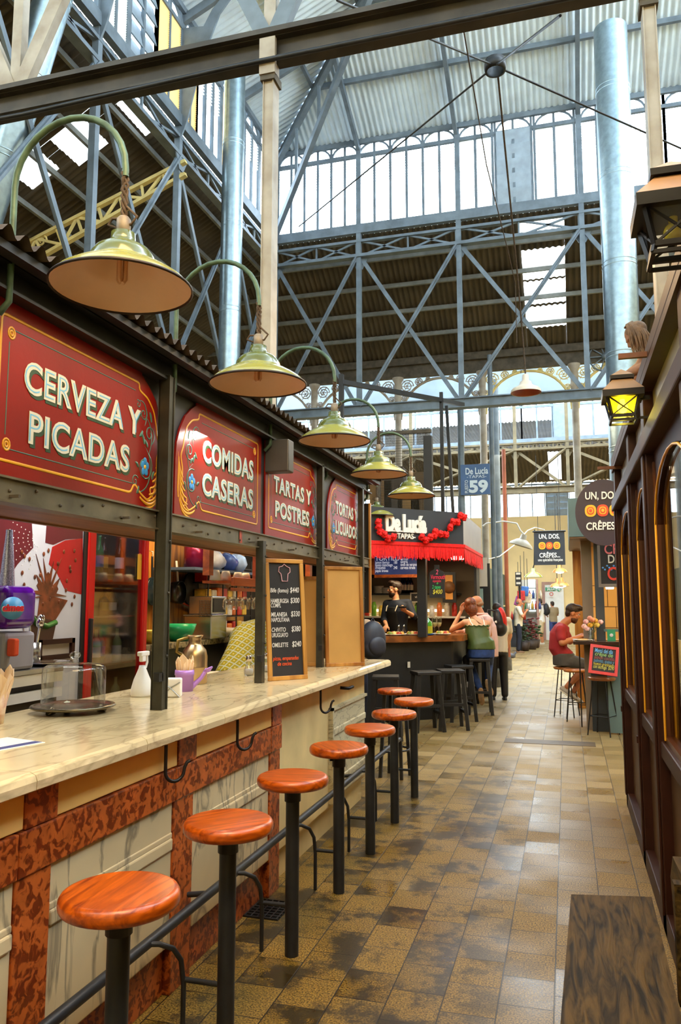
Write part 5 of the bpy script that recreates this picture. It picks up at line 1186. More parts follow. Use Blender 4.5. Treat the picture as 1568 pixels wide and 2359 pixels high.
def garland(lab, pts):
    P_ = [fas(x, y, .05) for x, y in pts]; t = thing('flower_garland', lab, 'garland', P_[0])
    part('string', MB().tube(P_, .006, 5), M_scar, t)
    for p in P_:
        m = MB()
        for k in range(7):
            a = k * .9; r_ = .026; m.sphere(p + fd3 * (r_ * math.cos(a)) + Vector((0, 0, r_ * math.sin(a))) + fn3 * (.015 * (k % 2)), (.027, .022, .027), 8, 5)
        m.sphere(p + fn3 * .02, .026, 8, 5); m.v = [(x + random.uniform(-.008, .008), y + random.uniform(-.008, .008), z + random.uniform(-.008, .008)) for x, y, z in m.v]
        part('flower', m, M_scar, t)
garland('red paper flower garland left of the De Lucia lettering', [(866, 1204), (867, 1215), (870, 1226), (880, 1232), (889, 1241), (901, 1238)])
garland('red paper flower garland right of the De Lucia lettering', [(966, 1238), (976, 1246), (986, 1238), (997, 1226), (996, 1234), (1009, 1231), (1021, 1233), (1031, 1216), (1038, 1203), (1048, 1204), (1055, 1189), (1063, 1193)])
# menu screens
a_, b_ = AY(856, 1262, 12.6), AY(984, 1330, 12.6)
t = thing('menu_screen', 'lit blue-black menu screen in a wooden frame over the bar', 'screen', (a_.x, 12.6, b_.z))
m = MB(); w0, w1, z0, z1 = a_.x, b_.x, b_.z, a_.z
for q in ((w0, w1, z0, z0 + .05), (w0, w1, z1 - .05, z1), (w0, w0 + .05, z0, z1), (w1 - .05, w1, z0, z1)): m.bx(q[0], q[1], 12.56, 12.62, q[2], q[3])
part('frame', m, M_orange, t); part('panel', MB().bx(w0 + .05, w1 - .05, 12.6, 12.61, z0 + .05, z1 - .05), mat('lit_menu_panel', S(34, 46, 82), .3, 0, .5, 3, emit=.4, ecol=S(40, 60, 120)), t)
mt_ = mat('menu_glow_text', S(220, 226, 240), .5, 0, 0, emit=.6)
for s_, x, y, sz_ in (('TORTILLA', 864, 1292, .11), ('jamon iberico', 864, 1299, .07), ('queso manchego', 864, 1305, .07), ('croquetas', 864, 1311, .07), ('papas bravas', 864, 1318, .07), ('vermut', 922, 1291, .07), ('sangria', 922, 1297, .07), ('tinto de verano', 922, 1304, .07), ('cerveza tirada', 922, 1311, .07), ('180', 906, 1299, .07), ('240', 906, 1311, .07), ('150', 970, 1297, .07), ('220', 970, 1311, .07)):
    text('menu_line', s_, sz_, mt_, t, frame_m(AY(x, y, 12.598), (1, 0, 0), (0, 0, 1)), .62 if sz_ < .1 else .9, 0, .002)
# back shelf of the bar
def shelf_y(name, lab, x0, x1, y0, y1, z, m_=M_bblack):
    t = thing(name, lab, 'shelf', ((x0 + x1) / 2, y1, z)); part('board', MB().bx(x0, x1, y0, y1, z - .03, z), m_, t); part('bracket', MB().bx(x0 + .1, x0 + .13, y0 + .05, y1, z - .12, z - .03), M_black, t); part('bracket', MB().bx(x1 - .13, x1 - .1, y0 + .05, y1, z - .12, z - .03), M_black, t); return t
ys0, ys1 = 13.05, 13.3
za = AY(900, 1367, 13.1).z; zb3 = AY(900, 1419, 13.1).z
shelf_y('bar_shelf', 'dark upper back-bar shelf with plates and wine bottles', -4.0, -1.7, ys0, ys1, za)
shelf_y('bar_shelf', 'pale lower back-bar shelf with bright jars', -4.0, -1.6, ys0 - .1, ys1, zb3, M_offw)
for k, (px, n) in enumerate(((872, 9), (888, 7))):
    x = AY(px, 1360, 13.15).x
    for j in range(n): lathe_thing('plate', 'white plate, ' + ORD[j] + ' from the bottom of the ' + ('tall' if k == 0 else 'shorter') + ' stack on the upper back-bar shelf', 'plate', (x, 13.16, za + j * .014), [('dish', [(0, 0), (.05, 0), (.09, .012), (.088, .015), (.05, .004), (0, .004)], M_wht)], 18, 'stacked white plates at the tapas bar' if k == 0 else 'second stack of white plates at the tapas bar')
for k, px in enumerate((926, 932, 940, 946)):
    bottle(AY(px, 1360, 13.15).x, 13.17, za, .30, .04, mat('bottle_glass_dark', S(24, 18, 20), .12, 0, 0), M_cream, ORD[k] + ' dark wine bottle from the left on the upper back-bar shelf', 'wine bottles on the upper back-bar shelf')
jr = [S(226, 120, 60), S(240, 226, 200), S(220, 60, 40), S(120, 180, 60), S(240, 200, 80), S(230, 230, 230)]
for k in range(15):
    x = -3.55 + k * .125; h = random.uniform(.16, .24)
    lathe_thing('jar', ORD[k] + ' bright jar from the left on the pale lower back-bar shelf', 'jar', (x, 13.12, zb3), [('jar', [(0, 0), (.045, 0), (.045, h * .8), (.03, h * .86), (.03, h), (0, h)], mat('jar_%s' % 'abcdef'[k % 6], jr[k % 6], .3, 0, .2, 25))], 14, 'jars on the lower back-bar shelf')
a_ = AY(947, 1368, 13.0); t = thing('notice_board', 'small black notice with pale writing behind the barman', 'notice', (a_.x, 13.0, zb3)); b_ = AY(976, 1385, 13.0)
part('board', MB().bx(a_.x, b_.x, 13.0, 13.02, b_.z, a_.z), M_board, t); part('frame', MB().bx(a_.x - .02, b_.x + .02, 13.005, 13.025, b_.z - .02, a_.z + .02), M_offw, t); text('chalk_line', 'vino', .06, M_chalk, t, frame_m((a_.x + .06, 12.998, a_.z - .07), (1, 0, 0), (0, 0, 1)), 1, .01, .002); part('stand', MB().bx(a_.x + .08, a_.x + .1, 13.025, 13.04, zb3, b_.z), M_black, t)
# chalk tag on the corner post
a_, b_ = AY(988, 1312, 10.66), AY(1024, 1377, 10.66); cz = (a_.z + b_.z) / 2; w_ = b_.x - a_.x; h_ = a_.z - b_.z
t = thing('chalk_tag', 'bottle-shaped chalkboard tag with a two vermouth offer on the black post', 'chalkboard', (a_.x, 10.66, b_.z))
o_ = [(0, .0), (1, .0), (1, .86), (.86, .95), (.66, 1.0), (.66, 1.16), (.34, 1.16), (.34, 1.0), (.14, .95), (0, .86)]
part('board', MB().prism([(a_.x + u * w_, b_.z + v * h_) for u, v in o_], frame_m((0, 10.66, 0), (1, 0, 0), (0, 0, 1)), -.02), M_board, t)
for s_, x, y, sz_, c_ in (('2', 1003, 1323, .09, (236, 90, 130)), ('Vermouth', 991, 1334, .085, (236, 60, 90)), ('especiales', 996, 1341, .05, (236, 60, 90)), ('+', 1004, 1348, .07, (70, 200, 90)), ('2 tapas', 995, 1356, .07, (70, 200, 110)), ('$400', 996, 1368, .085, (226, 210, 70))):
    text('chalk_line', s_, sz_, mat('chalk_%d' % (c_[0] + c_[1] + c_[2]), S(*c_), .8, 0, 0), t, frame_m(AY(x, y, 10.655), (1, 0, 0), (0, 0, 1)), .58 if len(s_) > 6 else .75, .012, .002, shear=.2)
# framed picture on the side panel
a_, b_ = AY(1018, 1318, 12.85), AY(1050, 1388, 12.85)
t = thing('framed_picture', 'framed ochre print with a dark oval hanging inside the tapas stall', 'picture', (a_.x, 12.85, b_.z))
part('frame', MB().bx(a_.x, b_.x, 12.85, 12.89, b_.z, a_.z), M_bblack, t); part('print', MB().bx(a_.x + .05, b_.x - .05, 12.845, 12.85, b_.z + .05, a_.z - .05), mat('ochre_print', S(206, 140, 60), .6, 0, .15, 6), t); part('oval', MB().lathe([(0, 0), (.1, 0), (.1, .004), (0, .004)], ((a_.x + b_.x) / 2, 12.84, (a_.z + b_.z) / 2), 24, Matrix.Rotation(R(90), 4, 'X')), mat('brown_oval', S(110, 70, 30), .6, 0, .3, 12), t); part('hanger', MB().beam(((a_.x + b_.x) / 2, 12.88, a_.z), ((a_.x + b_.x) / 2, 13.3, a_.z), .02, .02), M_black, t)
# food and bottles on the tapas counter
ZC = 1.155
def onc(px, off):
    q = on_line(px, CA, CB)(1460); return Vector((q.x - CN.x * off, q.y - CN.y * off, ZC))
def food(px, py, r_, cols, lab, pm=M_wht):
    c = onc(px, r_ + .03); t = thing('food_plate', lab, 'plate', c)
    part('plate', MB().lathe([(0, 0), (r_ * .6, 0), (r_, .02), (r_ * .98, .024), (r_ * .6, .006), (0, .006)], c, 28), pm, t)
    for k in range(9):
        a = k * 2.4; rr = r_ * .62 * math.sqrt((k + .5) / 9); part('tapa', MB().sphere(c + Vector((rr * math.cos(a), rr * math.sin(a), .028)), (r_ * .22, r_ * .2, .03), 8, 5), mat('tapa_%d' % (k % len(cols)), S(*cols[k % len(cols)]), .5, 0, .3, 40), t)
FC = [(226, 160, 60), (196, 70, 40), (236, 210, 120), (140, 150, 50)]
food(878, 1453, .14, FC, 'left white plate of mixed tapas on the tapas counter'); food(923, 1453, .17, FC, 'wide white platter of mixed tapas in front of the barman'); food(962, 1452, .13, FC, 'white plate of tapas left of the green demijohn'); food(1030, 1446, .13, FC, 'plate of orange tapas right of the black post'); 
c = onc(993, .17); t = thing('blue_dish', 'flat blue dish under the green demijohn', 'dish', c); part('dish', MB().lathe([(0, 0), (.1, 0), (.14, .016), (.138, .02), (.1, .006), (0, .006)], c, 24), mat('blue_glaze', S(40, 90, 170), .25, 0, .1), t)
c2 = c + Vector((0, .0, .008)); t = lathe_thing('demijohn', 'round green glass demijohn half full on the tapas counter', 'bottle', c2, [('glass', [(0, 0), (.085, 0), (.098, .02), (.1, .14), (.09, .18), (.05, .22), (.026, .26), (.022, .32), (.026, .33), (0, .33)], mat('green_demijohn_glass', S(60, 150, 30), .06, 0, .1, coat=.8)), ('wine', [(.101, .02), (.102, .12)], mat('yellow_green_wine', S(180, 170, 30), .1, 0, .1))]); part('cork', MB().cyl(c2 + Vector((0, 0, .33)), c2 + Vector((0, 0, .37)), .02, 10), M_tan, t)
for k, px in enumerate((884, 895)):
    c = onc(px, .42); t = thing('corn_cup', ['left golden cone of fried dough in front of the barman', 'right golden cone of fried dough in front of the barman'][k], 'food', c); part('cone', MB().lathe([(.02, 0), (.05, .1), (.04, .17), (.0, .19)], c, 14, Matrix.Rotation(R(-16 + 24 * k), 4, 'Y')), mat('golden_dough', S(230, 160, 40), .5, 0, .2, 30), t)
for k, px in enumerate((1027, 1037)):
    c = onc(px, .33); lathe_thing('wine_glass', ['tall white wine glass beside the black post', 'tall white wine glass nearer the seated woman'][k], 'glass', c, [('bowl', [(.006, .1), (.03, .12), (.045, .17), (.042, .22), (.036, .25)], M_clear), ('wine', [(.0, .105), (.03, .122), (.042, .17), (.0, .172)], mat('white_wine', S(220, 200, 130), .1, 0, 0)), ('stem', [(.006, .1), (.005, .01), (.035, .004), (.036, 0)], M_clear)], 16)
for k, px in enumerate((846, 871, 946, 958)):
    c = onc(px, .38); lathe_thing('oil_cruet', ['cruet at the left end of the tapas counter', 'cruet beside the left tapas plate', 'cruet in front of the barman', 'small cruet left of the demijohn'][k], 'cruet', c, [('glass', [(0, 0), (.03, 0), (.034, .04), (.012, .09), (.012, .12)], M_clear), ('cap', [(.013, .115), (.014, .14), (0, .15)], M_chrome)], 14)
# black stools
def bstool(px, py, zs, lab, rz=0.0, sz_=.32):
    c = AZ(px, py, zs); t = thing('wooden_stool', lab, 'stool', (c.x, c.y, 0), 'black wooden stools at the tapas stall'); q = Matrix.Rotation(rz, 4, 'Z'); o3 = Vector((c.x, c.y, 0)); s = sz_ / 2
    part('seat', MB().obox(o3 + Vector((0, 0, zs - .02)), (sz_, sz_, .04), q, .006), mat('worn_black_seat', S(32, 32, 34), .4, 0, .3, 8), t)
    for i, j in ((1, 1), (1, -1), (-1, 1), (-1, -1)):
        part('leg', MB().beam(o3 + q @ Vector((i * s * .78, j * s * .78, zs - .04)), o3 + q @ Vector((i * s * 1.12, j * s * 1.12, 0)), .045, .045, (0, 1, 0)), M_bblack, t)
    for i, j, k, l, z in ((1, 1, 1, -1, .22), (-1, 1, -1, -1, .22), (1, 1, -1, 1, .32), (1, -1, -1, -1, .32)):
        f = s * (1.12 - .34 * z / zs); part('rung', MB().beam(o3 + q @ Vector((i * f, j * f, z)), o3 + q @ Vector((k * f, l * f, z)), .03, .035), M_bblack, t)
    return t, c
bstool(980, 1546, .74, 'front black stool before the tapas counter, beside the round orange-brown seats', .5); bstool(1037, 1542, .75, 'black stool between the front one and the seated woman', .35); bstool(1056, 1532, .75, 'black stool farther back, partly behind the other two near the woman', .5); bstool(888, 1556, .74, 'black stool half hidden behind the end of the marble counter', .2)
wst, wsc = bstool(1103, 1516, .80, 'black stool under the woman in the green top', .15, .30)
# framework and mesh cage above the tapas stall
t = thing('steel_gantry', 'black tube gantry standing over the tapas stall roof', 'gantry', (-2.2, 11, zf1))
G0, G1, G2 = AY(786, 880, 9.6), AY(1016, 922, 11.4), AY(1066, 932, 13.0)
part('rail', MB().beam(G0, G1, .06, .06).beam(G1, G2, .06, .06), M_black, t)
part('post', MB().beam((G1.x, G1.y, zf1 - .3), G1 + Vector((0, 0, .12)), .05, .05), M_black, t)
part('post', MB().beam((AY(1046, 1180, 11.6).x, 11.6, zf1 - .3), AY(1028, 935, 11.6), .045, .045), M_black, t)
part('post', MB().beam((G0.x, G0.y, zf1 - .3), G0 + Vector((0, 0, .1)), .06, .06), M_black, t)
part('post', MB().bx(AY(985, 1100, 11.0).x - .06, AY(985, 1100, 11.0).x + .06, 11.0, 11.12, zf1 - .3, AY(990, 1003, 11.0).z), M_bblack, t)
t = thing('mesh_cage', 'wire mesh cage with stored boxes on the tapas stall roof', 'cage', (-3, 11.2, zf1)); e0, e1 = AY(872, 1000, 11.2), AY(996, 1165, 11.2); m = MB()
n = 40
for k in range(n + 1): x = e0.x + (e1.x - e0.x) * k / n; m.beam((x, 11.2, zf0 + .14), (x, 11.2, e0.z), .004, .004)
for k in range(n + 1): z = zf0 + .14 + (e0.z - zf0 - .14) * k / n; m.beam((e0.x, 11.2, z), (e1.x, 11.2, z), .004, .004)
part('mesh', m, M_dust, t); part('frame', MB().beam((e0.x, 11.2, e0.z), (e1.x, 11.2, e0.z), .05, .05).beam((e0.x, 11.2, zf0 + .14), (e0.x, 11.2, e0.z), .05, .05), M_dust, t)
for k, (x, w_, h, c_) in enumerate(((882, .35, .9, (120, 90, 50)), (910, .3, 1.1, (70, 60, 50)), (945, .35, .8, (150, 116, 64)), (968, .25, 1.0, (96, 76, 48)))):
    q = AY(x, 1160, 11.6); solo('storage_box', MB().bx(q.x - w_ / 2, q.x + w_ / 2, 11.45, 11.8, zf0 + .14, zf0 + .14 + h, .01), mat('stored_box_%s' % 'abcd'[k], S(*c_), .7, 0, .2, 5), ['leftmost brown stored box behind the cage mesh', 'dark tall stored box behind the cage mesh', 'tan stored box in the middle of the mesh cage', 'brown stored box beside the thick black gantry post'][k], 'box')
# ---- blue number sign, round plum sign, banner
def fr_y(px, py, Y_): return frame_m(AY(px, py, Y_), (1, 0, 0), (0, 0, 1))
Yb = 14.30; a_, b_ = AY(1060, 1071, Yb), AY(1129, 1138, Yb)
t = thing('stall_number_sign', 'blue board reading De Lucia Tapas puesto 59 on a grey post', 'sign', (a_.x, Yb, b_.z)); part('board', MB().bx(a_.x, b_.x, Yb, Yb + .03, b_.z, a_.z), mat('blue_sign_paint', S(62, 96, 140), .45, 0, .12, 3), t)
M_pb = mat('pale_blue_white', S(214, 230, 240), .5, 0, 0)
for s_, x, y, s2, x2, bd in (('De Luc\u00eda', 1072, 1093, .17, 1124, .02), ('-TAPAS-', 1075, 1102, .08, 1120, .0), ('59', 1080, 1134, .30, 1124, .045)):
    text('sign_text', s_, s2, M_pb, t, fr_y(x, y, Yb - .004), 1, bd, .004, fit=AY(x2, y, Yb).x - AY(x, y, Yb).x)
text('sign_text', 'PUESTO', .085, M_pb, t, frame_m(AY(1078, 1136, Yb - .004), (0, 0, 1), (-1, 0, 0)), 1, .01, .004, fit=AY(1078, 1106, Yb).z - AY(1078, 1136, Yb).z)
def crepes(t, c, k, Y_, dx=0):
    """lettering of the crepes boards about centre c, scale k metres, facing -Y"""
    fr = lambda u, v: frame_m((c.x + u * k, Y_, c.z + v * k), (1, 0, 0), (0, 0, 1))
    text('sign_text', 'UN, DOS,', .36 * k, M_lett, t, fr(-.56, .40), 1, .02, .01, fit=1.12 * k, shear=.05)
    text('sign_text', 'CR\u00caPES...', .36 * k, M_lett, t, fr(-.56, -.66), 1, .02, .01, fit=1.12 * k, shear=.05)
    for i, (u, c1, c2, c3) in enumerate(((-.4, M_yel, M_ored, M_yel), (0, M_ored, M_yel, M_ored), (.4, M_yel, M_ored, M_yel))):
        for r_, mm_, l in ((.19, c1, 0), (.12, c2, .004), (.085, c3, .008), (.05, c2, .012)):
            p = Vector((c.x + u * k, Y_ - l, c.z)); n = 18
            part('crepe_disc', MB().prism([(p.x + r_ * k * (abs(math.cos(a)) ** .8) * (1 if math.cos(a) > 0 else -1), p.z + r_ * k * 1.1 * (abs(math.sin(a)) ** .8) * (1 if math.sin(a) > 0 else -1)) for a in [2 * math.pi * j / n for j in range(n)]], frame_m((0, p.y, 0), (1, 0, 0), (0, 0, 1)), .006), mm_, t)
Yr = 9.3; c = AY(1390, 1180, Yr); hw, hh = .31, AY(1390, 1104, Yr).z - c.z
t = thing('oval_sign', 'dark plum oval sign reading un dos crepes beside the shop corner', 'sign', c)
part('board', MB().prism([(c.x + hw * math.cos(a), c.z + hh * math.sin(a)) for a in [2 * math.pi * j / 48 for j in range(48)]], frame_m((0, Yr + .04, 0), (1, 0, 0), (0, 0, 1)), .04), M_plum, t)
crepes(t, c + Vector((-.01, 0, .02)), .33, Yr - .004); part('bracket', MB().beam((c.x + .2, Yr + .03, c.z), (c.x + .2, 10.31, c.z), .03, .04), M_brown, t)
Yh = 20.0; a_, b_ = AY(1229, 1225, Yh), AY(1302, 1301, Yh)
t = thing('hanging_banner', 'grey square banner reading un dos crepes hung over the far aisle', 'banner', ((a_.x + b_.x) / 2, Yh, b_.z)); part('cloth', MB().bx(a_.x, b_.x, Yh, Yh + .02, b_.z, a_.z), M_slate, t); part('rod', MB().tube([(a_.x - .03, Yh, a_.z), (b_.x + .03, Yh, a_.z)], .02, 8), M_black, t)
part('cord', MB().tube([(a_.x + .1, Yh, a_.z), (a_.x + .1, Yh, 5.3)], .006, 5).tube([(b_.x - .1, Yh, a_.z), (b_.x - .1, Yh, 5.3)], .006, 5), M_black, t)
c = AY(1265, 1257, Yh); crepes(t, c, .44, Yh - .004); text('sign_text', 'une sp\u00e9cialit\u00e9 fran\u00e7aise', .1, M_lett, t, fr_y(1239, 1293, Yh - .004), 1, .01, .004, fit=AY(1296, 1293, Yh).x - AY(1239, 1293, Yh).x)
# ---- white hanging lamp
c = AY(1211, 905, 10.35)
t = thing('pendant_lamp', 'dusty white enamel lamp hanging on a long cord over the aisle', 'lamp', c)
k = .2 / .235
part('shade', MB().lathe([(.235 * k, 0), (.23 * k, .03), (.2 * k, .06), (.14 * k, .085), (.1 * k, .11), (.085 * k, .15), (.045, .165), (.042, .24), (.02, .255), (0, .256)], c, 36), mat('dusty_white_enamel', S(222, 206, 184), .4, 0, .1, 6), t)
part('shade_lining', MB().lathe([(.23 * k, .005), (.195 * k, .055), (.1 * k, .1), (0, .14)], c, 36), mat('copper_lining', S(176, 90, 60), .4, 0, .1), t)
part('cord', MB().tube([c + Vector((0, 0, .25)), c + Vector((-.01, 0, .55)), AY(1192, 640, 10.0), AY(1146, 168, 7.75)], .012, 6), M_cable, t); part('hook', MB().tube([c + Vector((0, 0, .3)), c + Vector((-.05, 0, .33)), c + Vector((-.06, 0, .27))], .006, 5), M_dust, t)
solo('loose_rope', MB().tube([AY(1066, 60, 5.2), AY(1120, 380, 8), AY(1165, 560, 9), AY(1186, 650, 10), AY(1190, 790, 10)], .006, 5), M_cable, 'thin frayed rope hanging slack beside the white lamp cord', 'rope')
# ================================================================== CREPE STALL (right, beyond the shop)
Yc = 10.3
q0, q1 = AY(1307, 1148, Yc), AY(1307, 1237, Yc); xl = q0.x
t = thing('crepe_stall', 'grey-teal crepe stall box with lit soffit and tiled back wall', 'stall', (.8, 10.6, 0))
part('hood', MB().bx(xl, 1.9, Yc, Yc + 2.6, q1.z, q0.z, .004), M_teal, t)
part('soffit', MB().bx(xl + .01, 1.9, Yc + .01, Yc + 2.6, q1.z - .02, q1.z - .001), mat('brown_soffit', S(120, 92, 66), .5, 0, .1), t)
for px, py in ((1344, 1248), (1345, 1261), (1349, 1270), (1346, 1275)):
    p = APL(px, py, (0, 0, q1.z - .021), (0, 0, 1)); part('spot_lamp', MB().lathe([(0, -.012), (.035, -.01), (.045, .0)], p, 16), mat('soffit_spot_glow', (1, .9, .7), .5, 0, 0, emit=9, ecol=(1, .86, .6)), t)
xp0, xp1 = AY(1342, 1400, 10.7).x, AY(1366, 1400, 10.7).x
part('pillar', MB().bx(xp0, xp1, 10.7, 10.9, 0, q1.z - .02), mat('grey_brown_pillar', S(134, 118, 100), .5, 0, .1, 3), t)
part('pillar', MB().bx(AY(1372, 1400, 10.6).x, AY(1392, 1400, 10.6).x, 10.6, 10.75, 0, q1.z - .02), mat('slate_pillar', S(70, 76, 82), .5, 0, .1, 3), t)
part('side_panel', MB().bx(AY(1322, 1400, 12.9).x, AY(1342, 1400, 12.9).x, 12.85, 12.9, 0, q1.z - .02), M_tan, t)
part('tiled_wall', MB().bx(.3, 1.9, 11.9, 11.95, 0, q1.z - .02), mat('ochre_wall_board', S(224, 178, 104), .5, 0, .08, 3), t)
m = MB()
for z in (1.25, 1.55, 1.85): m.bx(.3, 1.9, 11.895, 11.9, z, z + .008)
for k in range(6):
    x = .45 + k * .22
    for j in range(3): m.bx(x + .11 * (j % 2), x + .11 * (j % 2) + .008, 11.895, 11.9, 1.25 + .3 * j - .3 + .3, 1.55 + .3 * j)
part('tile_joint', m, mat('dark_joint', S(90, 62, 36), .7, 0, 0), t)
part('sill', MB().bx(AY(1390, 1450, 10.6).x, 1.9, 10.58, 10.64, AY(1400, 1455, 10.6).z, AY(1400, 1449, 10.6).z), M_teal, t)
p = AY(1404, 1357, 11.2); part('round_lamp', MB().lathe([(0, 0), (.05, .0), (.055, .03), (.03, .04)], p, 18), mat('warm_spot_glow', (1, .75, .4), .5, 0, 0, emit=14, ecol=(1, .7, .35)), t)
# counter
a_, b_ = AY(1320, 1480, 10.35), AY(1362, 1690, 10.4)
t = thing('crepe_counter', 'grey-teal counter with dark top at the crepe stall', 'counter', (.9, 10.7, 0)); ztop = AY(1400, 1478, 10.3).z
part('top', MB().bx(a_.x, 1.9, 10.26, 10.95, ztop - .04, ztop, .004), mat('dark_counter_top', S(54, 34, 26), .25, 0, .15), t)
part('front_panel', MB().bx(AY(1400, 1600, 10.4).x, 1.9, 10.38, 10.42, 0.02, ztop - .04), M_teal, t)
part('under_counter_dark', MB().bx(AY(1362, 1600, 10.6).x, AY(1400, 1600, 10.4).x + .02, 10.58, 10.62, 0, ztop - .04), mat('dark_teal_void', S(44, 52, 58), .5, 0, .2), t)  # dark sheet added for the shade under the counter
part('leg', MB().bx(AY(1336, 1600, 10.9).x, AY(1339, 1600, 10.9).x, 10.88, 10.91, 0, ztop - .04), M_black, t)
ZK = ztop
def onk(px, py): q = AZ(px, py, ZK); return q
for k, (px, py, cc, lb) in enumerate(((1345, 1474, (214, 40, 40), 'red and white printed menu sheet on the crepe counter'), (1415, 1473, (226, 150, 90), 'orange printed menu sheet at the shop end of the crepe counter'))):
    c = onk(px, py); c.y = min(max(c.y, 10.4), 10.8); solo('menu_sheet', MB().obox((c.x, c.y, ZK + .003), (.26, .2, .004), Matrix.Rotation(.2 - .5 * k, 4, 'Z')), mat('menu_print_%d' % k, S(*cc), .4, 0, 0, 14, col2=S(236, 226, 214)), lb, 'menu')
c = Vector((AY(1408, 1470, 10.5).x, 10.5, ZK)); t = thing('green_card', 'small bright green card standing on the crepe counter', 'card', c)
w_ = AY(1418, 1470, 10.5).x - AY(1399, 1470, 10.5).x; part('card', MB().obox(c + Vector((0, 0, .07)), (w_, .006, .14), Matrix.Rotation(-.1, 4, 'X')), mat('green_card', S(20, 150, 100), .4, 0, 0), t); part('card_mark', MB().sphere(c + Vector((0, -.008, .07)), (.022, .003, .022), 12, 6), M_chalk, t)
c = Vector((AY(1362, 1472, 10.45).x, 10.45, ZK)); t = lathe_thing('flower_vase', 'glass vase of pink and yellow flowers on the crepe counter', 'vase', c, [('glass', [(0, 0), (.035, 0), (.04, .02), (.036, .1), (.04, .16), (.037, .16), (.033, .02), (0, .01)], M_clear), ('water', [(0, .012), (.032, .02), (.033, .07), (0, .07)], mat('tinted_water', S(120, 130, 60), .1, 0, 0))])
fl = [(1349, 1432, (236, 180, 176)), (1358, 1424, (240, 170, 150)), (1364, 1428, (236, 150, 110)), (1371, 1430, (232, 170, 60)), (1383, 1433, (240, 190, 190)), (1345, 1443, (240, 190, 180)), (1352, 1448, (238, 196, 200)), (1368, 1438, (226, 190, 60)), (1375, 1440, (236, 200, 90)), (1359, 1440, (228, 170, 50))]
for k, (x, y, cc) in enumerate(fl):
    e = AY(x, y, 10.45 + .05 * math.sin(k * 2)); part('stem', MB().tube([c + Vector((.01 * math.sin(k), .01 * math.cos(k), .03)), c.lerp(e, .6) + Vector((0, 0, .02)), e], .003, 5), mat('stem_green', S(70, 100, 40), .5, 0, .1), t)
    m = MB()
    for j in range(6): a = j * 1.047; m.sphere(e + Vector((.018 * math.cos(a), .018 * math.sin(a) * .6, .012 * math.sin(a * 2))), (.017, .012, .02), 8, 5)
    part('bloom', m, mat('petal_%d' % (sum(cc)), S(*cc), .5, 0, .08), t)
c = Vector((AY(1349, 1462, 10.3).x - .04, 10.36, ZK)); t = lathe_thing('crepe_plate', 'white plate with a crepe before the man in the red shirt', 'plate', c, [('plate', [(0, 0), (.08, 0), (.12, .018), (.118, .022), (.08, .006), (0, .006)], M_wht), ('crepe', [(0, .03), (.06, .026), (.075, .012), (.07, .008)], mat('golden_crepe', S(216, 160, 70), .5, 0, .2, 30))], 28)
# hanging chalkboards
Yq = 9.95; a_, b_ = AY(1381, 1256, Yq), AY(1381, 1345, Yq)
t = thing('chalkboard', 'black chalkboard with salted crepe writing below the oval sign', 'chalkboard', (a_.x, Yq, b_.z)); part('board', MB().bx(a_.x, 1.1, Yq, Yq + .03, b_.z, a_.z), M_board, t); part('frame', MB().bx(a_.x - .03, a_.x, Yq - .01, Yq + .04, b_.z + .001, a_.z).bx(a_.x - .03, 1.1, Yq - .01, Yq + .04, b_.z - .04, b_.z), mat('grey_frame', S(120, 110, 100), .5, 0, .1), t); part('bracket', MB().bx(.9, .94, Yq + .03, Yc, a_.z - .1, a_.z - .05), M_black, t)
for s_, x, y, sz_, cc in (('CREPES', 1391, 1276, .17, (226, 120, 120)), ('DE SAL', 1399, 1297, .14, (232, 226, 210)), ('CREPES', 1398, 1336, .22, (226, 70, 50))): text('chalk_line', s_, sz_, mat('chalk_b%d' % sum(cc), S(*cc), .8, 0, 0), t, fr_y(x, y, Yq - .004), .8, .015, .003)
for k in range(10): 
    q = AY(1388 + k * 5, 1308 + 5 * math.sin(k * 2.1), Yq - .003); part('chalk_dot', MB().sphere(q, (.012, .003, .012), 8, 5), mat('chalk_b658', S(90, 150, 220), .8, 0, 0), t)
# wire legged stools
M_stw = grain('warm_stool_wood', S(190, 116, 50), S(136, 74, 26), 0, 9, 1.2, .28, .5)
def wstool(px, py, lab, rz=0.0):
    c = AZ(px, py, .70); t = thing('wire_leg_stool', lab, 'stool', (c.x, c.y, 0), 'round wooden stools with thin wire legs')
    part('seat', MB().lathe([(0, .7), (.15, .7), (.168, .692), (.17, .675), (.16, .66), (0, .66)], (c.x, c.y, 0), 32), M_stw, t)
    for k in range(4):
        a = rz + k * math.pi / 2; d = Vector((math.cos(a), math.sin(a), 0)); b = Vector((c.x, c.y, 0)); part('leg', MB().tube([b + d * .11 + Vector((0, 0, .665)), b + d * .2], .009, 6), M_black, t)
    part('foot_ring', MB().tube([Vector((c.x, c.y, 0)) + (Vector((math.cos(rz + k * math.pi / 2), math.sin(rz + k * math.pi / 2), 0)) * .17) + Vector((0, 0, .23)) for k in range(4)], .007, 6, closed=True), M_black, t)
    return c
wsA = wstool(1302, 1535, 'wooden wire-legged stool under the seated man in red', .5)
wsB = wstool(1326, 1541, 'empty wooden wire-legged stool half behind the red framed chalkboard', .8)
wsC = wstool(1385, 1559, 'wooden wire-legged stool carrying the red framed chalkboard', .35)
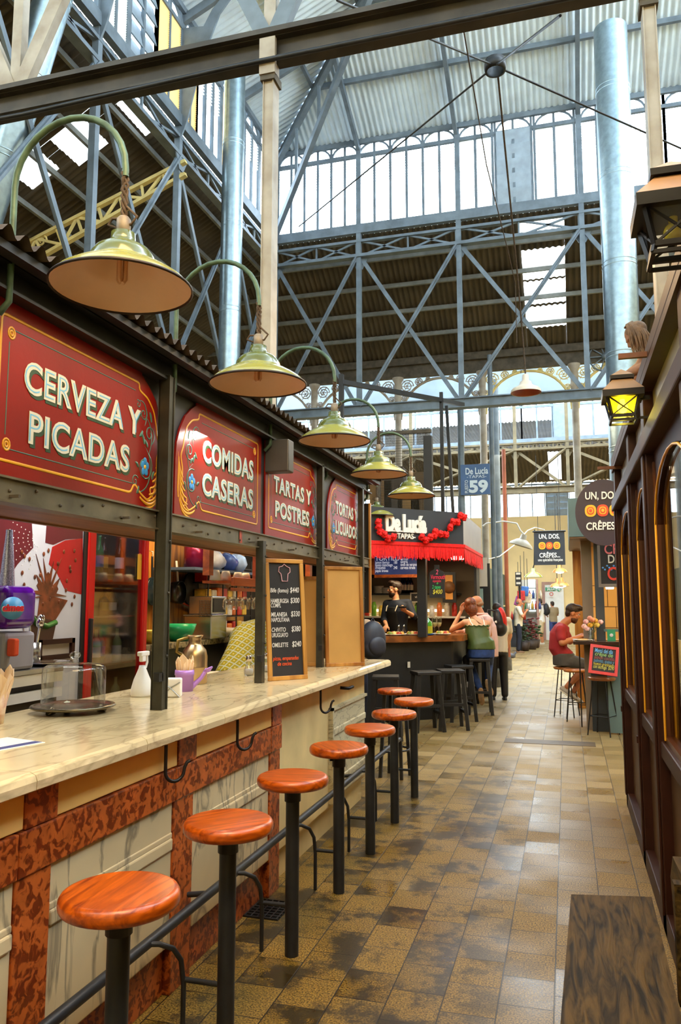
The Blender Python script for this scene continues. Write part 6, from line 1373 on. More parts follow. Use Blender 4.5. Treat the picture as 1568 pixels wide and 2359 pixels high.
# red framed chalkboard leaning on the stool
A, B, C_, D = AY(1366, 1484, 10.16), AY(1431, 1494, 10.16), AY(1416, 1557, 10.06), AY(1348, 1549, 10.06)
ctr = (A + B + C_ + D) / 4; u = ((B - A) + (C_ - D)).normalized(); v = ((A - D) + (B - C_)); v = (v - u * v.dot(u)).normalized(); wd = ((B - A).length + (C_ - D).length) / 2; hd = ((A - D).length + (B - C_).length) / 2
fm_ = frame_m(ctr - u * wd / 2 - v * hd / 2, u, v); nrm = u.cross(v)
t = thing('chalkboard', 'red framed chalkboard with the menu of the day leaning on a stool', 'chalkboard', (ctr.x, ctr.y, .70))
b = .035; m = MB()
for x0, x1, y0, y1 in ((0, wd, 0, b), (0, wd, hd - b, hd), (0, b, b, hd - b), (wd - b, wd, b, hd - b)): m.prism([(x0, y0), (x1, y0), (x1, y1), (x0, y1)], fm_ @ Matrix.Translation((0, 0, -.01)), .02)
part('frame', m, mat('red_frame_paint', S(214, 30, 16), .35, 0, .08), t); part('panel', MB().prism([(b, b), (wd - b, b), (wd - b, hd - b), (b, hd - b)], fm_ @ Matrix.Translation((0, 0, -.006)), .008), M_board, t)
for s_, xx, yy, sz_, cc in (('Men\u00fa del d\u00eda', .08, .80, .075, (110, 180, 230)), ('cr\u00eape de', .10, .66, .065, (150, 190, 110)), ('jam\u00f3n cocido,', .06, .52, .06, (150, 80, 70)), ('palmito, queso y', .06, .38, .06, (90, 140, 170)), ('huevo gratinado', .06, .25, .055, (200, 180, 50)), ('con lechuga  $290', .06, .12, .06, (200, 190, 90))): text('chalk_line', s_, sz_, mat('chalk_c%d' % sum(cc), S(*cc), .8, 0, 0), t, fm_ @ Matrix.Translation((b + xx * wd * .8, b + yy * (hd - 2 * b), .003)), .8, .008, .002, shear=.2, fit=wd * (.62 if yy > .6 else .72))
# floor strip
a_, b_ = AZ(1165, 1700, 0), AZ(1372, 1720, 0)
solo('floor_strip', MB().bx(a_.x, b_.x, 9.46, 9.74, 0, .004), mat('brown_floor_strip', S(86, 68, 42), .5, 0, .2, 8), 'dark brown strip set across the tiled aisle floor', 'strip')
# ================================================================== SHOP FRONT
XS2 = .41; ZB, ZM, ZC2 = .90, 2.41, 2.755
t = thing('shop_facade', 'dark brown wooden shop front with arched glass windows', 'shop front', (XS2, 3.5, 0))
PYS = [(6.72, 6.86), (5.25, 5.40), (4.22, 4.37), (2.75, 2.9), (1.3, 1.45), (-.1, .05)]
for a, b in PYS: part('post', MB().bx(XS2, XS2 + .12, a, b, 0, ZC2 - .02, .006).bx(XS2 - .012, XS2, a + .03, b - .03, .1, ZM - .05, .004), M_brown, t)
y0, y1 = PYS[-1][0], PYS[0][1]
part('cornice', MB().bx(XS2 - .015, XS2 + .14, y0, y1, ZC2 - .03, ZC2 + .05, .01).bx(XS2 - .015, XS2 + .1, y0, y1, ZC2 - .07, ZC2 - .03), M_brown, t)
part('mid_rail', MB().bx(XS2 - .025, XS2 + .12, y0, y1, ZM - .05, ZM + .04, .008), M_brown, t)
part('base_rail', MB().bx(XS2 + .0, XS2 + .1, y0, y1, 0, .12, .006), M_brown, t)
for (b, a1), (a0, b0) in zip([(p[0], p[1]) for p in PYS[:-1]], [(p[0], p[1]) for p in PYS[1:]]):
    ya, yb_ = b0, b
    part('lower_panel', MB().bx(XS2 + .05, XS2 + .08, ya, yb_, .12, ZB - .04), M_brown2, t)
    part('sill_rail', MB().bx(XS2 + .01, XS2 + .1, ya, yb_, ZB - .05, ZB + .03, .008), M_brown, t)
    part('upper_panel', MB().bx(XS2 + .05, XS2 + .07, ya, yb_, ZM + .04, ZC2 - .07), mat('dull_grey_pane', S(150, 140, 122), .3, 0, .1, 2), t)
    n = 10; w_ = yb_ - ya; ap = MB()   # arched head of the window
    outer = [(ya, ZM - .05)] + [(ya + w_ * k / n, ZM - .05) for k in range(1, n)] + [(yb_, ZM - .05)]
    pts = [(ya, ZM - .05), (ya, ZM - .42)] + [(ya + w_ / 2 - (w_ / 2 - .05) * math.cos(math.pi * k / 12), ZM - .42 + .28 * math.sin(math.pi * k / 12)) for k in range(13)] + [(yb_, ZM - .42), (yb_, ZM - .05)]
    ap.prism(pts, frame_m((XS2 + .04, 0, 0), (0, 1, 0), (0, 0, 1)), .04); part('arch_head', ap, M_brown, t)
    wf_ = part('window_frame', MB().bx(XS2 + .03, XS2 + .08, ya, ya + .05, ZB + .03, ZM - .1).bx(XS2 + .03, XS2 + .08, yb_ - .05, yb_, ZB + .03, ZM - .1).bx(XS2 + .03, XS2 + .08, ya, yb_, ZB + .03, ZB + .06), mat('varnished_window_frame', S(84, 44, 22), .3, 0, .15, 6), t)
    part('lit_edge_bead', MB().tube([(XS2 + .028, ya + .055, ZB + .04), (XS2 + .028, ya + .055, ZM - .42)] + [(XS2 + .028, ya + w_ / 2 - (w_ / 2 - .055) * math.cos(math.pi * k / 12), ZM - .42 + .27 * math.sin(math.pi * k / 12)) for k in range(13)] + [(XS2 + .028, yb_ - .055, ZM - .42), (XS2 + .028, yb_ - .055, ZB + .04)], .006, 6), M_ochre, wf_)  # yellow lamplight on the window edge is put into the bead colour
    part('pane', MB().bx(XS2 + .052, XS2 + .056, ya + .05, yb_ - .05, ZB + .03, ZM - .1), M_shopg, wf_)
for px, py in ((1393, 1077), (1472, 816)):
    q = AX(px + 25, py, XS2); part('iron_bar', MB().bx(XS2 - .14, XS2 + .05, q.y - .012, q.y + .012, q.z - .012, q.z + .012), mat('rusty_iron_bar', S(100, 60, 36), .6, .3, .25, 12), t)
for y in (5.32, 6.79): part('bolt_plate', MB().bx(XS2 - .02, XS2 - .008, y - .03, y + .03, .74, .78), M_brown, t)
struct('wall_shop_inside', MB().bx(2.6, 2.65, -.5, 6.9, 0, 2.7).bx(.55, 2.65, 6.84, 6.9, 0, 2.70).bx(.55, 2.65, -.5, -.45, 0, 2.7), mat('warm_shop_plaster', S(214, 150, 84), .6, 0, .15, 2))
struct('ceiling_shop', MB().bx(XS2 + .12, 2.65, -.5, 6.9, 2.68, 2.72), M_brown2)
for y in (2.2, 3.6, 5.0, 6.2):
    t = thing('shop_shelf', 'wooden shelf unit seen through the shop glass, ' + {2.2: 'nearest', 3.6: 'second from the near end', 5.0: 'third from the near end', 6.2: 'farthest'}[y], 'shelf', (2.4, y, 0), 'shelf units inside the shop'); part('side', MB().bx(2.2, 2.58, y - .5, y - .47, 0, 2.2), M_tan, t); part('side', MB().bx(2.2, 2.58, y + .47, y + .5, 0, 2.2), M_tan, t)
    for z in (.4, .9, 1.4, 1.9): part('board', MB().bx(2.2, 2.58, y - .47, y + .47, z, z + .03), M_tan, t)
# ---- lanterns
def lantern(c, lit, lab):
    t = thing('wall_lantern', lab, 'lantern', c); x, y, z = c
    kq = .82
    def ring(w_, zz): return [Vector((x + i * w_ * kq, y + j * w_ * kq, z + zz * kq)) for i, j in ((-1, -1), (1, -1), (1, 1), (-1, 1))]
    def pyr(m, w0, z0, w1, z1): a, b = ring(w0, z0), ring(w1, z1); m.add(a + b, [(0, 1, 5, 4), (1, 2, 6, 5), (2, 3, 7, 6), (3, 0, 4, 7), (4, 5, 6, 7), (3, 2, 1, 0)]); return m
    ib = mat('brown_lantern_roof', S(150, 112, 72), .5, .2, .12, 8); ik = mat('black_lantern_iron', S(20, 18, 18), .45, .3, .2)
    part('roof', pyr(MB(), .118, .0, .055, .075), ib, t); part('roof_skirt', pyr(pyr(MB(), .118, -.04, .119, .0), .112, -.036, .113, -.002), ik, t)
    part('chimney', pyr(MB(), .045, .07, .045, .1), ik, t); part('cap', pyr(MB(), .068, .098, .002, .15), ib, t); part('cap_skirt', pyr(MB(), .068, .078, .069, .1), ik, t)
    T, B_ = ring(.092, -.03), ring(.066, -.15); m = MB()
    for k in range(4):
        m.beam(T[k], B_[k], .012, .012); m.beam(B_[k], B_[(k + 1) % 4], .014, .014); m.beam(T[k], T[(k + 1) % 4], .012, .012)
        m.beam(T[k], B_[(k + 1) % 4], .006, .006); m.beam(T[(k + 1) % 4], B_[k], .006, .006)
    F2 = ring(.072, -.178)
    for k in range(4): m.beam(F2[k], F2[(k + 1) % 4], .010, .010); m.beam(B_[k], F2[k], .01, .01)
    part('cage', m, ik, t); pm = M_ylamp if lit else M_clear
    for k in range(4): part('pane', MB().quad(T[k] * .98 + Vector((x, y, T[k].z)) * .02, T[(k + 1) % 4] * .98 + Vector((x, y, T[k].z)) * .02, B_[(k + 1) % 4] * .98 + Vector((x, y, B_[k].z)) * .02, B_[k] * .98 + Vector((x, y, B_[k].z)) * .02), pm, t)
    part('bulb', MB().sphere((x, y, z - .075), (.026, .026, .028), 18, 12).cyl((x, y, z - .05), (x, y, z - .01), .012, 12), mat('glowing_yellow_bulb', (1, .85, .15), .4, 0, 0, emit=26, ecol=(1, .82, .12)) if lit else mat('yellow_bulb_glass', S(206, 186, 20), .15, 0, .1, coat=.6), t)
    part('bracket', MB().beam((x + .06, y, z - .03), (XS2 + .02, y, z - .03), .015, .02).beam((x + .06, y, z - .13), (XS2 + .02, y, z - .13), .012, .012), ik, t)
    if lit: light('lantern_light', 'POINT', (x, y, z - .11), 3, (1, .8, .1), .02)
    return t
c = AX(1432, 906, .30); lantern((.30, c.y, c.z), True, 'lit yellow four-sided lantern on the shop front, below the stone-coloured figure')
c = AX(1548, 474, .30); lantern((.30, c.y, c.z), False, 'unlit black lantern with yellow bulb, cut by the right edge')
# ---- bench
z = .45; P0, P1, P2, P3 = AZ(1315, 2060, z), AZ(1500, 2066, z), AZ(1568, 2338, z), AZ(1290, 2359, z)
t = thing('wooden_bench', 'weathered dark wooden bench along the shop front at the bottom right', 'bench', (.13, 2.6, 0))
d = (P3 - P0).normalized(); d2 = (P2 - P1).normalized(); E0, E1 = P0 + d * 2.2, P1 + d2 * 2.2
def flatp(pts, z0, z1): return MB().prism([(p.x, p.y) for p in pts], Matrix.Translation((0, 0, z0)), z1 - z0)
part('seat_board', flatp([P0, P1, E1, E0], z - .035, z), M_bench, t)
part('apron', flatp([P0 + d * .02, P0 + d * .02 + Vector((.025, 0, 0)), E0 + Vector((.025, 0, 0)), E0], .34, z - .036), M_bench, t)
for yy in (P0.y - .12, 1.4):
    for xx in (.02, .24): part('leg', MB().bx(xx, xx + .05, yy - .05, yy, 0, z - .036), M_bench, t)
bp = MB(); b0, b1 = Vector((.30, 3.18, .44)), Vector((.36, 3.24, .66))
bp.prism([(3.18, .46), (3.24, .60), (3.14, .70), (.9, .78), (.9, .46)], frame_m((.335, 0, 0), (0, 1, 0), (0, 0, 1)), .03)
part('backrest', bp, M_bench, t); part('back_strut', MB().bx(.31, .335, 2.9, 2.95, .3, .68), M_bench, t); part('back_strut', MB().bx(.31, .335, 1.4, 1.45, .3, .7), M_bench, t)
# ================================================================== FAR HALL
M_shut = mat('dark_green_shutter', S(56, 72, 60), .5, .1, .2, 4)
xg = AZ(1172, 1508, 0).x; yg0 = 16.0; xg = -1.95
t = thing('shuttered_stall', 'closed stall with dark green ribbed shutters on a cream base', 'stall', (xg - 1, 19, 0)); zs0 = AX(1160, 1485, xg).z; zt = AX(1160, 1300, xg).z
gy0_, gy1_ = AX(1150, 1400, xg).y, AX(1172, 1400, xg).y
part('base', MB().bx(xg - 2, xg + .03, 14.9, gy1_, 0, .62), M_plaster2, t)
part('shutter', MB().corr((xg, gy0_, .62), (0, 1, 0), (0, 0, 1), gy1_ - gy0_, 1.9, .12, .012), M_shut, t); part('rail', MB().bx(xg - .02, xg + .03, gy0_, gy1_, 1.5, 1.54), M_irony, t); part('body', MB().bx(xg - 2, xg - .03, 14.9, gy1_, .62, 2.55), M_shut, t); part('end_post', MB().bx(xg - .08, xg + .04, gy0_ - .1, gy0_, .0, 2.7), mat('pale_grey_post', S(196, 190, 180), .5, 0, .1), t)
t = thing('blank_poster', 'blank off-white panel hanging beside the red fringe', 'panel', AY(1085, 1350, 13.6)); a_, b_ = AY(1086, 1285, 13.6), AY(1122, 1351, 13.6)
part('sheet', MB().bx(a_.x, b_.x, 13.6, 13.63, b_.z, a_.z), M_offw, t); part('hook', MB().bx(a_.x, a_.x + .03, 13.4, 13.6, a_.z - .1, a_.z - .06), M_black, t)
t = thing('blank_poster', 'pale green paper panel hanging behind the seated pair', 'panel', AY(1093, 1390, 13.9)); a_, b_ = AY(1092, 1356, 13.9), AY(1113, 1400, 13.9); part('sheet', MB().bx(a_.x, b_.x, 13.9, 13.92, b_.z, a_.z), mat('pale_green_paper', S(150, 176, 168), .6, 0, .08), t); part('cord', MB().beam((b_.x - .1, 13.91, a_.z), (b_.x - .1, 13.91, a_.z + .5), .01, .01), M_black, t); part('backing', MB().bx(a_.x - .3, b_.x + .12, 13.95, 13.98, 0, 2.3), M_bblack, t)
# door, signs and goods on the cream far wall
Yw = 35.98; a_, b_ = AY(1254, 1347, Yw), AY(1302, 1492, Yw)
d = struct('door_1', MB().bx(a_.x, b_.x, Yw - .06, Yw, 0, a_.z), M_wht); part('door_frame', MB().bx(a_.x - .12, a_.x, Yw - .1, Yw, 0, a_.z).bx(a_.x - .12, b_.x + .1, Yw - .1, Yw, a_.z + .001, a_.z + .12), mat('pinkish_door_frame', S(170, 130, 116), .5, 0, .1), d)
def wsign(x0, y0, x1, y1, lab, col, s_=None, rot=0):
    a, b = AY(x0, y0, Yw - .1), AY(x1, y1, Yw - .1); t = thing('wall_sign', lab, 'sign', ((a.x + b.x) / 2, Yw - .1, b.z)); c = (a + b) / 2
    part('plate', MB().obox(c, (b.x - a.x, .03, a.z - b.z), Matrix.Rotation(rot, 4, 'Y')), mat('sign_' + ''.join(str(k) for k in col), S(*col), .5, 0, 0), t); return t, a, b, c
t, a, b, c = wsign(1256, 1353, 1279, 1361, 'green exit sign over the white far door', (20, 140, 90)); text('sign_text', 'SALIDA', .2, M_lett, t, frame_m((a.x + .06, Yw - .12, b.z + .02), (1, 0, 0), (0, 0, 1)), 1, .02, .01, fit=(b.x - a.x) * .8)
t, a, b, c = wsign(1283, 1354, 1291, 1362, 'green diamond arrow sign beside the exit sign', (20, 150, 100), rot=R(45)); part('arrow', MB().beam((c.x - .07, Yw - .12, c.z), (c.x + .05, Yw - .12, c.z), .02, .03).beam((c.x, Yw - .12, c.z + .06), (c.x + .06, Yw - .12, c.z), .02, .03).beam((c.x, Yw - .12, c.z - .06), (c.x + .06, Yw - .12, c.z), .02, .03), M_lett, t)
t, a, b, c = wsign(1265, 1364, 1274, 1376, 'small no smoking notice on the white far door', (232, 226, 220)); part('ring', MB().tube([c + Vector((.07 * math.cos(k * .4), -.03, .03 + .07 * math.sin(k * .4))) for k in range(16)], .014, 5, closed=True), M_ored, t)
# lit stall with goods
Yl = 30.0; a_, b_ = AY(1196, 1335, Yl), AY(1238, 1480, Yl)
t = thing('goods_stall', 'bright cold-lit stall with glass shelves at the end of the aisle', 'stall', (a_.x, Yl, 0)); part('back', MB().bx(a_.x, b_.x, Yl + .5, Yl + .55, 0, a_.z), M_offw, t); part('side', MB().bx(b_.x, b_.x + .06, Yl, Yl + .55, 0, a_.z), mat('pinkish_door_frame', S(170, 130, 116)), t); part('light_panel', MB().bx(a_.x + .3, b_.x - .05, Yl + .44, Yl + .48, 1.3, 2.5), mat('cold_lit_panel', (.8, .95, 1), .5, 0, 0, emit=1.6, ecol=(.75, .93, 1)), t); part('counter', MB().bx(a_.x - .4, b_.x - .2, Yl - .2, Yl + .3, 0, 1.0), M_slate, t)
for z in (1.35, 1.75, 2.15): part('shelf', MB().bx(a_.x, b_.x, Yl + .1, Yl + .44, z, z + .03), M_steel, t)
for k in range(16): z = (1.03, 1.383, 1.783)[k % 3]; solo('bottle', MB().lathe([(0, 0), (.05, 0), (.05, .18), (.02, .24), (.02, .3), (0, .3)], (a_.x + .12 + .045 * k, Yl + .2, z) if k % 3 else (a_.x - .3 + .03 * k, Yl - .05, 1.0), 10), mat('far_bottle_%d' % (k % 5), S(*[(190, 60, 40), (60, 120, 60), (210, 170, 70), (70, 90, 150), (220, 214, 200)][k % 5]), .3, 0, .1), ORD[k] + ' small bottle from the left at the cold-lit stall at the aisle end', 'bottle', 'bottles at the far goods stall')
for k, (px, py, cc, lb) in enumerate(((1200, 1372, (200, 50, 50), 'red bag hanging at the far goods stall'), (1208, 1362, (60, 110, 180), 'blue bag hanging highest at the far goods stall'), (1215, 1378, (220, 200, 170), 'pale bag hanging at the far goods stall'), (1194, 1385, (180, 90, 160), 'mauve bag hanging lowest at the far goods stall'))):
    q = AY(px, py, 28 + .22 * k); t = thing('hanging_bag', lb, 'bag', q); part('body', MB().obox(q, (.26, .1, .34), Matrix.Rotation(.1 * k, 4, 'Y'), .025), mat('hung_bag_%d' % k, S(*cc), .6, 0, .3, 8), t); part('strap', MB().tube([q + Vector((0, 0, .15)), q + Vector((0, 0, .7)), q + Vector((0, .1, 1.4))], .01, 5), M_black, t)
a_ = AY(1186, 1318, 27); b_ = AY(1201, 1350, 27); t = thing('shop_sign', 'black and white striped sign at the far stall corner', 'sign', (a_.x, 27, b_.z)); part('post', MB().bx(a_.x + .1, a_.x + .16, 27.05, 27.1, 0, a_.z), M_black, t); part('board', MB().bx(a_.x, b_.x, 27, 27.05, b_.z, a_.z), M_board, t)
for k in range(3): part('stripe', MB().bx(a_.x + .03, b_.x - .03, 26.98, 27, b_.z + .06 + k * .16, b_.z + .13 + k * .16), M_offw, t)
for k, (px, py, h, lb) in enumerate(((1205, 1485, .9, 'dark leafy potted plant on the far aisle floor'), (1222, 1484, 1.1, 'reddish potted plant between the two standing men'), (1229, 1480, .8, 'small potted plant nearest the man with the backpack'))):
    c = AZ(px, py, 0); c.y = 27.5 + k; c.x = AY(px, 1450, c.y).x; t = thing('potted_plant', lb, 'plant', (c.x, c.y, 0)); part('pot', MB().lathe([(0, 0), (.16, 0), (.22, .3), (.2, .3), (0, .26)], (c.x, c.y, 0), 16), mat('dark_pot', S(60, 46, 40), .6, 0, .2), t); m = MB()
    for j in range(60):
        a = random.uniform(0, 6.28); e = random.uniform(.1, 1); p = Vector((c.x, c.y, .3)) + Vector((math.cos(a) * .3 * e, math.sin(a) * .3 * e, random.uniform(.05, h - .3))); m.sphere(p, (.06, .06, .03), 6, 4)
    part('foliage', m, mat('plant_leaf_%d' % k, S(*((40, 60, 34), (110, 40, 40), (50, 80, 40))[k]), .5, 0, .4, 8), t)
# far lamps
def flamp(px, py, Y_, w_, lab, m_, pole=None, tilt=0.0):
    c = AY(px, py, Y_); r_ = w_ / 2; t = thing('street_style_lamp', lab, 'lamp', c); q = Matrix.Rotation(tilt, 4, 'Y')
    part('shade', MB().lathe([(r_, 0), (r_ * .9, r_ * .2), (r_ * .5, r_ * .5), (r_ * .28, r_ * .62), (r_ * .24, r_ * 1.0), (0, r_ * 1.02)], c, 24, q), m_, t); part('shade_lining', MB().lathe([(r_ * .97, 0), (r_ * .48, r_ * .45), (0, r_ * .55)], c, 24, q), M_offw, t)
    if pole: part('arm', MB().tube([c + q @ Vector((0, 0, r_))] + [AY(x, y, Y_) for x, y in pole], .016, 7), M_wht if 'white' in lab else M_black, t)
    return t
flamp(1199, 1258, 16, .48, 'tilted grey-white lamp on a white curved arm by the tall posts', mat('grey_lamp_enamel', S(176, 166, 146), .4, 0, .1), [(1198, 1222), (1190, 1206), (1160, 1201), (1120, 1206), (1112, 1212)], R(18))
flamp(1228, 1330, 22, .5, 'green enamel lamp hanging far down the aisle', M_enam, [(1230, 1300), (1231, 1220)])
for k, (px, py) in enumerate(((1289, 1318), (1283, 1352), (1294, 1350))):
    c = AY(px, py, 24); t = thing('glowing_pendant', ['upper bright pendant below the hanging banner', 'lower left bright pendant below the hanging banner', 'lower right bright pendant below the hanging banner'][k], 'lamp', c)
    part('shade', MB().lathe([(.22, 0), (.17, .08), (.05, .13), (.04, .25), (0, .25)], c, 20), M_tan, t); part('bulb', MB().sphere(c + Vector((0, 0, .01)), (.12, .12, .05), 14, 8), mat('pendant_glow', (1, .93, .8), .5, 0, 0, emit=12, ecol=(1, .9, .72)), t); part('cord', MB().tube([c + Vector((0, 0, .25)), (c.x, c.y, 4.8)], .01, 5), M_black, t)
solo('white_cable', MB().tube([AY(1125, 1288, 15), AY(1150, 1282, 16), AY(1185, 1255, 18), AY(1215, 1222, 19), AY(1232, 1215, 20), AY(1254, 1221, 20.1)], .011, 6), M_wht, 'thick white cable sweeping up towards the hanging banner', 'cable')
# pigeon
c = AZ(1177, 1520, 0); t = thing('pigeon', 'grey pigeon standing on the floor by the cream stall base', 'pigeon', c); mg = mat('pigeon_grey', S(84, 84, 90), .6, 0, .3, 20)
m = MB().sphere(c + Vector((0, 0, .12)), (.13, .07, .075), 16, 10, Matrix.Rotation(R(12), 4, 'Y')).sphere(c + Vector((.12, 0, .2)), (.035, .03, .035), 12, 8).tube([c + Vector((.08, 0, .14)), c + Vector((.12, 0, .2))], [.05, .03], 10).tube([c + Vector((-.1, 0, .11)), c + Vector((-.24, 0, .06))], [.04, .02], 8).tube([c + Vector((.15, 0, .2)), c + Vector((.18, 0, .19))], [.012, .002], 6)
part('body', m, mg, t)
for s in (-1, 1): part('leg', MB().tube([c + Vector((0, .03 * s, .07)), c + Vector((.01, .03 * s, 0))], .006, 5), M_ored, t)
# ================================================================== PEOPLE
def remesh(prims, voxel, smooth=4, jitter=0.0):
    m = MB()
    for p in prims:
        k = p[0]
        if k == 'cap':
            _, a, b, ra, rb = p; m.tube([a, b], [ra, rb], 14); m.sphere(a, ra * .995, 14, 10); m.sphere(b, rb * .995, 14, 10)
        elif k == 'ell': m.sphere(p[1], p[2], 20, 14, p[3] if len(p) > 3 else None)
        elif k == 'loft':   # rings: (centre, side half, depth half); side vector
            _, rings, sd = p; vv = []; n = 22; sd = Vector(sd).normalized(); N = len(rings)
            for i, (c, a, b) in enumerate(rings):
                t = (Vector(rings[min(i + 1, N - 1)][0]) - Vector(rings[max(i - 1, 0)][0])).normalized(); s = (sd - t * sd.dot(t)).normalized(); d = t.cross(s)
                for q in range(n):
                    an = 2 * math.pi * q / n; ca, sa = math.cos(an), math.sin(an)
                    vv.append(Vector(c) + s * (a * abs(ca) ** .85 * (1 if ca > 0 else -1)) + d * (b * abs(sa) ** .85 * (1 if sa > 0 else -1)))
            fs = [(i * n + q, i * n + (q + 1) % n, (i + 1) * n + (q + 1) % n, (i + 1) * n + q) for i in range(N - 1) for q in range(n)]
            m.add(vv, fs + [tuple(range(n))[::-1], tuple(range((N - 1) * n, N * n))], True)
    me = m.mesh('tmp', None); o = bpy.data.objects.new('tmp', me); COL.objects.link(o)
    md = o.modifiers.new('r', 'REMESH'); md.mode = 'VOXEL'; md.voxel_size = voxel; md.use_smooth_shade = True
    if smooth: s = o.modifiers.new('s', 'SMOOTH'); s.iterations = smooth; s.factor = .5
    dg = bpy.context.evaluated_depsgraph_get(); dg.update()
    r = bpy.data.meshes.new_from_object(o.evaluated_get(dg)); bpy.data.objects.remove(o)
    if jitter:
        for v in r.vertices: v.co += v.normal * random.uniform(-jitter, jitter)
    for pl_ in r.polygons: pl_.use_smooth = True
    return r
def pmesh(name, prims, voxel, m_, parent, smooth=3, jitter=0.0, label=None):
    me = remesh(prims, voxel, smooth, jitter); me.materials.clear(); me.materials.append(m_); me.name = name
    return part(name, me, m_, parent, label)
def basis(f, u):
    f = Vector(f).normalized(); u = Vector(u); u = (u - f * u.dot(f)).normalized(); s = f.cross(u)   # s = right of figure
    return f, u, s
def mat3(s, f, u): return Matrix((s, f, u)).transposed().to_4x4()
def hand(w_, d, pn, sd, k=1.0, curl=.5):
    """wrist, direction, palm normal (fingers curl toward it), thumb side"""
    d = Vector(d).normalized(); pn = Vector(pn); pn = (pn - d * pn.dot(d)).normalized(); sv = d.cross(pn).normalized() * sd
    w_ = Vector(w_); P_ = [('cap', w_, w_ + d * .03 * k, .024 * k, .026 * k)]
    for i, (o, L) in enumerate(((.030, .068), (.010, .078), (-.010, .073), (-.028, .058))):
        b = w_ + d * (.085 - .004 * abs(i - 1)) * k + sv * o * k
        P_.append(('cap', w_ + d * .02 * k + sv * o * .6 * k, b, .017 * k, .0125 * k)); a = curl * .4; p = b
        for j in range(3):
            a += curl * .75; q = p + (d * math.cos(a) + pn * math.sin(a)) * (L * (.45, .32, .23)[j]) * k
            P_.append(('cap', p, q, (.0102 - .0008 * j) * k, (.0096 - .0010 * j) * k)); p = q
    t0 = w_ + d * .025 * k + sv * .026 * k; t1 = t0 + (d * .6 + sv * .65 + pn * .35).normalized() * .042 * k; t2 = t1 + (d * .85 + sv * .2 + pn * .45).normalized() * .034 * k
    return P_ + [('cap', t0, t1, .015 * k, .0115 * k), ('cap', t1, t2, .0112 * k, .009 * k)]
def head_prims(c, f, u, s, k=1.0):
    q = mat3(s, f, u); c = Vector(c); V = lambda a, b, d: c + (s * a + f * b + u * d) * k
    return [('ell', V(0, -.012, .03), (.076 * k, .095 * k, .09 * k), q), ('ell', V(0, .022, -.045), (.06 * k, .068 * k, .075 * k), q), ('ell', V(0, .055, -.098), (.03 * k, .028 * k, .024 * k), q),
            ('cap', V(0, .088, .012), V(0, .108, -.022), .010 * k, .0145 * k), ('ell', V(0, .078, .028), (.05 * k, .018 * k, .012 * k), q), ('ell', V(.04, .064, -.02), (.024 * k, .02 * k, .02 * k), q), ('ell', V(-.04, .064, -.02), (.024 * k, .02 * k, .02 * k), q),
            ('ell', V(0, .084, -.058), (.026 * k, .013 * k, .013 * k), q), ('ell', V(.079, -.005, -.008), (.011 * k, .022 * k, .032 * k), q), ('ell', V(-.079, -.005, -.008), (.011 * k, .022 * k, .032 * k), q)]
def face(t, c, f, u, s, k, hairm, hair='short', beard=None, dark=(30, 18, 10)):
    q = mat3(s, f, u); c = Vector(c); V = lambda a, b, d: c + (s * a + f * b + u * d) * k
    for sg in (1, -1):
        ey = part('eye', MB().sphere(V(.031 * sg, .080, .008), (.0125 * k, .010 * k, .009 * k), 12, 8, q), M_wht, t); part('iris', MB().sphere(V(.031 * sg, .089, .008), (.006 * k, .003 * k, .006 * k), 10, 6, q), mat('dark_iris', S(*dark), .2, 0, 0), ey)
        part('eyebrow', MB().tube([V(.014 * sg, .096, .024), V(.032 * sg, .094, .031), V(.05 * sg, .082, .024)], .0045 * k, 6), hairm, t)
    part('mouth', MB().sphere(V(0, .094, -.058), (.022 * k, .006 * k, .006 * k), 12, 6, q), mat('lip_colour', S(150, 80, 70), .4, 0, 0), t)
    if hair == 'short': pr_ = [('ell', V(0, -.022, .045), (.083 * k, .098 * k, .09 * k), q), ('ell', V(0, .03, .096), (.062 * k, .055 * k, .036 * k), q), ('ell', V(0, -.055, -.01), (.07 * k, .05 * k, .07 * k), q)]
    elif hair == 'quiff': pr_ = [('ell', V(0, -.022, .05), (.083 * k, .1 * k, .09 * k), q), ('ell', V(0, .05, .105), (.062 * k, .06 * k, .042 * k), q), ('ell', V(0, .085, .1), (.04 * k, .03 * k, .03 * k), q), ('ell', V(0, -.06, -.01), (.068 * k, .046 * k, .07 * k), q)]
    elif hair == 'bald': pr_ = [('ell', V(0, -.05, -.02), (.076 * k, .058 * k, .045 * k), q)]
    else: pr_ = [('ell', V(0, -.025, .045), (.09 * k, .105 * k, .095 * k), q), ('ell', V(0, -.06, -.05), (.085 * k, .075 * k, .11 * k), q), ('ell', V(0, -.06, -.12), (.06 * k, .05 * k, .06 * k), q), ('ell', V(.045, -.0, -.02), (.046 * k, .06 * k, .09 * k), q), ('ell', V(-.045, -.0, -.02), (.046 * k, .06 * k, .09 * k), q)]
    pmesh('hair', pr_, .010, hairm, t, 2, .0025)
    if beard: pmesh('beard', [('ell', V(0, .03, -.075), (.062 * k, .068 * k, .055 * k), q), ('ell', V(0, .06, -.105), (.036 * k, .034 * k, .03 * k), q), ('ell', V(0, .085, -.045), (.03 * k, .014 * k, .008 * k), q)], .009, beard, t, 2, .0015)
def limb(J, names, rads): return [('cap', Vector(J[a]), Vector(J[b]), ra, rb) for (a, b), (ra, rb) in zip(zip(names[:-1], names[1:]), rads)]
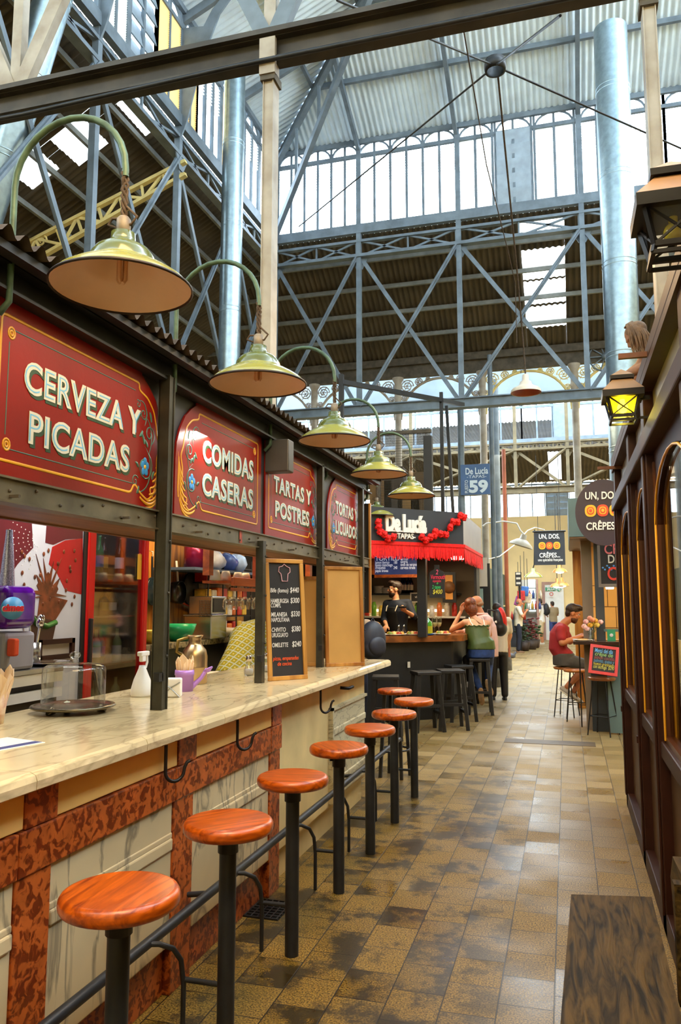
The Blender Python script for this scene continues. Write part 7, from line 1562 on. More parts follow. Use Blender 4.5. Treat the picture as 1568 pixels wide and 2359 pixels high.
def shoe(an, toe_dir, up=(0, 0, 1), k=1.0, drop=.06):
    f, u, s = basis(toe_dir, up); q = mat3(s, f, u); c = Vector(an) - u * drop * k
    return [('ell', c + f * .02 * k, (.042 * k, .075 * k, .042 * k), q), ('ell', c + f * .11 * k - u * .012 * k, (.048 * k, .09 * k, .032 * k), q), ('ell', c - f * .03 * k, (.038 * k, .05 * k, .045 * k), q)], [('ell', c + f * .05 * k - u * .036 * k, (.05 * k, .15 * k, .012 * k), q)]
def dirs(yaw): return Vector((math.cos(yaw), math.sin(yaw), 0))
Z3 = Vector((0, 0, 1))
# ---------- man in the red T-shirt
Ym = wsA.y; A_ = lambda x, y, d=0.0: AY(x, y, Ym + d)
t = thing('person', 'man in a dark red T-shirt and grey shorts eating seated on a stool', 'person', (wsA.x, Ym, 0))
f0 = Vector((1, .12, 0)).normalized(); s0 = f0.cross(Z3)
pel = Vector((wsA.x - .02, Ym, .80)); sm = lambda x, y: A_(x, y)
J = dict(pel=pel, waist=A_(1284, 1492), chest=A_(1288, 1462), neck=A_(1299, 1437), head=A_(1319, 1413))
shR, shL = A_(1291, 1452, -.19), A_(1297, 1450, .17); elR, elL = A_(1294, 1481, -.26), A_(1312, 1478, .2); wrR, wrL = A_(1338, 1466, -.12), A_(1340, 1463, .08)
hf, hu, hs = basis((.93, .1, -.36), (.3, 0, 1))
kneeR, kneeL = A_(1350, 1534, -.1), A_(1352, 1533, .1); anR, anL = A_(1306, 1582, -.08), A_(1322, 1592, .10)
torso = lambda g, top=1: [('loft', [(pel - Z3 * .06, .165 + g, .125 + g), (pel + Z3 * .06, .17 + g, .125 + g), (J['waist'], .158 + g, .115 + g), (J['chest'], .185 + g, .125 + g), (J['chest'].lerp(J['neck'], .55), .165 + g, .10 + g), (J['neck'] - Vector((.0, 0, .01)), .075 + g * .5, .075 + g * .5)], s0)]
arms = lambda g: [('cap', J['chest'].lerp(J['neck'], .6), shR, .07 + g, .062 + g), ('cap', J['chest'].lerp(J['neck'], .6), shL, .07 + g, .062 + g)]
body = torso(0) + arms(0) + [('cap', J['neck'] - f0 * .01, J['head'] - hu * .06, .058, .054)] + head_prims(J['head'], hf, hu, hs)
for a, b, c, sg in ((shR, elR, wrR, -1), (shL, elL, wrL, 1)): body += [('cap', a, b, .056, .044), ('cap', b, c, .046, .029)] + hand(c, (.8, -.25 * sg * -1 * -1, -.1), (0, .3 * -sg * -1, -1), sg, 1.0, .75)
for k_, a_ in ((kneeR, anR), (kneeL, anL)): body += [('cap', pel + (Vector((.03, -.09 if k_ is kneeR else .09, 0))), k_, .088, .062), ('cap', k_, a_, .06, .04)]
pmesh('body', body, .0085, M_skin2, t)
pmesh('shirt', torso(.013) + arms(.014) + [('cap', shR, shR.lerp(elR, .62), .068, .068), ('cap', shL, shL.lerp(elL, .62), .068, .066)], .012, mat('dark_red_cotton', S(158, 36, 44), .8, 0, .14, 6), t, 4)
shp = [('loft', [(pel - Z3 * .085, .195, .155), (pel + Z3 * .03, .197, .155), (pel + Z3 * .09, .190, .148)], s0)]
for k_, dy in ((kneeR, -.09), (kneeL, .09)): a_ = pel + Vector((.02, dy, -.01)); shp += [('cap', a_, a_.lerp(k_, .88), .105, .088)]
pmesh('shorts', shp, .012, mat('charcoal_grey_cotton', S(72, 70, 66), .8, 0, .2, 8), t, 4)
for a_, td in ((anR, (.75, -.05, -.5)), (anL, (.75, .05, -.5))):
    up_, lo__ = shoe(a_, td, (.5, 0, 1)); pmesh('sole', lo__, .009, M_wht, pmesh('shoe', up_, .009, mat('grey_canvas', S(168, 160, 150), .7, 0, .08, 20), t))
face(t, J['head'], hf, hu, hs, 1.0, M_hair, 'quiff', mat('brown_stubble', S(84, 50, 30), .7, 0, .3, 60))
q = wrR + Vector((.10, -.01, -.01)); t = thing('fork', 'steel fork in the hand of the man in the red T-shirt', 'fork', q); part('handle', MB().tube([q - Vector((.05, 0, -.04)), q + Vector((.06, .02, -.05))], .005, 6), M_steel, t); part('tines', MB().beam(q + Vector((.06, .02, -.05)), q + Vector((.10, .03, -.065)), .022, .004), M_steel, t)
# ---------- woman in the green top
Yw_ = wsc.y; W = lambda x, y, d=0.0: AY(x, y, Yw_ + d)
t = thing('person', 'woman with auburn hair in a green strappy top and blue jeans, seen from behind', 'person', (wsc.x, Yw_, 0))
f1 = Vector((-.35, .94, 0)).normalized(); s1 = f1.cross(Z3)
pel = Vector((W(1108, 1505).x, Yw_, .90)); ch = W(1098, 1446, .03); nk = W(1094, 1424, .08); hd = W(1082, 1397, .14); wa = W(1103, 1474, 0)
shL, shR = W(1070, 1434, .0), W(1122, 1437, .10); elL, wrL = W(1040, 1452, .16), W(1062, 1408, .24); elR, wrR = W(1128, 1464, .22), W(1100, 1462, .42)
elL.z = max(elL.z, 1.20)
hf, hu, hs = basis((-.62, .78, -.12), (-.12, .1, 1))
tor = lambda g: [('loft', [(pel - Z3 * .07, .185 + g, .14 + g), (pel + Z3 * .05, .18 + g, .135 + g), (wa, .142 + g, .108 + g), (ch, .165 + g, .115 + g), (ch.lerp(nk, .55), .145 + g, .085 + g), (nk, .055 + g, .055 + g)], s1)]
body = tor(0) + [('cap', ch.lerp(nk, .6), shL, .06, .05), ('cap', ch.lerp(nk, .6), shR, .06, .05), ('cap', nk - Z3 * .02, hd - hu * .06, .05, .047)] + head_prims(hd, hf, hu, hs, .96)
body += [('cap', shL, elL, .047, .038), ('cap', elL, wrL, .038, .025), ('cap', shR, elR, .047, .037), ('cap', elR, wrR, .037, .025)] + hand(wrL, (.15, -.2, 1), (.6, -.5, .0), 1, .92, .25) + hand(wrR, (-.6, .6, 0), (0, 0, -1), 1, .92, .4)
knL, knR = W(1078, 1520, .42), W(1126, 1525, .44); anL, anR = W(1108, 1594, .1), W(1124, 1574, .12)
for k_, a_, sg in ((knL, anL, -1), (knR, anR, 1)): body += [('cap', pel + s1 * .09 * sg - Z3 * .03, k_, .085, .058), ('cap', k_, a_, .055, .036)]
pmesh('body', body, .0085, M_skin, t)
top_ = [('loft', [(pel + Z3 * .03, .212, .16), (pel + Z3 * .12, .198, .15), (wa, .168, .128), (ch - Z3 * .03, .178, .128), (ch + Z3 * .035, .174, .122)], s1)]
pmesh('camisole', top_, .011, mat('olive_green_silk', S(74, 92, 44), .45, 0, .2, 5), t, 3)
part('ruffle', MB().tube([ch + Z3 * .03 + (s1 * math.cos(a) * .178 + f1 * math.sin(a) * .128) + Z3 * .008 * math.sin(a * 15) for a in [2 * math.pi * k / 60 for k in range(60)]], .010, 6, closed=True), mat('olive_green_silk', S(74, 92, 44)), t)
for sg in (-1, 1): part('strap', MB().tube([ch + Z3 * .03 + s1 * sg * .085 - f1 * .118, ch.lerp(nk, .6) + s1 * sg * .10 - f1 * .088, ch.lerp(nk, .85) + s1 * sg * .10 - f1 * .02 + Z3 * .03], .009, 6), M_wht, t, 'white bra strap')
part('bag_strap', MB().tube([ch - Z3 * .02 + s1 * .16 - f1 * .09, ch.lerp(nk, .5) + s1 * .02 - f1 * .112, nk + s1 * -.05 - f1 * .055, nk + s1 * -.07 + Z3 * .0], .012, 6, flat=(f1, .4)), mat('tan_leather', S(140, 96, 54), .5, 0, .1), t)
jn = [('loft', [(pel - Z3 * .09, .19, .15), (pel + Z3 * .02, .197, .152), (pel + Z3 * .09, .18, .138)], s1)]
for k_, a_, sg in ((knL, anL, -1), (knR, anR, 1)): b_ = pel + s1 * .095 * sg - Z3 * .03; jn += [('cap', b_, k_, .1, .07), ('cap', k_, a_.lerp(k_, .12), .068, .048)]
pmesh('jeans', jn, .011, mat('blue_denim', S(40, 66, 120), .8, 0, .3, 14), t, 3)
for a_, td, ud in ((anL, (.05, .25, -1), (0, 1, .2)), (anR, (.25, .25, -.9), (0, 1, .2))):
    up_, lo__ = shoe(a_, td, ud, .95, .03); pmesh('sole', lo__, .009, mat('tan_rubber_sole', S(170, 140, 104), .8, 0, .2, 30), pmesh('shoe', up_, .009, mat('tan_suede', S(176, 140, 100), .8, 0, .1), t))
face(t, hd, hf, hu, hs, .96, M_hairr, 'long')
# ---------- man in the pink shirt
Yp = 12.15; Pq = lambda x, y, d=0.0: AY(x, y, Yp + d)
t = thing('person', 'balding man in a pale pink shirt leaning over the bar behind the woman', 'person', (Pq(1120, 1500).x, Yp, 0))
f2 = Vector((-.93, .15, 0)).normalized(); s2 = f2.cross(Z3)
pel = Pq(1124, 1504); wa = Pq(1124, 1478); ch = Pq(1120, 1446); nk = Pq(1110, 1416); hd = Pq(1097, 1391)
shN, shF = Pq(1124, 1430, -.2), Pq(1108, 1428, .2); elN, elF = Pq(1120, 1466, -.26), Pq(1082, 1455, .22); wrN, wrF = Pq(1085, 1457, -.18), Pq(1060, 1455, .12)
hf, hu, hs = basis((-.85, .2, -.35), (-.35, 0, 1))
tor = lambda g: [('loft', [(pel - Z3 * .05, .17 + g, .13 + g), (wa, .17 + g, .13 + g), (ch, .19 + g, .125 + g), (ch.lerp(nk, .6), .16 + g, .1 + g), (nk, .065 + g, .065 + g)], s2)]
body = tor(0) + [('cap', ch.lerp(nk, .6), shN, .066, .058), ('cap', ch.lerp(nk, .6), shF, .066, .058), ('cap', nk - Z3 * .02, hd - hu * .06, .056, .052), ('cap', shN, elN, .052, .042), ('cap', elN, wrN, .042, .028), ('cap', shF, elF, .052, .042), ('cap', elF, wrF, .042, .028)] + head_prims(hd, hf, hu, hs) + hand(wrN, (-1, .1, 0), (0, 0, -1), -1, 1, .3) + hand(wrF, (-1, -.1, 0), (0, 0, -1), 1, 1, .3)
kN, kF = Pq(1075, 1520, -.12), Pq(1078, 1518, .12); aN, aF = Pq(1082, 1566, -.1), Pq(1090, 1562, .12)
for k_, a_, sg in ((kN, aN, -1), (kF, aF, 1)): body += [('cap', pel + s2 * .0 + Vector((0, .09 * sg, -.02)), k_, .088, .06), ('cap', k_, a_, .058, .038)]
pmesh('body', body, .009, M_skin2, t)
pmesh('shirt', tor(.016) + [('cap', ch.lerp(nk, .6), shN, .082, .074), ('cap', ch.lerp(nk, .6), shF, .082, .074), ('cap', shN, elN, .068, .058), ('cap', elN, elN.lerp(wrN, .55), .056, .048), ('cap', shF, elF, .068, .058), ('cap', elF, elF.lerp(wrF, .55), .056, .048)], .012, mat('pale_pink_cotton', S(226, 186, 180), .8, 0, .06, 12), t)
part('collar', MB().tube([nk + (s2 * math.cos(a) * .075 + f2 * math.sin(a) * .075) + Z3 * .01 for a in [2 * math.pi * k / 16 for k in range(16)]], .018, 8, closed=True), mat('pale_pink_cotton', S(226, 186, 180)), t)
tr = [('loft', [(pel - Z3 * .07, .178, .14), (pel + Z3 * .06, .182, .142)], s2)]
for k_, a_, sg in ((kN, aN, -1), (kF, aF, 1)): tr += [('cap', pel + Vector((0, .09 * sg, -.02)), k_, .104, .074), ('cap', k_, a_.lerp(k_, .05), .07, .056)]
pmesh('trousers', tr, .012, mat('black_trousers', S(20, 20, 24), .8, 0, .2), t)
for a_ in (aN, aF):
    up_, lo__ = shoe(a_, (-1, 0, -.15)); pmesh('shoe', up_ + lo__, .01, mat('white_trainer', S(214, 206, 200), .6, 0, .06), t)
face(t, hd, hf, hu, hs, 1.0, mat('sandy_hair', S(150, 110, 76), .6, 0, .2, 40), 'bald')
# rucksacks
def rucksack(c, back, side, w_, h, d, lab, m1, m2, strap=True):
    """back: direction away from the wearer"""
    b, u, s = basis(back, (0, 0, 1)); q = mat3(s, b, u); t = thing('rucksack', lab, 'bag', c)
    pmesh('bag', [('ell', c, (w_, d, h), q), ('ell', c - u * h * .35, (w_ * .98, d * 1.1, h * .6), q)], .012, m1, t, 3); pmesh('front_pocket', [('ell', c + b * d * .75 - u * h * .25, (w_ * .7, d * .5, h * .5), q)], .012, m2, t, 2)
    if strap:
        for sg in (1, -1): part('strap', MB().tube([c + s * sg * w_ * .6 + u * h * .8 - b * d * .5, c + s * sg * w_ * .62 + u * h * .75 - b * (d + .10), c + s * sg * w_ * .65 - b * (d + .2), c + s * sg * w_ * .7 - u * h * .7 - b * d * .6], .018, 6), m1, t)
    part('grab_loop', MB().tube([c + s * .03 + u * h * .93, c + u * (h * .93 + .05), c - s * .03 + u * h * .93], .008, 6), m1, t)
    return t
M_blk = mat('black_nylon', S(26, 26, 32), .5, 0, .2, 20); M_redn = mat('red_nylon', S(206, 24, 16), .5, 0, .1, 20)
c = AY(1149, 1432, 12.5)
t = thing('rucksack', 'red and black rucksack hanging behind the man in pink', 'bag', c); b, u, s = basis((.8, .1, .1), (-.45, 0, 1)); q = mat3(s, b, u)
pmesh('bag', [('ell', c, (.15, .085, .2), q), ('ell', c - u * .1, (.15, .11, .13), q)], .012, M_blk, t); pmesh('red_panel', [('ell', c + b * .05 + u * .03, (.11, .075, .19), q)], .012, M_redn, t); part('strap', MB().tube([c + u * .17 - b * .02, c + u * .2 - b * .14, c + u * .02 - b * .2, c - u * .15 - b * .05], .018, 6), M_blk, t); part('pale_patch', MB().sphere(c - b * .02 - Vector((0, .125, 0)) + u * .0, (.04, .008, .022), 10, 6), M_wht, t)
# ---------- barman
Yb_ = 12.15; Bq = lambda x, y, d=0.0: AY(x, y, Yb_ + d)
t = thing('person', 'bearded barman in a navy shirt and black apron looking left', 'person', (Bq(912, 1500).x, Yb_, .1))
f3 = Vector((-.45, -.9, 0)).normalized(); s3 = f3.cross(Z3)
ch = Bq(914, 1408); nk = Bq(912, 1382); hd = Bq(909, 1358); wa = Bq(913, 1436); pel = Bq(913, 1462)
shA, shB = Bq(891, 1392, .04), Bq(939, 1390, .0); elA, elB = Bq(884, 1428, -.02), Bq(953, 1420, -.12); wrA, wrB = Bq(890, 1442, -.34), Bq(936, 1409, -.36)
hf, hu, hs = basis((-.93, -.38, .02), (0, 0, 1))
tor = lambda g: [('loft', [(pel - Z3 * .08, .17 + g, .125 + g), (wa, .165 + g, .12 + g), (ch, .195 + g, .125 + g), (ch.lerp(nk, .55), .17 + g, .1 + g), (nk, .062 + g, .062 + g)], s3)]
body = tor(0) + [('cap', ch.lerp(nk, .6), shA, .066, .058), ('cap', ch.lerp(nk, .6), shB, .066, .058), ('cap', nk - Z3 * .03, hd - hu * .05, .058, .055), ('cap', shA, elA, .052, .042), ('cap', elA, wrA, .042, .028), ('cap', shB, elB, .052, .042), ('cap', elB, wrB, .042, .028)] + head_prims(hd, hf, hu, hs) + hand(wrA, (-.1, -.8, -.3), (0, 0, -1), 1, 1, .5) + hand(wrB, (-.7, -.4, .35), (-.3, .2, 1), -1, 1, .9)
ft = Vector((pel.x, pel.y, .1))
for sg in (1, -1): body += [('cap', pel + s3 * .09 * sg - Z3 * .05, ft + s3 * .1 * sg + Z3 * .48, .088, .058), ('cap', ft + s3 * .1 * sg + Z3 * .48, ft + s3 * .1 * sg + Z3 * .08, .056, .038)]
pmesh('body', body, .0085, M_skin, t)
pmesh('shirt', tor(.014) + [('cap', ch.lerp(nk, .6), shA, .08, .072), ('cap', ch.lerp(nk, .6), shB, .08, .072), ('cap', shA, elA, .068, .058), ('cap', elA, elA.lerp(wrA, .3), .056, .05), ('cap', shB, elB, .068, .058), ('cap', elB, elB.lerp(wrB, .15), .056, .052)], .012, mat('navy_cotton', S(24, 32, 50), .8, 0, .2, 10), t)
pmesh('apron', [('loft', [(pel + f3 * .03 - Z3 * .3, .15, .13), (wa + f3 * .035, .148, .125), (ch + f3 * .035 - Z3 * .02, .13, .125), (ch + f3 * .03 + Z3 * .06, .10, .115)], s3)], .011, mat('black_apron', S(14, 14, 16), .8, 0, .2), t)
tr = [('loft', [(pel - Z3 * .14, .178, .14), (pel + Z3 * .02, .18, .135)], s3)]
for sg in (1, -1): tr += [('cap', pel + s3 * .09 * sg - Z3 * .05, ft + s3 * .1 * sg + Z3 * .48, .1, .075), ('cap', ft + s3 * .1 * sg + Z3 * .48, ft + s3 * .1 * sg + Z3 * .1, .072, .06)]
pmesh('trousers', tr, .014, mat('black_trousers', S(20, 20, 24)), t)
for sg in (1, -1): up_, lo__ = shoe(ft + s3 * .1 * sg + Z3 * .08, f3); pmesh('shoe', up_ + lo__, .012, M_bblack, t)
part('apron_cord', MB().tube([nk - f3 * .02 + s3 * .07 + Z3 * .0, ch.lerp(nk, .4) + s3 * .1 + f3 * .12, ch + f3 * .16 + s3 * .09], .01, 6).tube([nk - f3 * .02 - s3 * .07, ch.lerp(nk, .4) - s3 * .1 + f3 * .12, ch + f3 * .16 - s3 * .09], .01, 6), M_offw, t)
face(t, hd, hf, hu, hs, 1.0, M_hair, 'quiff', M_hair)
struct('floor_bar', MB().bx(-4.1, -1.95, 11.75, 13.2, 0, .1), M_bblack)
c = wrB + Vector((-.05, -.05, .07)); t = thing('card_reader', 'small black card reader in the hand of the barman', 'card reader', c); part('body', MB().obox(c, (.12, .07, .03), Matrix.Rotation(.4, 4, 'Z'), .008), M_blk, t); part('screen', MB().obox(c + Vector((-.01, 0, .016)), (.05, .045, .003), Matrix.Rotation(.4, 4, 'Z')), M_steel, t)
# ---------- cook bending over
Xc = -2.92; Kq = lambda x, y, d=0.0: AX(x, y, Xc + d)
pe = Kq(545, 1535); t = thing('person', 'cook in a yellow-green tile-patterned shirt bending away behind the menu board', 'person', (Xc, pe.y, 0))
f4 = Vector((-.15, .98, 0)).normalized(); s4 = f4.cross(Z3); pe = Vector((Xc, pe.y + .02, .93)); mid = pe + Vector((0, .22, .20)); ch = pe + Vector((-.02, .42, .34)); nk = ch + Vector((-.02, .2, .10)); hd = nk + Vector((-.02, .13, .03))
hf, hu, hs = basis((0, .75, -.65), (0, .65, .75))
tor = lambda g: [('loft', [(pe - Vector((0, .06, .06)), .19 + g, .16 + g), (pe + Vector((0, .08, .06)), .19 + g, .16 + g), (mid, .18 + g, .15 + g), (ch, .2 + g, .14 + g), (ch.lerp(nk, .6), .16 + g, .1 + g), (nk, .07 + g, .07 + g)], s4)]
shA, shB = ch + s4 * .2 + Vector((0, .08, 0)), ch - s4 * .2 + Vector((0, .08, 0)); elA, elB = shA + Vector((.05, .12, -.26)), shB + Vector((-.05, .12, -.26)); wrA, wrB = elA + Vector((-.06, .24, -.02)), elB + Vector((.06, .24, -.02))
body = tor(0) + [('cap', ch, shA, .08, .06), ('cap', ch, shB, .08, .06), ('cap', nk, hd, .058, .05), ('cap', shA, elA, .052, .042), ('cap', elA, wrA, .042, .028), ('cap', shB, elB, .052, .042), ('cap', elB, wrB, .042, .028)] + head_prims(hd, hf, hu, hs) + hand(wrA, (-.2, 1, -.1), (0, 0, -1), 1, 1, .5) + hand(wrB, (.2, 1, -.1), (0, 0, -1), -1, 1, .5)
for sg in (1, -1): g_ = Vector((Xc, pe.y - .02, 0)) + s4 * .1 * sg; body += [('cap', pe + s4 * .09 * sg, g_ + Z3 * .48, .095, .06), ('cap', g_ + Z3 * .48, g_ + Z3 * .07, .058, .04)]
pmesh('body', body, .0095, M_skin2, t)
def tile_mat():
    m = bpy.data.materials.new('tile_patterned_cloth'); m.use_nodes = True; nt = m.node_tree; N = nt.nodes; L = nt.links; b = N['Principled BSDF']; b.inputs['Roughness'].default_value = .8
    tc = N.new('ShaderNodeTexCoord'); dt_ = N.new('ShaderNodeVectorMath'); dt_.operation = 'DOT_PRODUCT'; dt_.inputs[1].default_value = (.87, .5, 0); L.new(tc.outputs['Object'], dt_.inputs[0]); dz_ = N.new('ShaderNodeVectorMath'); dz_.operation = 'DOT_PRODUCT'; dz_.inputs[1].default_value = (-.3, .52, .81); L.new(tc.outputs['Object'], dz_.inputs[0]); cb_ = N.new('ShaderNodeCombineXYZ'); L.new(dt_.outputs['Value'], cb_.inputs[1]); L.new(dz_.outputs['Value'], cb_.inputs[2]); mp = N.new('ShaderNodeMapping'); mp.inputs['Rotation'].default_value = (R(45), 0, 0); L.new(cb_.outputs[0], mp.inputs[0]); sp_ = N.new('ShaderNodeSeparateXYZ'); L.new(mp.outputs[0], sp_.inputs[0]); out = []
    for ax_ in ('Y', 'Z'):
        a = N.new('ShaderNodeMath'); a.operation = 'MULTIPLY'; a.inputs[1].default_value = 2 * math.pi / .062; L.new(sp_.outputs[ax_], a.inputs[0]); c_ = N.new('ShaderNodeMath'); c_.operation = 'COSINE'; L.new(a.outputs[0], c_.inputs[0]); out.append(c_)
    mx = N.new('ShaderNodeMath'); mx.operation = 'MAXIMUM'; L.new(out[0].outputs[0], mx.inputs[0]); L.new(out[1].outputs[0], mx.inputs[1])
    mn = N.new('ShaderNodeMath'); mn.operation = 'ADD'; L.new(out[0].outputs[0], mn.inputs[0]); L.new(out[1].outputs[0], mn.inputs[1])
    r1 = N.new('ShaderNodeValToRGB'); r1.color_ramp.interpolation = 'CONSTANT'; e = r1.color_ramp.elements; e[0].color = (*S(150, 146, 34), 1); e[1].position = .86; e[1].color = (*S(176, 192, 196), 1); L.new(mx.outputs[0], r1.inputs[0])
    r2 = N.new('ShaderNodeMath'); r2.operation = 'LESS_THAN'; r2.inputs[1].default_value = -1.7; L.new(mn.outputs[0], r2.inputs[0])
    mix = N.new('ShaderNodeMix'); mix.data_type = 'RGBA'; mix.inputs[7].default_value = (*S(206, 196, 120), 1); L.new(r2.outputs[0], mix.inputs[0]); L.new(r1.outputs[0], mix.inputs[6]); L.new(mix.outputs[2], b.inputs['Base Color']); return m
pmesh('shirt', tor(.02) + [('cap', ch, shA, .1, .085), ('cap', ch, shB, .1, .085), ('cap', shA, elA, .085, .075), ('cap', shB, elB, .085, .075)], .013, tile_mat(), t, 4)
tr = [('loft', [(pe - Z3 * .1, .195, .165), (pe + Vector((0, .02, .02)), .2, .17)], s4)]
for sg in (1, -1): g_ = Vector((Xc, pe.y - .02, 0)) + s4 * .1 * sg; tr += [('cap', pe + s4 * .09 * sg, g_ + Z3 * .48, .11, .08), ('cap', g_ + Z3 * .48, g_ + Z3 * .08, .076, .062)]
pmesh('jeans', tr, .014, mat('blue_denim', S(40, 66, 120)), t)
for sg in (1, -1): up_, lo__ = shoe(Vector((Xc, pe.y - .02, .07)) + s4 * .1 * sg, f4); pmesh('shoe', up_ + lo__, .012, M_bblack, t)
face(t, hd, hf, hu, hs, 1.0, M_hair, 'short')
# ---------- standing figures
def standing(lab, x, y, yaw, h, arms_, shirt, legs, skin, hairm, hair, beard=None, shoes=M_offw, shorts=False, pitch=-.1, z0=0.0):
    k = h / 1.75; f = dirs(yaw); s = f.cross(Z3); b = Vector((x, y, z0)); t = thing('person', lab, 'person', b); V = lambda a, c, d: b + (s * a + f * c + Z3 * d) * k
    pel, wa, ch, nk, hd = V(0, 0, .93), V(0, .01, 1.1), V(0, 0, 1.30), V(0, .01, 1.50), V(0, .05, 1.625)
    hf, hu, hs = basis(f + Z3 * pitch, Z3)
    tor = lambda g: [('loft', [(pel - Z3 * .08 * k, (.165 + g) * k, (.12 + g) * k), (wa, (.16 + g) * k, (.12 + g) * k), (ch, (.19 + g) * k, (.125 + g) * k), (ch.lerp(nk, .6), (.165 + g) * k, (.095 + g) * k), (nk, (.062 + g) * k, (.062 + g) * k)], s)]
    body = tor(0) + [('cap', nk - Z3 * .02, hd - hu * .06, .055 * k, .052 * k)] + head_prims(hd, hf, hu, hs, k); sl = []
    for sg in (1, -1):
        sh = V(.195 * sg, 0, 1.43); el, wr = (V(*q) for q in arms_[0 if sg > 0 else 1]); body += [('cap', ch.lerp(nk, .6), sh, .066 * k, .056 * k), ('cap', sh, el, .05 * k, .041 * k), ('cap', el, wr, .041 * k, .027 * k)] + hand(wr, wr - el, f * .4 - s * sg, sg, k, .4)
        sl += [('cap', ch.lerp(nk, .6), sh, .082 * k, .074 * k), ('cap', sh, sh.lerp(el, .7), .07 * k, .064 * k)]
        hp_, kn, an = V(.09 * sg, 0, .9), V(.10 * sg, .02, .49), V(.105 * sg, -.02, .08); body += [('cap', hp_, kn, .085 * k, .057 * k), ('cap', kn, an, .056 * k, .037 * k)]
    pmesh('body', body, .011, skin, t); pmesh('shirt', tor(.018) + sl, .015, shirt, t)
    lg = [('loft', [(pel - Z3 * .12 * k, .175 * k, .135 * k), (pel + Z3 * .06 * k, .172 * k, .13 * k)], s)]
    for sg in (1, -1):
        hp_, kn, an = V(.09 * sg, 0, .9), V(.10 * sg, .02, .49), V(.105 * sg, -.02, .1); lg += [('cap', hp_, kn, .1 * k, .082 * k)] + ([] if shorts else [('cap', kn, an, .078 * k, .064 * k)])
        up_, lo__ = shoe(V(.105 * sg, -.02, .085), f, Z3, k); pmesh('shoe', up_ + lo__, .013, shoes, t)
    pmesh('shorts' if shorts else 'trousers', lg, .015, legs, t)
    face(t, hd, hf, hu, hs, k, hairm, hair, beard); return t
M_grh = mat('grey_hair', S(120, 112, 104), .6, 0, .2, 40); M_tee = mat('cream_white_cotton', S(226, 214, 192), .8, 0, .06, 10); M_navy = mat('navy_denim', S(30, 36, 56), .8, 0, .2, 12)
q = AZ(1195, 1503, 0); standing('bald standing man in a cream T-shirt with his hand at his mouth', q.x, q.y, R(8), 1.76, (((.3, .12, 1.16), (.12, .26, 1.34)), ((-.24, .16, 1.22), (-.06, .2, 1.52))), M_tee, M_navy, M_skin2, M_grh, 'bald', None, mat('brown_shoe', S(120, 84, 56), .5, 0, .1))
q = AZ(1248, 1484, 0); standing('standing man in white T-shirt and pale shorts facing the far goods stall', q.x, q.y, R(172), 1.78, (((.26, .06, 1.16), (.12, .3, 1.12)), ((-.26, .06, 1.16), (-.12, .3, 1.1))), mat('white_cotton', S(232, 228, 222), .8, 0, .05, 10), mat('beige_cotton', S(206, 184, 150), .8, 0, .08, 10), M_skin2, M_hair, 'short', None, M_offw, True, -.25)
rucksack(Vector((q.x + .2, q.y, 1.36)), (1, .1, 0), 0, .15, .25, .12, 'black rucksack on the back of the man in pale shorts', M_blk, M_blk)
standing('person in blue shorts mostly hidden behind the man in pale shorts', q.x + .42, q.y + 2.2, R(120), 1.68, (((.26, .06, 1.16), (.12, .3, 1.12)), ((-.26, .06, 1.16), (-.12, .3, 1.1))), mat('tan_top', S(150, 130, 100), .8, 0, .1), mat('blue_shorts', S(52, 66, 120), .8, 0, .1), M_skin2, M_hair, 'short', None, M_offw, True)
q = AY(812, 1560, 9.4); standing('person in a beige top with a dark rucksack, half hidden by the far end post', q.x, 9.5, R(70), 1.64, (((.22, .2, 1.16), (.1, .42, 1.2)), ((-.22, .2, 1.16), (-.1, .42, 1.2))), mat('beige_knit', S(190, 164, 136), .85, 0, .1, 30), M_navy, M_skin, M_hairr, 'long', None, M_bblack)
c = AY(864, 1480, 9.25); rucksack(Vector((q.x + .28, 9.3, c.z + .02)), (.75, -.66, 0), 0, .18, .24, .12, 'dark blue-grey rucksack behind the end of the marble worktop', mat('dark_slate_nylon', S(40, 44, 58), .5, 0, .3, 8), mat('dark_slate_nylon', S(40, 44, 58)))
q = AZ(1150, 1540, 0); standing('person in a white top and dark skirt standing beyond the red rucksack', AY(1146, 1500, 13.5).x, 13.55, R(100), 1.60, (((.24, .1, 1.16), (.2, .2, .96)), ((-.24, .1, 1.16), (-.2, .2, .96))), M_tee, M_blk, M_skin, M_hair, 'short', None, M_bblack)
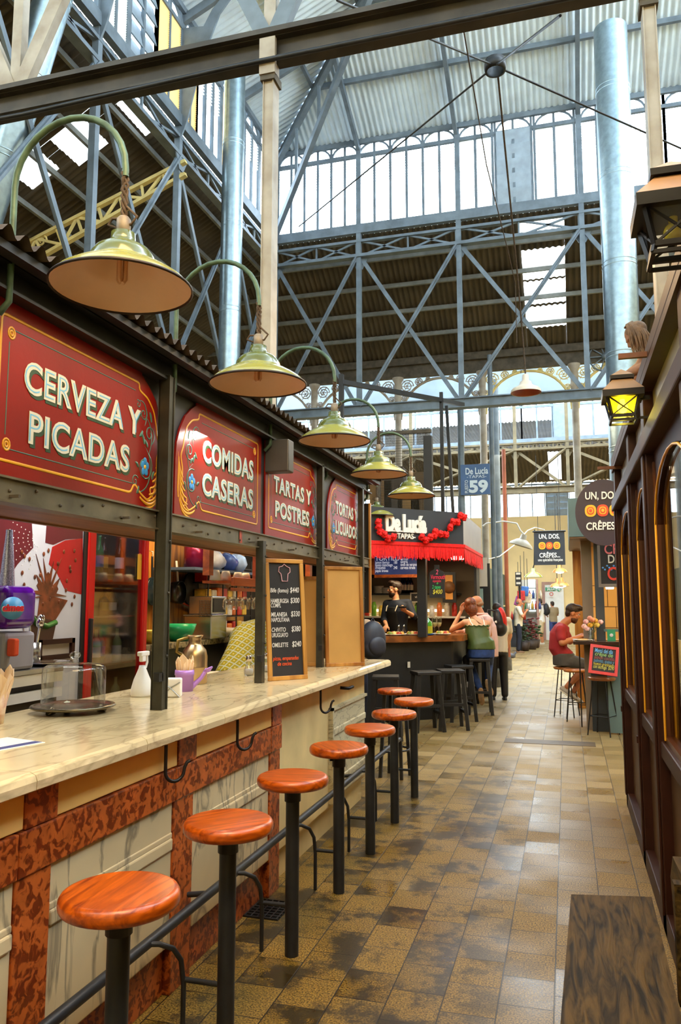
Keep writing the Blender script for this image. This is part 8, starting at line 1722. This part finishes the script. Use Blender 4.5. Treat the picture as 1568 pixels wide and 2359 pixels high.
# ---------- papier mache figure on the cornice
Ys = AX(1478, 860, .50).y; Q = lambda x, y, d=0.0: AY(x, y, Ys + d)
t = thing('crouching_sculpture', 'brown sculpted crouching figure with stringy hair perched on the shop cornice', 'sculpture', Q(1500, 905)); mcl = mat('brown_papier_mache', S(138, 98, 74), .7, 0, .25, 8, .2)
hd = Q(1466, 776); sh = Q(1483, 838, -.02); pel = Q(1512, 893); el = Q(1446, 864, -.04); wr = Q(1490, 838, -.07); kn = Q(1456, 893, .02); an = Q(1500, 902, .05)
hf, hu, hs = basis((-.75, -.1, -.65), (-.65, 0, .75))
bd = head_prims(hd, hf, hu, hs, .72) + [('cap', hd - hf * .02 - hu * .03, sh, .032, .04), ('loft', [(pel, .10, .085), (pel.lerp(sh, .5) + Vector((.03, 0, 0)), .095, .08), (sh, .11, .07)], (0, 1, 0)), ('cap', sh, el, .038, .03), ('cap', el, wr, .030, .024), ('cap', pel, kn, .065, .045), ('cap', kn, an, .045, .03), ('cap', sh + Vector((0, .2, 0)), el + Vector((.03, .22, 0)), .038, .03), ('cap', sh, sh + Vector((0, .2, 0)), .05, .04), ('cap', pel + Vector((0, .1, 0)), kn + Vector((.02, .15, 0)), .065, .045)] + hand(wr, (1, 0, .2), (0, 1, 0), 1, .8, .6)
pmesh('body', bd, .008, mcl, t, 3)
pmesh('scalp', [('ell', hd - hf * .02 + hu * .03, (.064, .075, .062), mat3(hs, hf, hu))], .008, mat('stringy_hair', S(104, 80, 58), .8, 0, .4, 30, .4), t)
m = MB(); bk = Vector((.8, -.25, 0)).normalized(); sdv = Vector((.3, .95, 0)).normalized()
for k in range(70):
    a = R(-105 + 210 * (k % 35) / 34) + .06 * math.sin(k * 7.1); dr_ = bk * math.cos(a) + sdv * math.sin(a); dr_ = Vector((dr_.x, dr_.y, 0)); hh = .0 if k < 35 else .02
    top = hd + hu * .094 - hf * .02 + hf * (.03 * math.cos(k * 1.7)); l = .13 + .10 * max(0, math.cos(a)) + .03 * math.sin(k * 3.3); j = Vector((.012 * math.sin(k * 5.2), .012 * math.cos(k * 3.1), 0))
    m.tube([top, hd + hu * .078 - hf * .02 + dr_ * .045 + j * .3, hd + hu * .035 - hf * .01 + dr_ * .072, hd + dr_ * .083 - Z3 * .02 + j * .6, hd + dr_ * .084 + bk * .01 - Z3 * l * .6 + j, hd + dr_ * .078 + bk * .02 - Z3 * l - j], [.0065, .0065, .0065, .006, .005, .003], 5)
part('hair_strand', m, mat('stringy_hair', S(130, 100, 72)), t, kind='stuff')
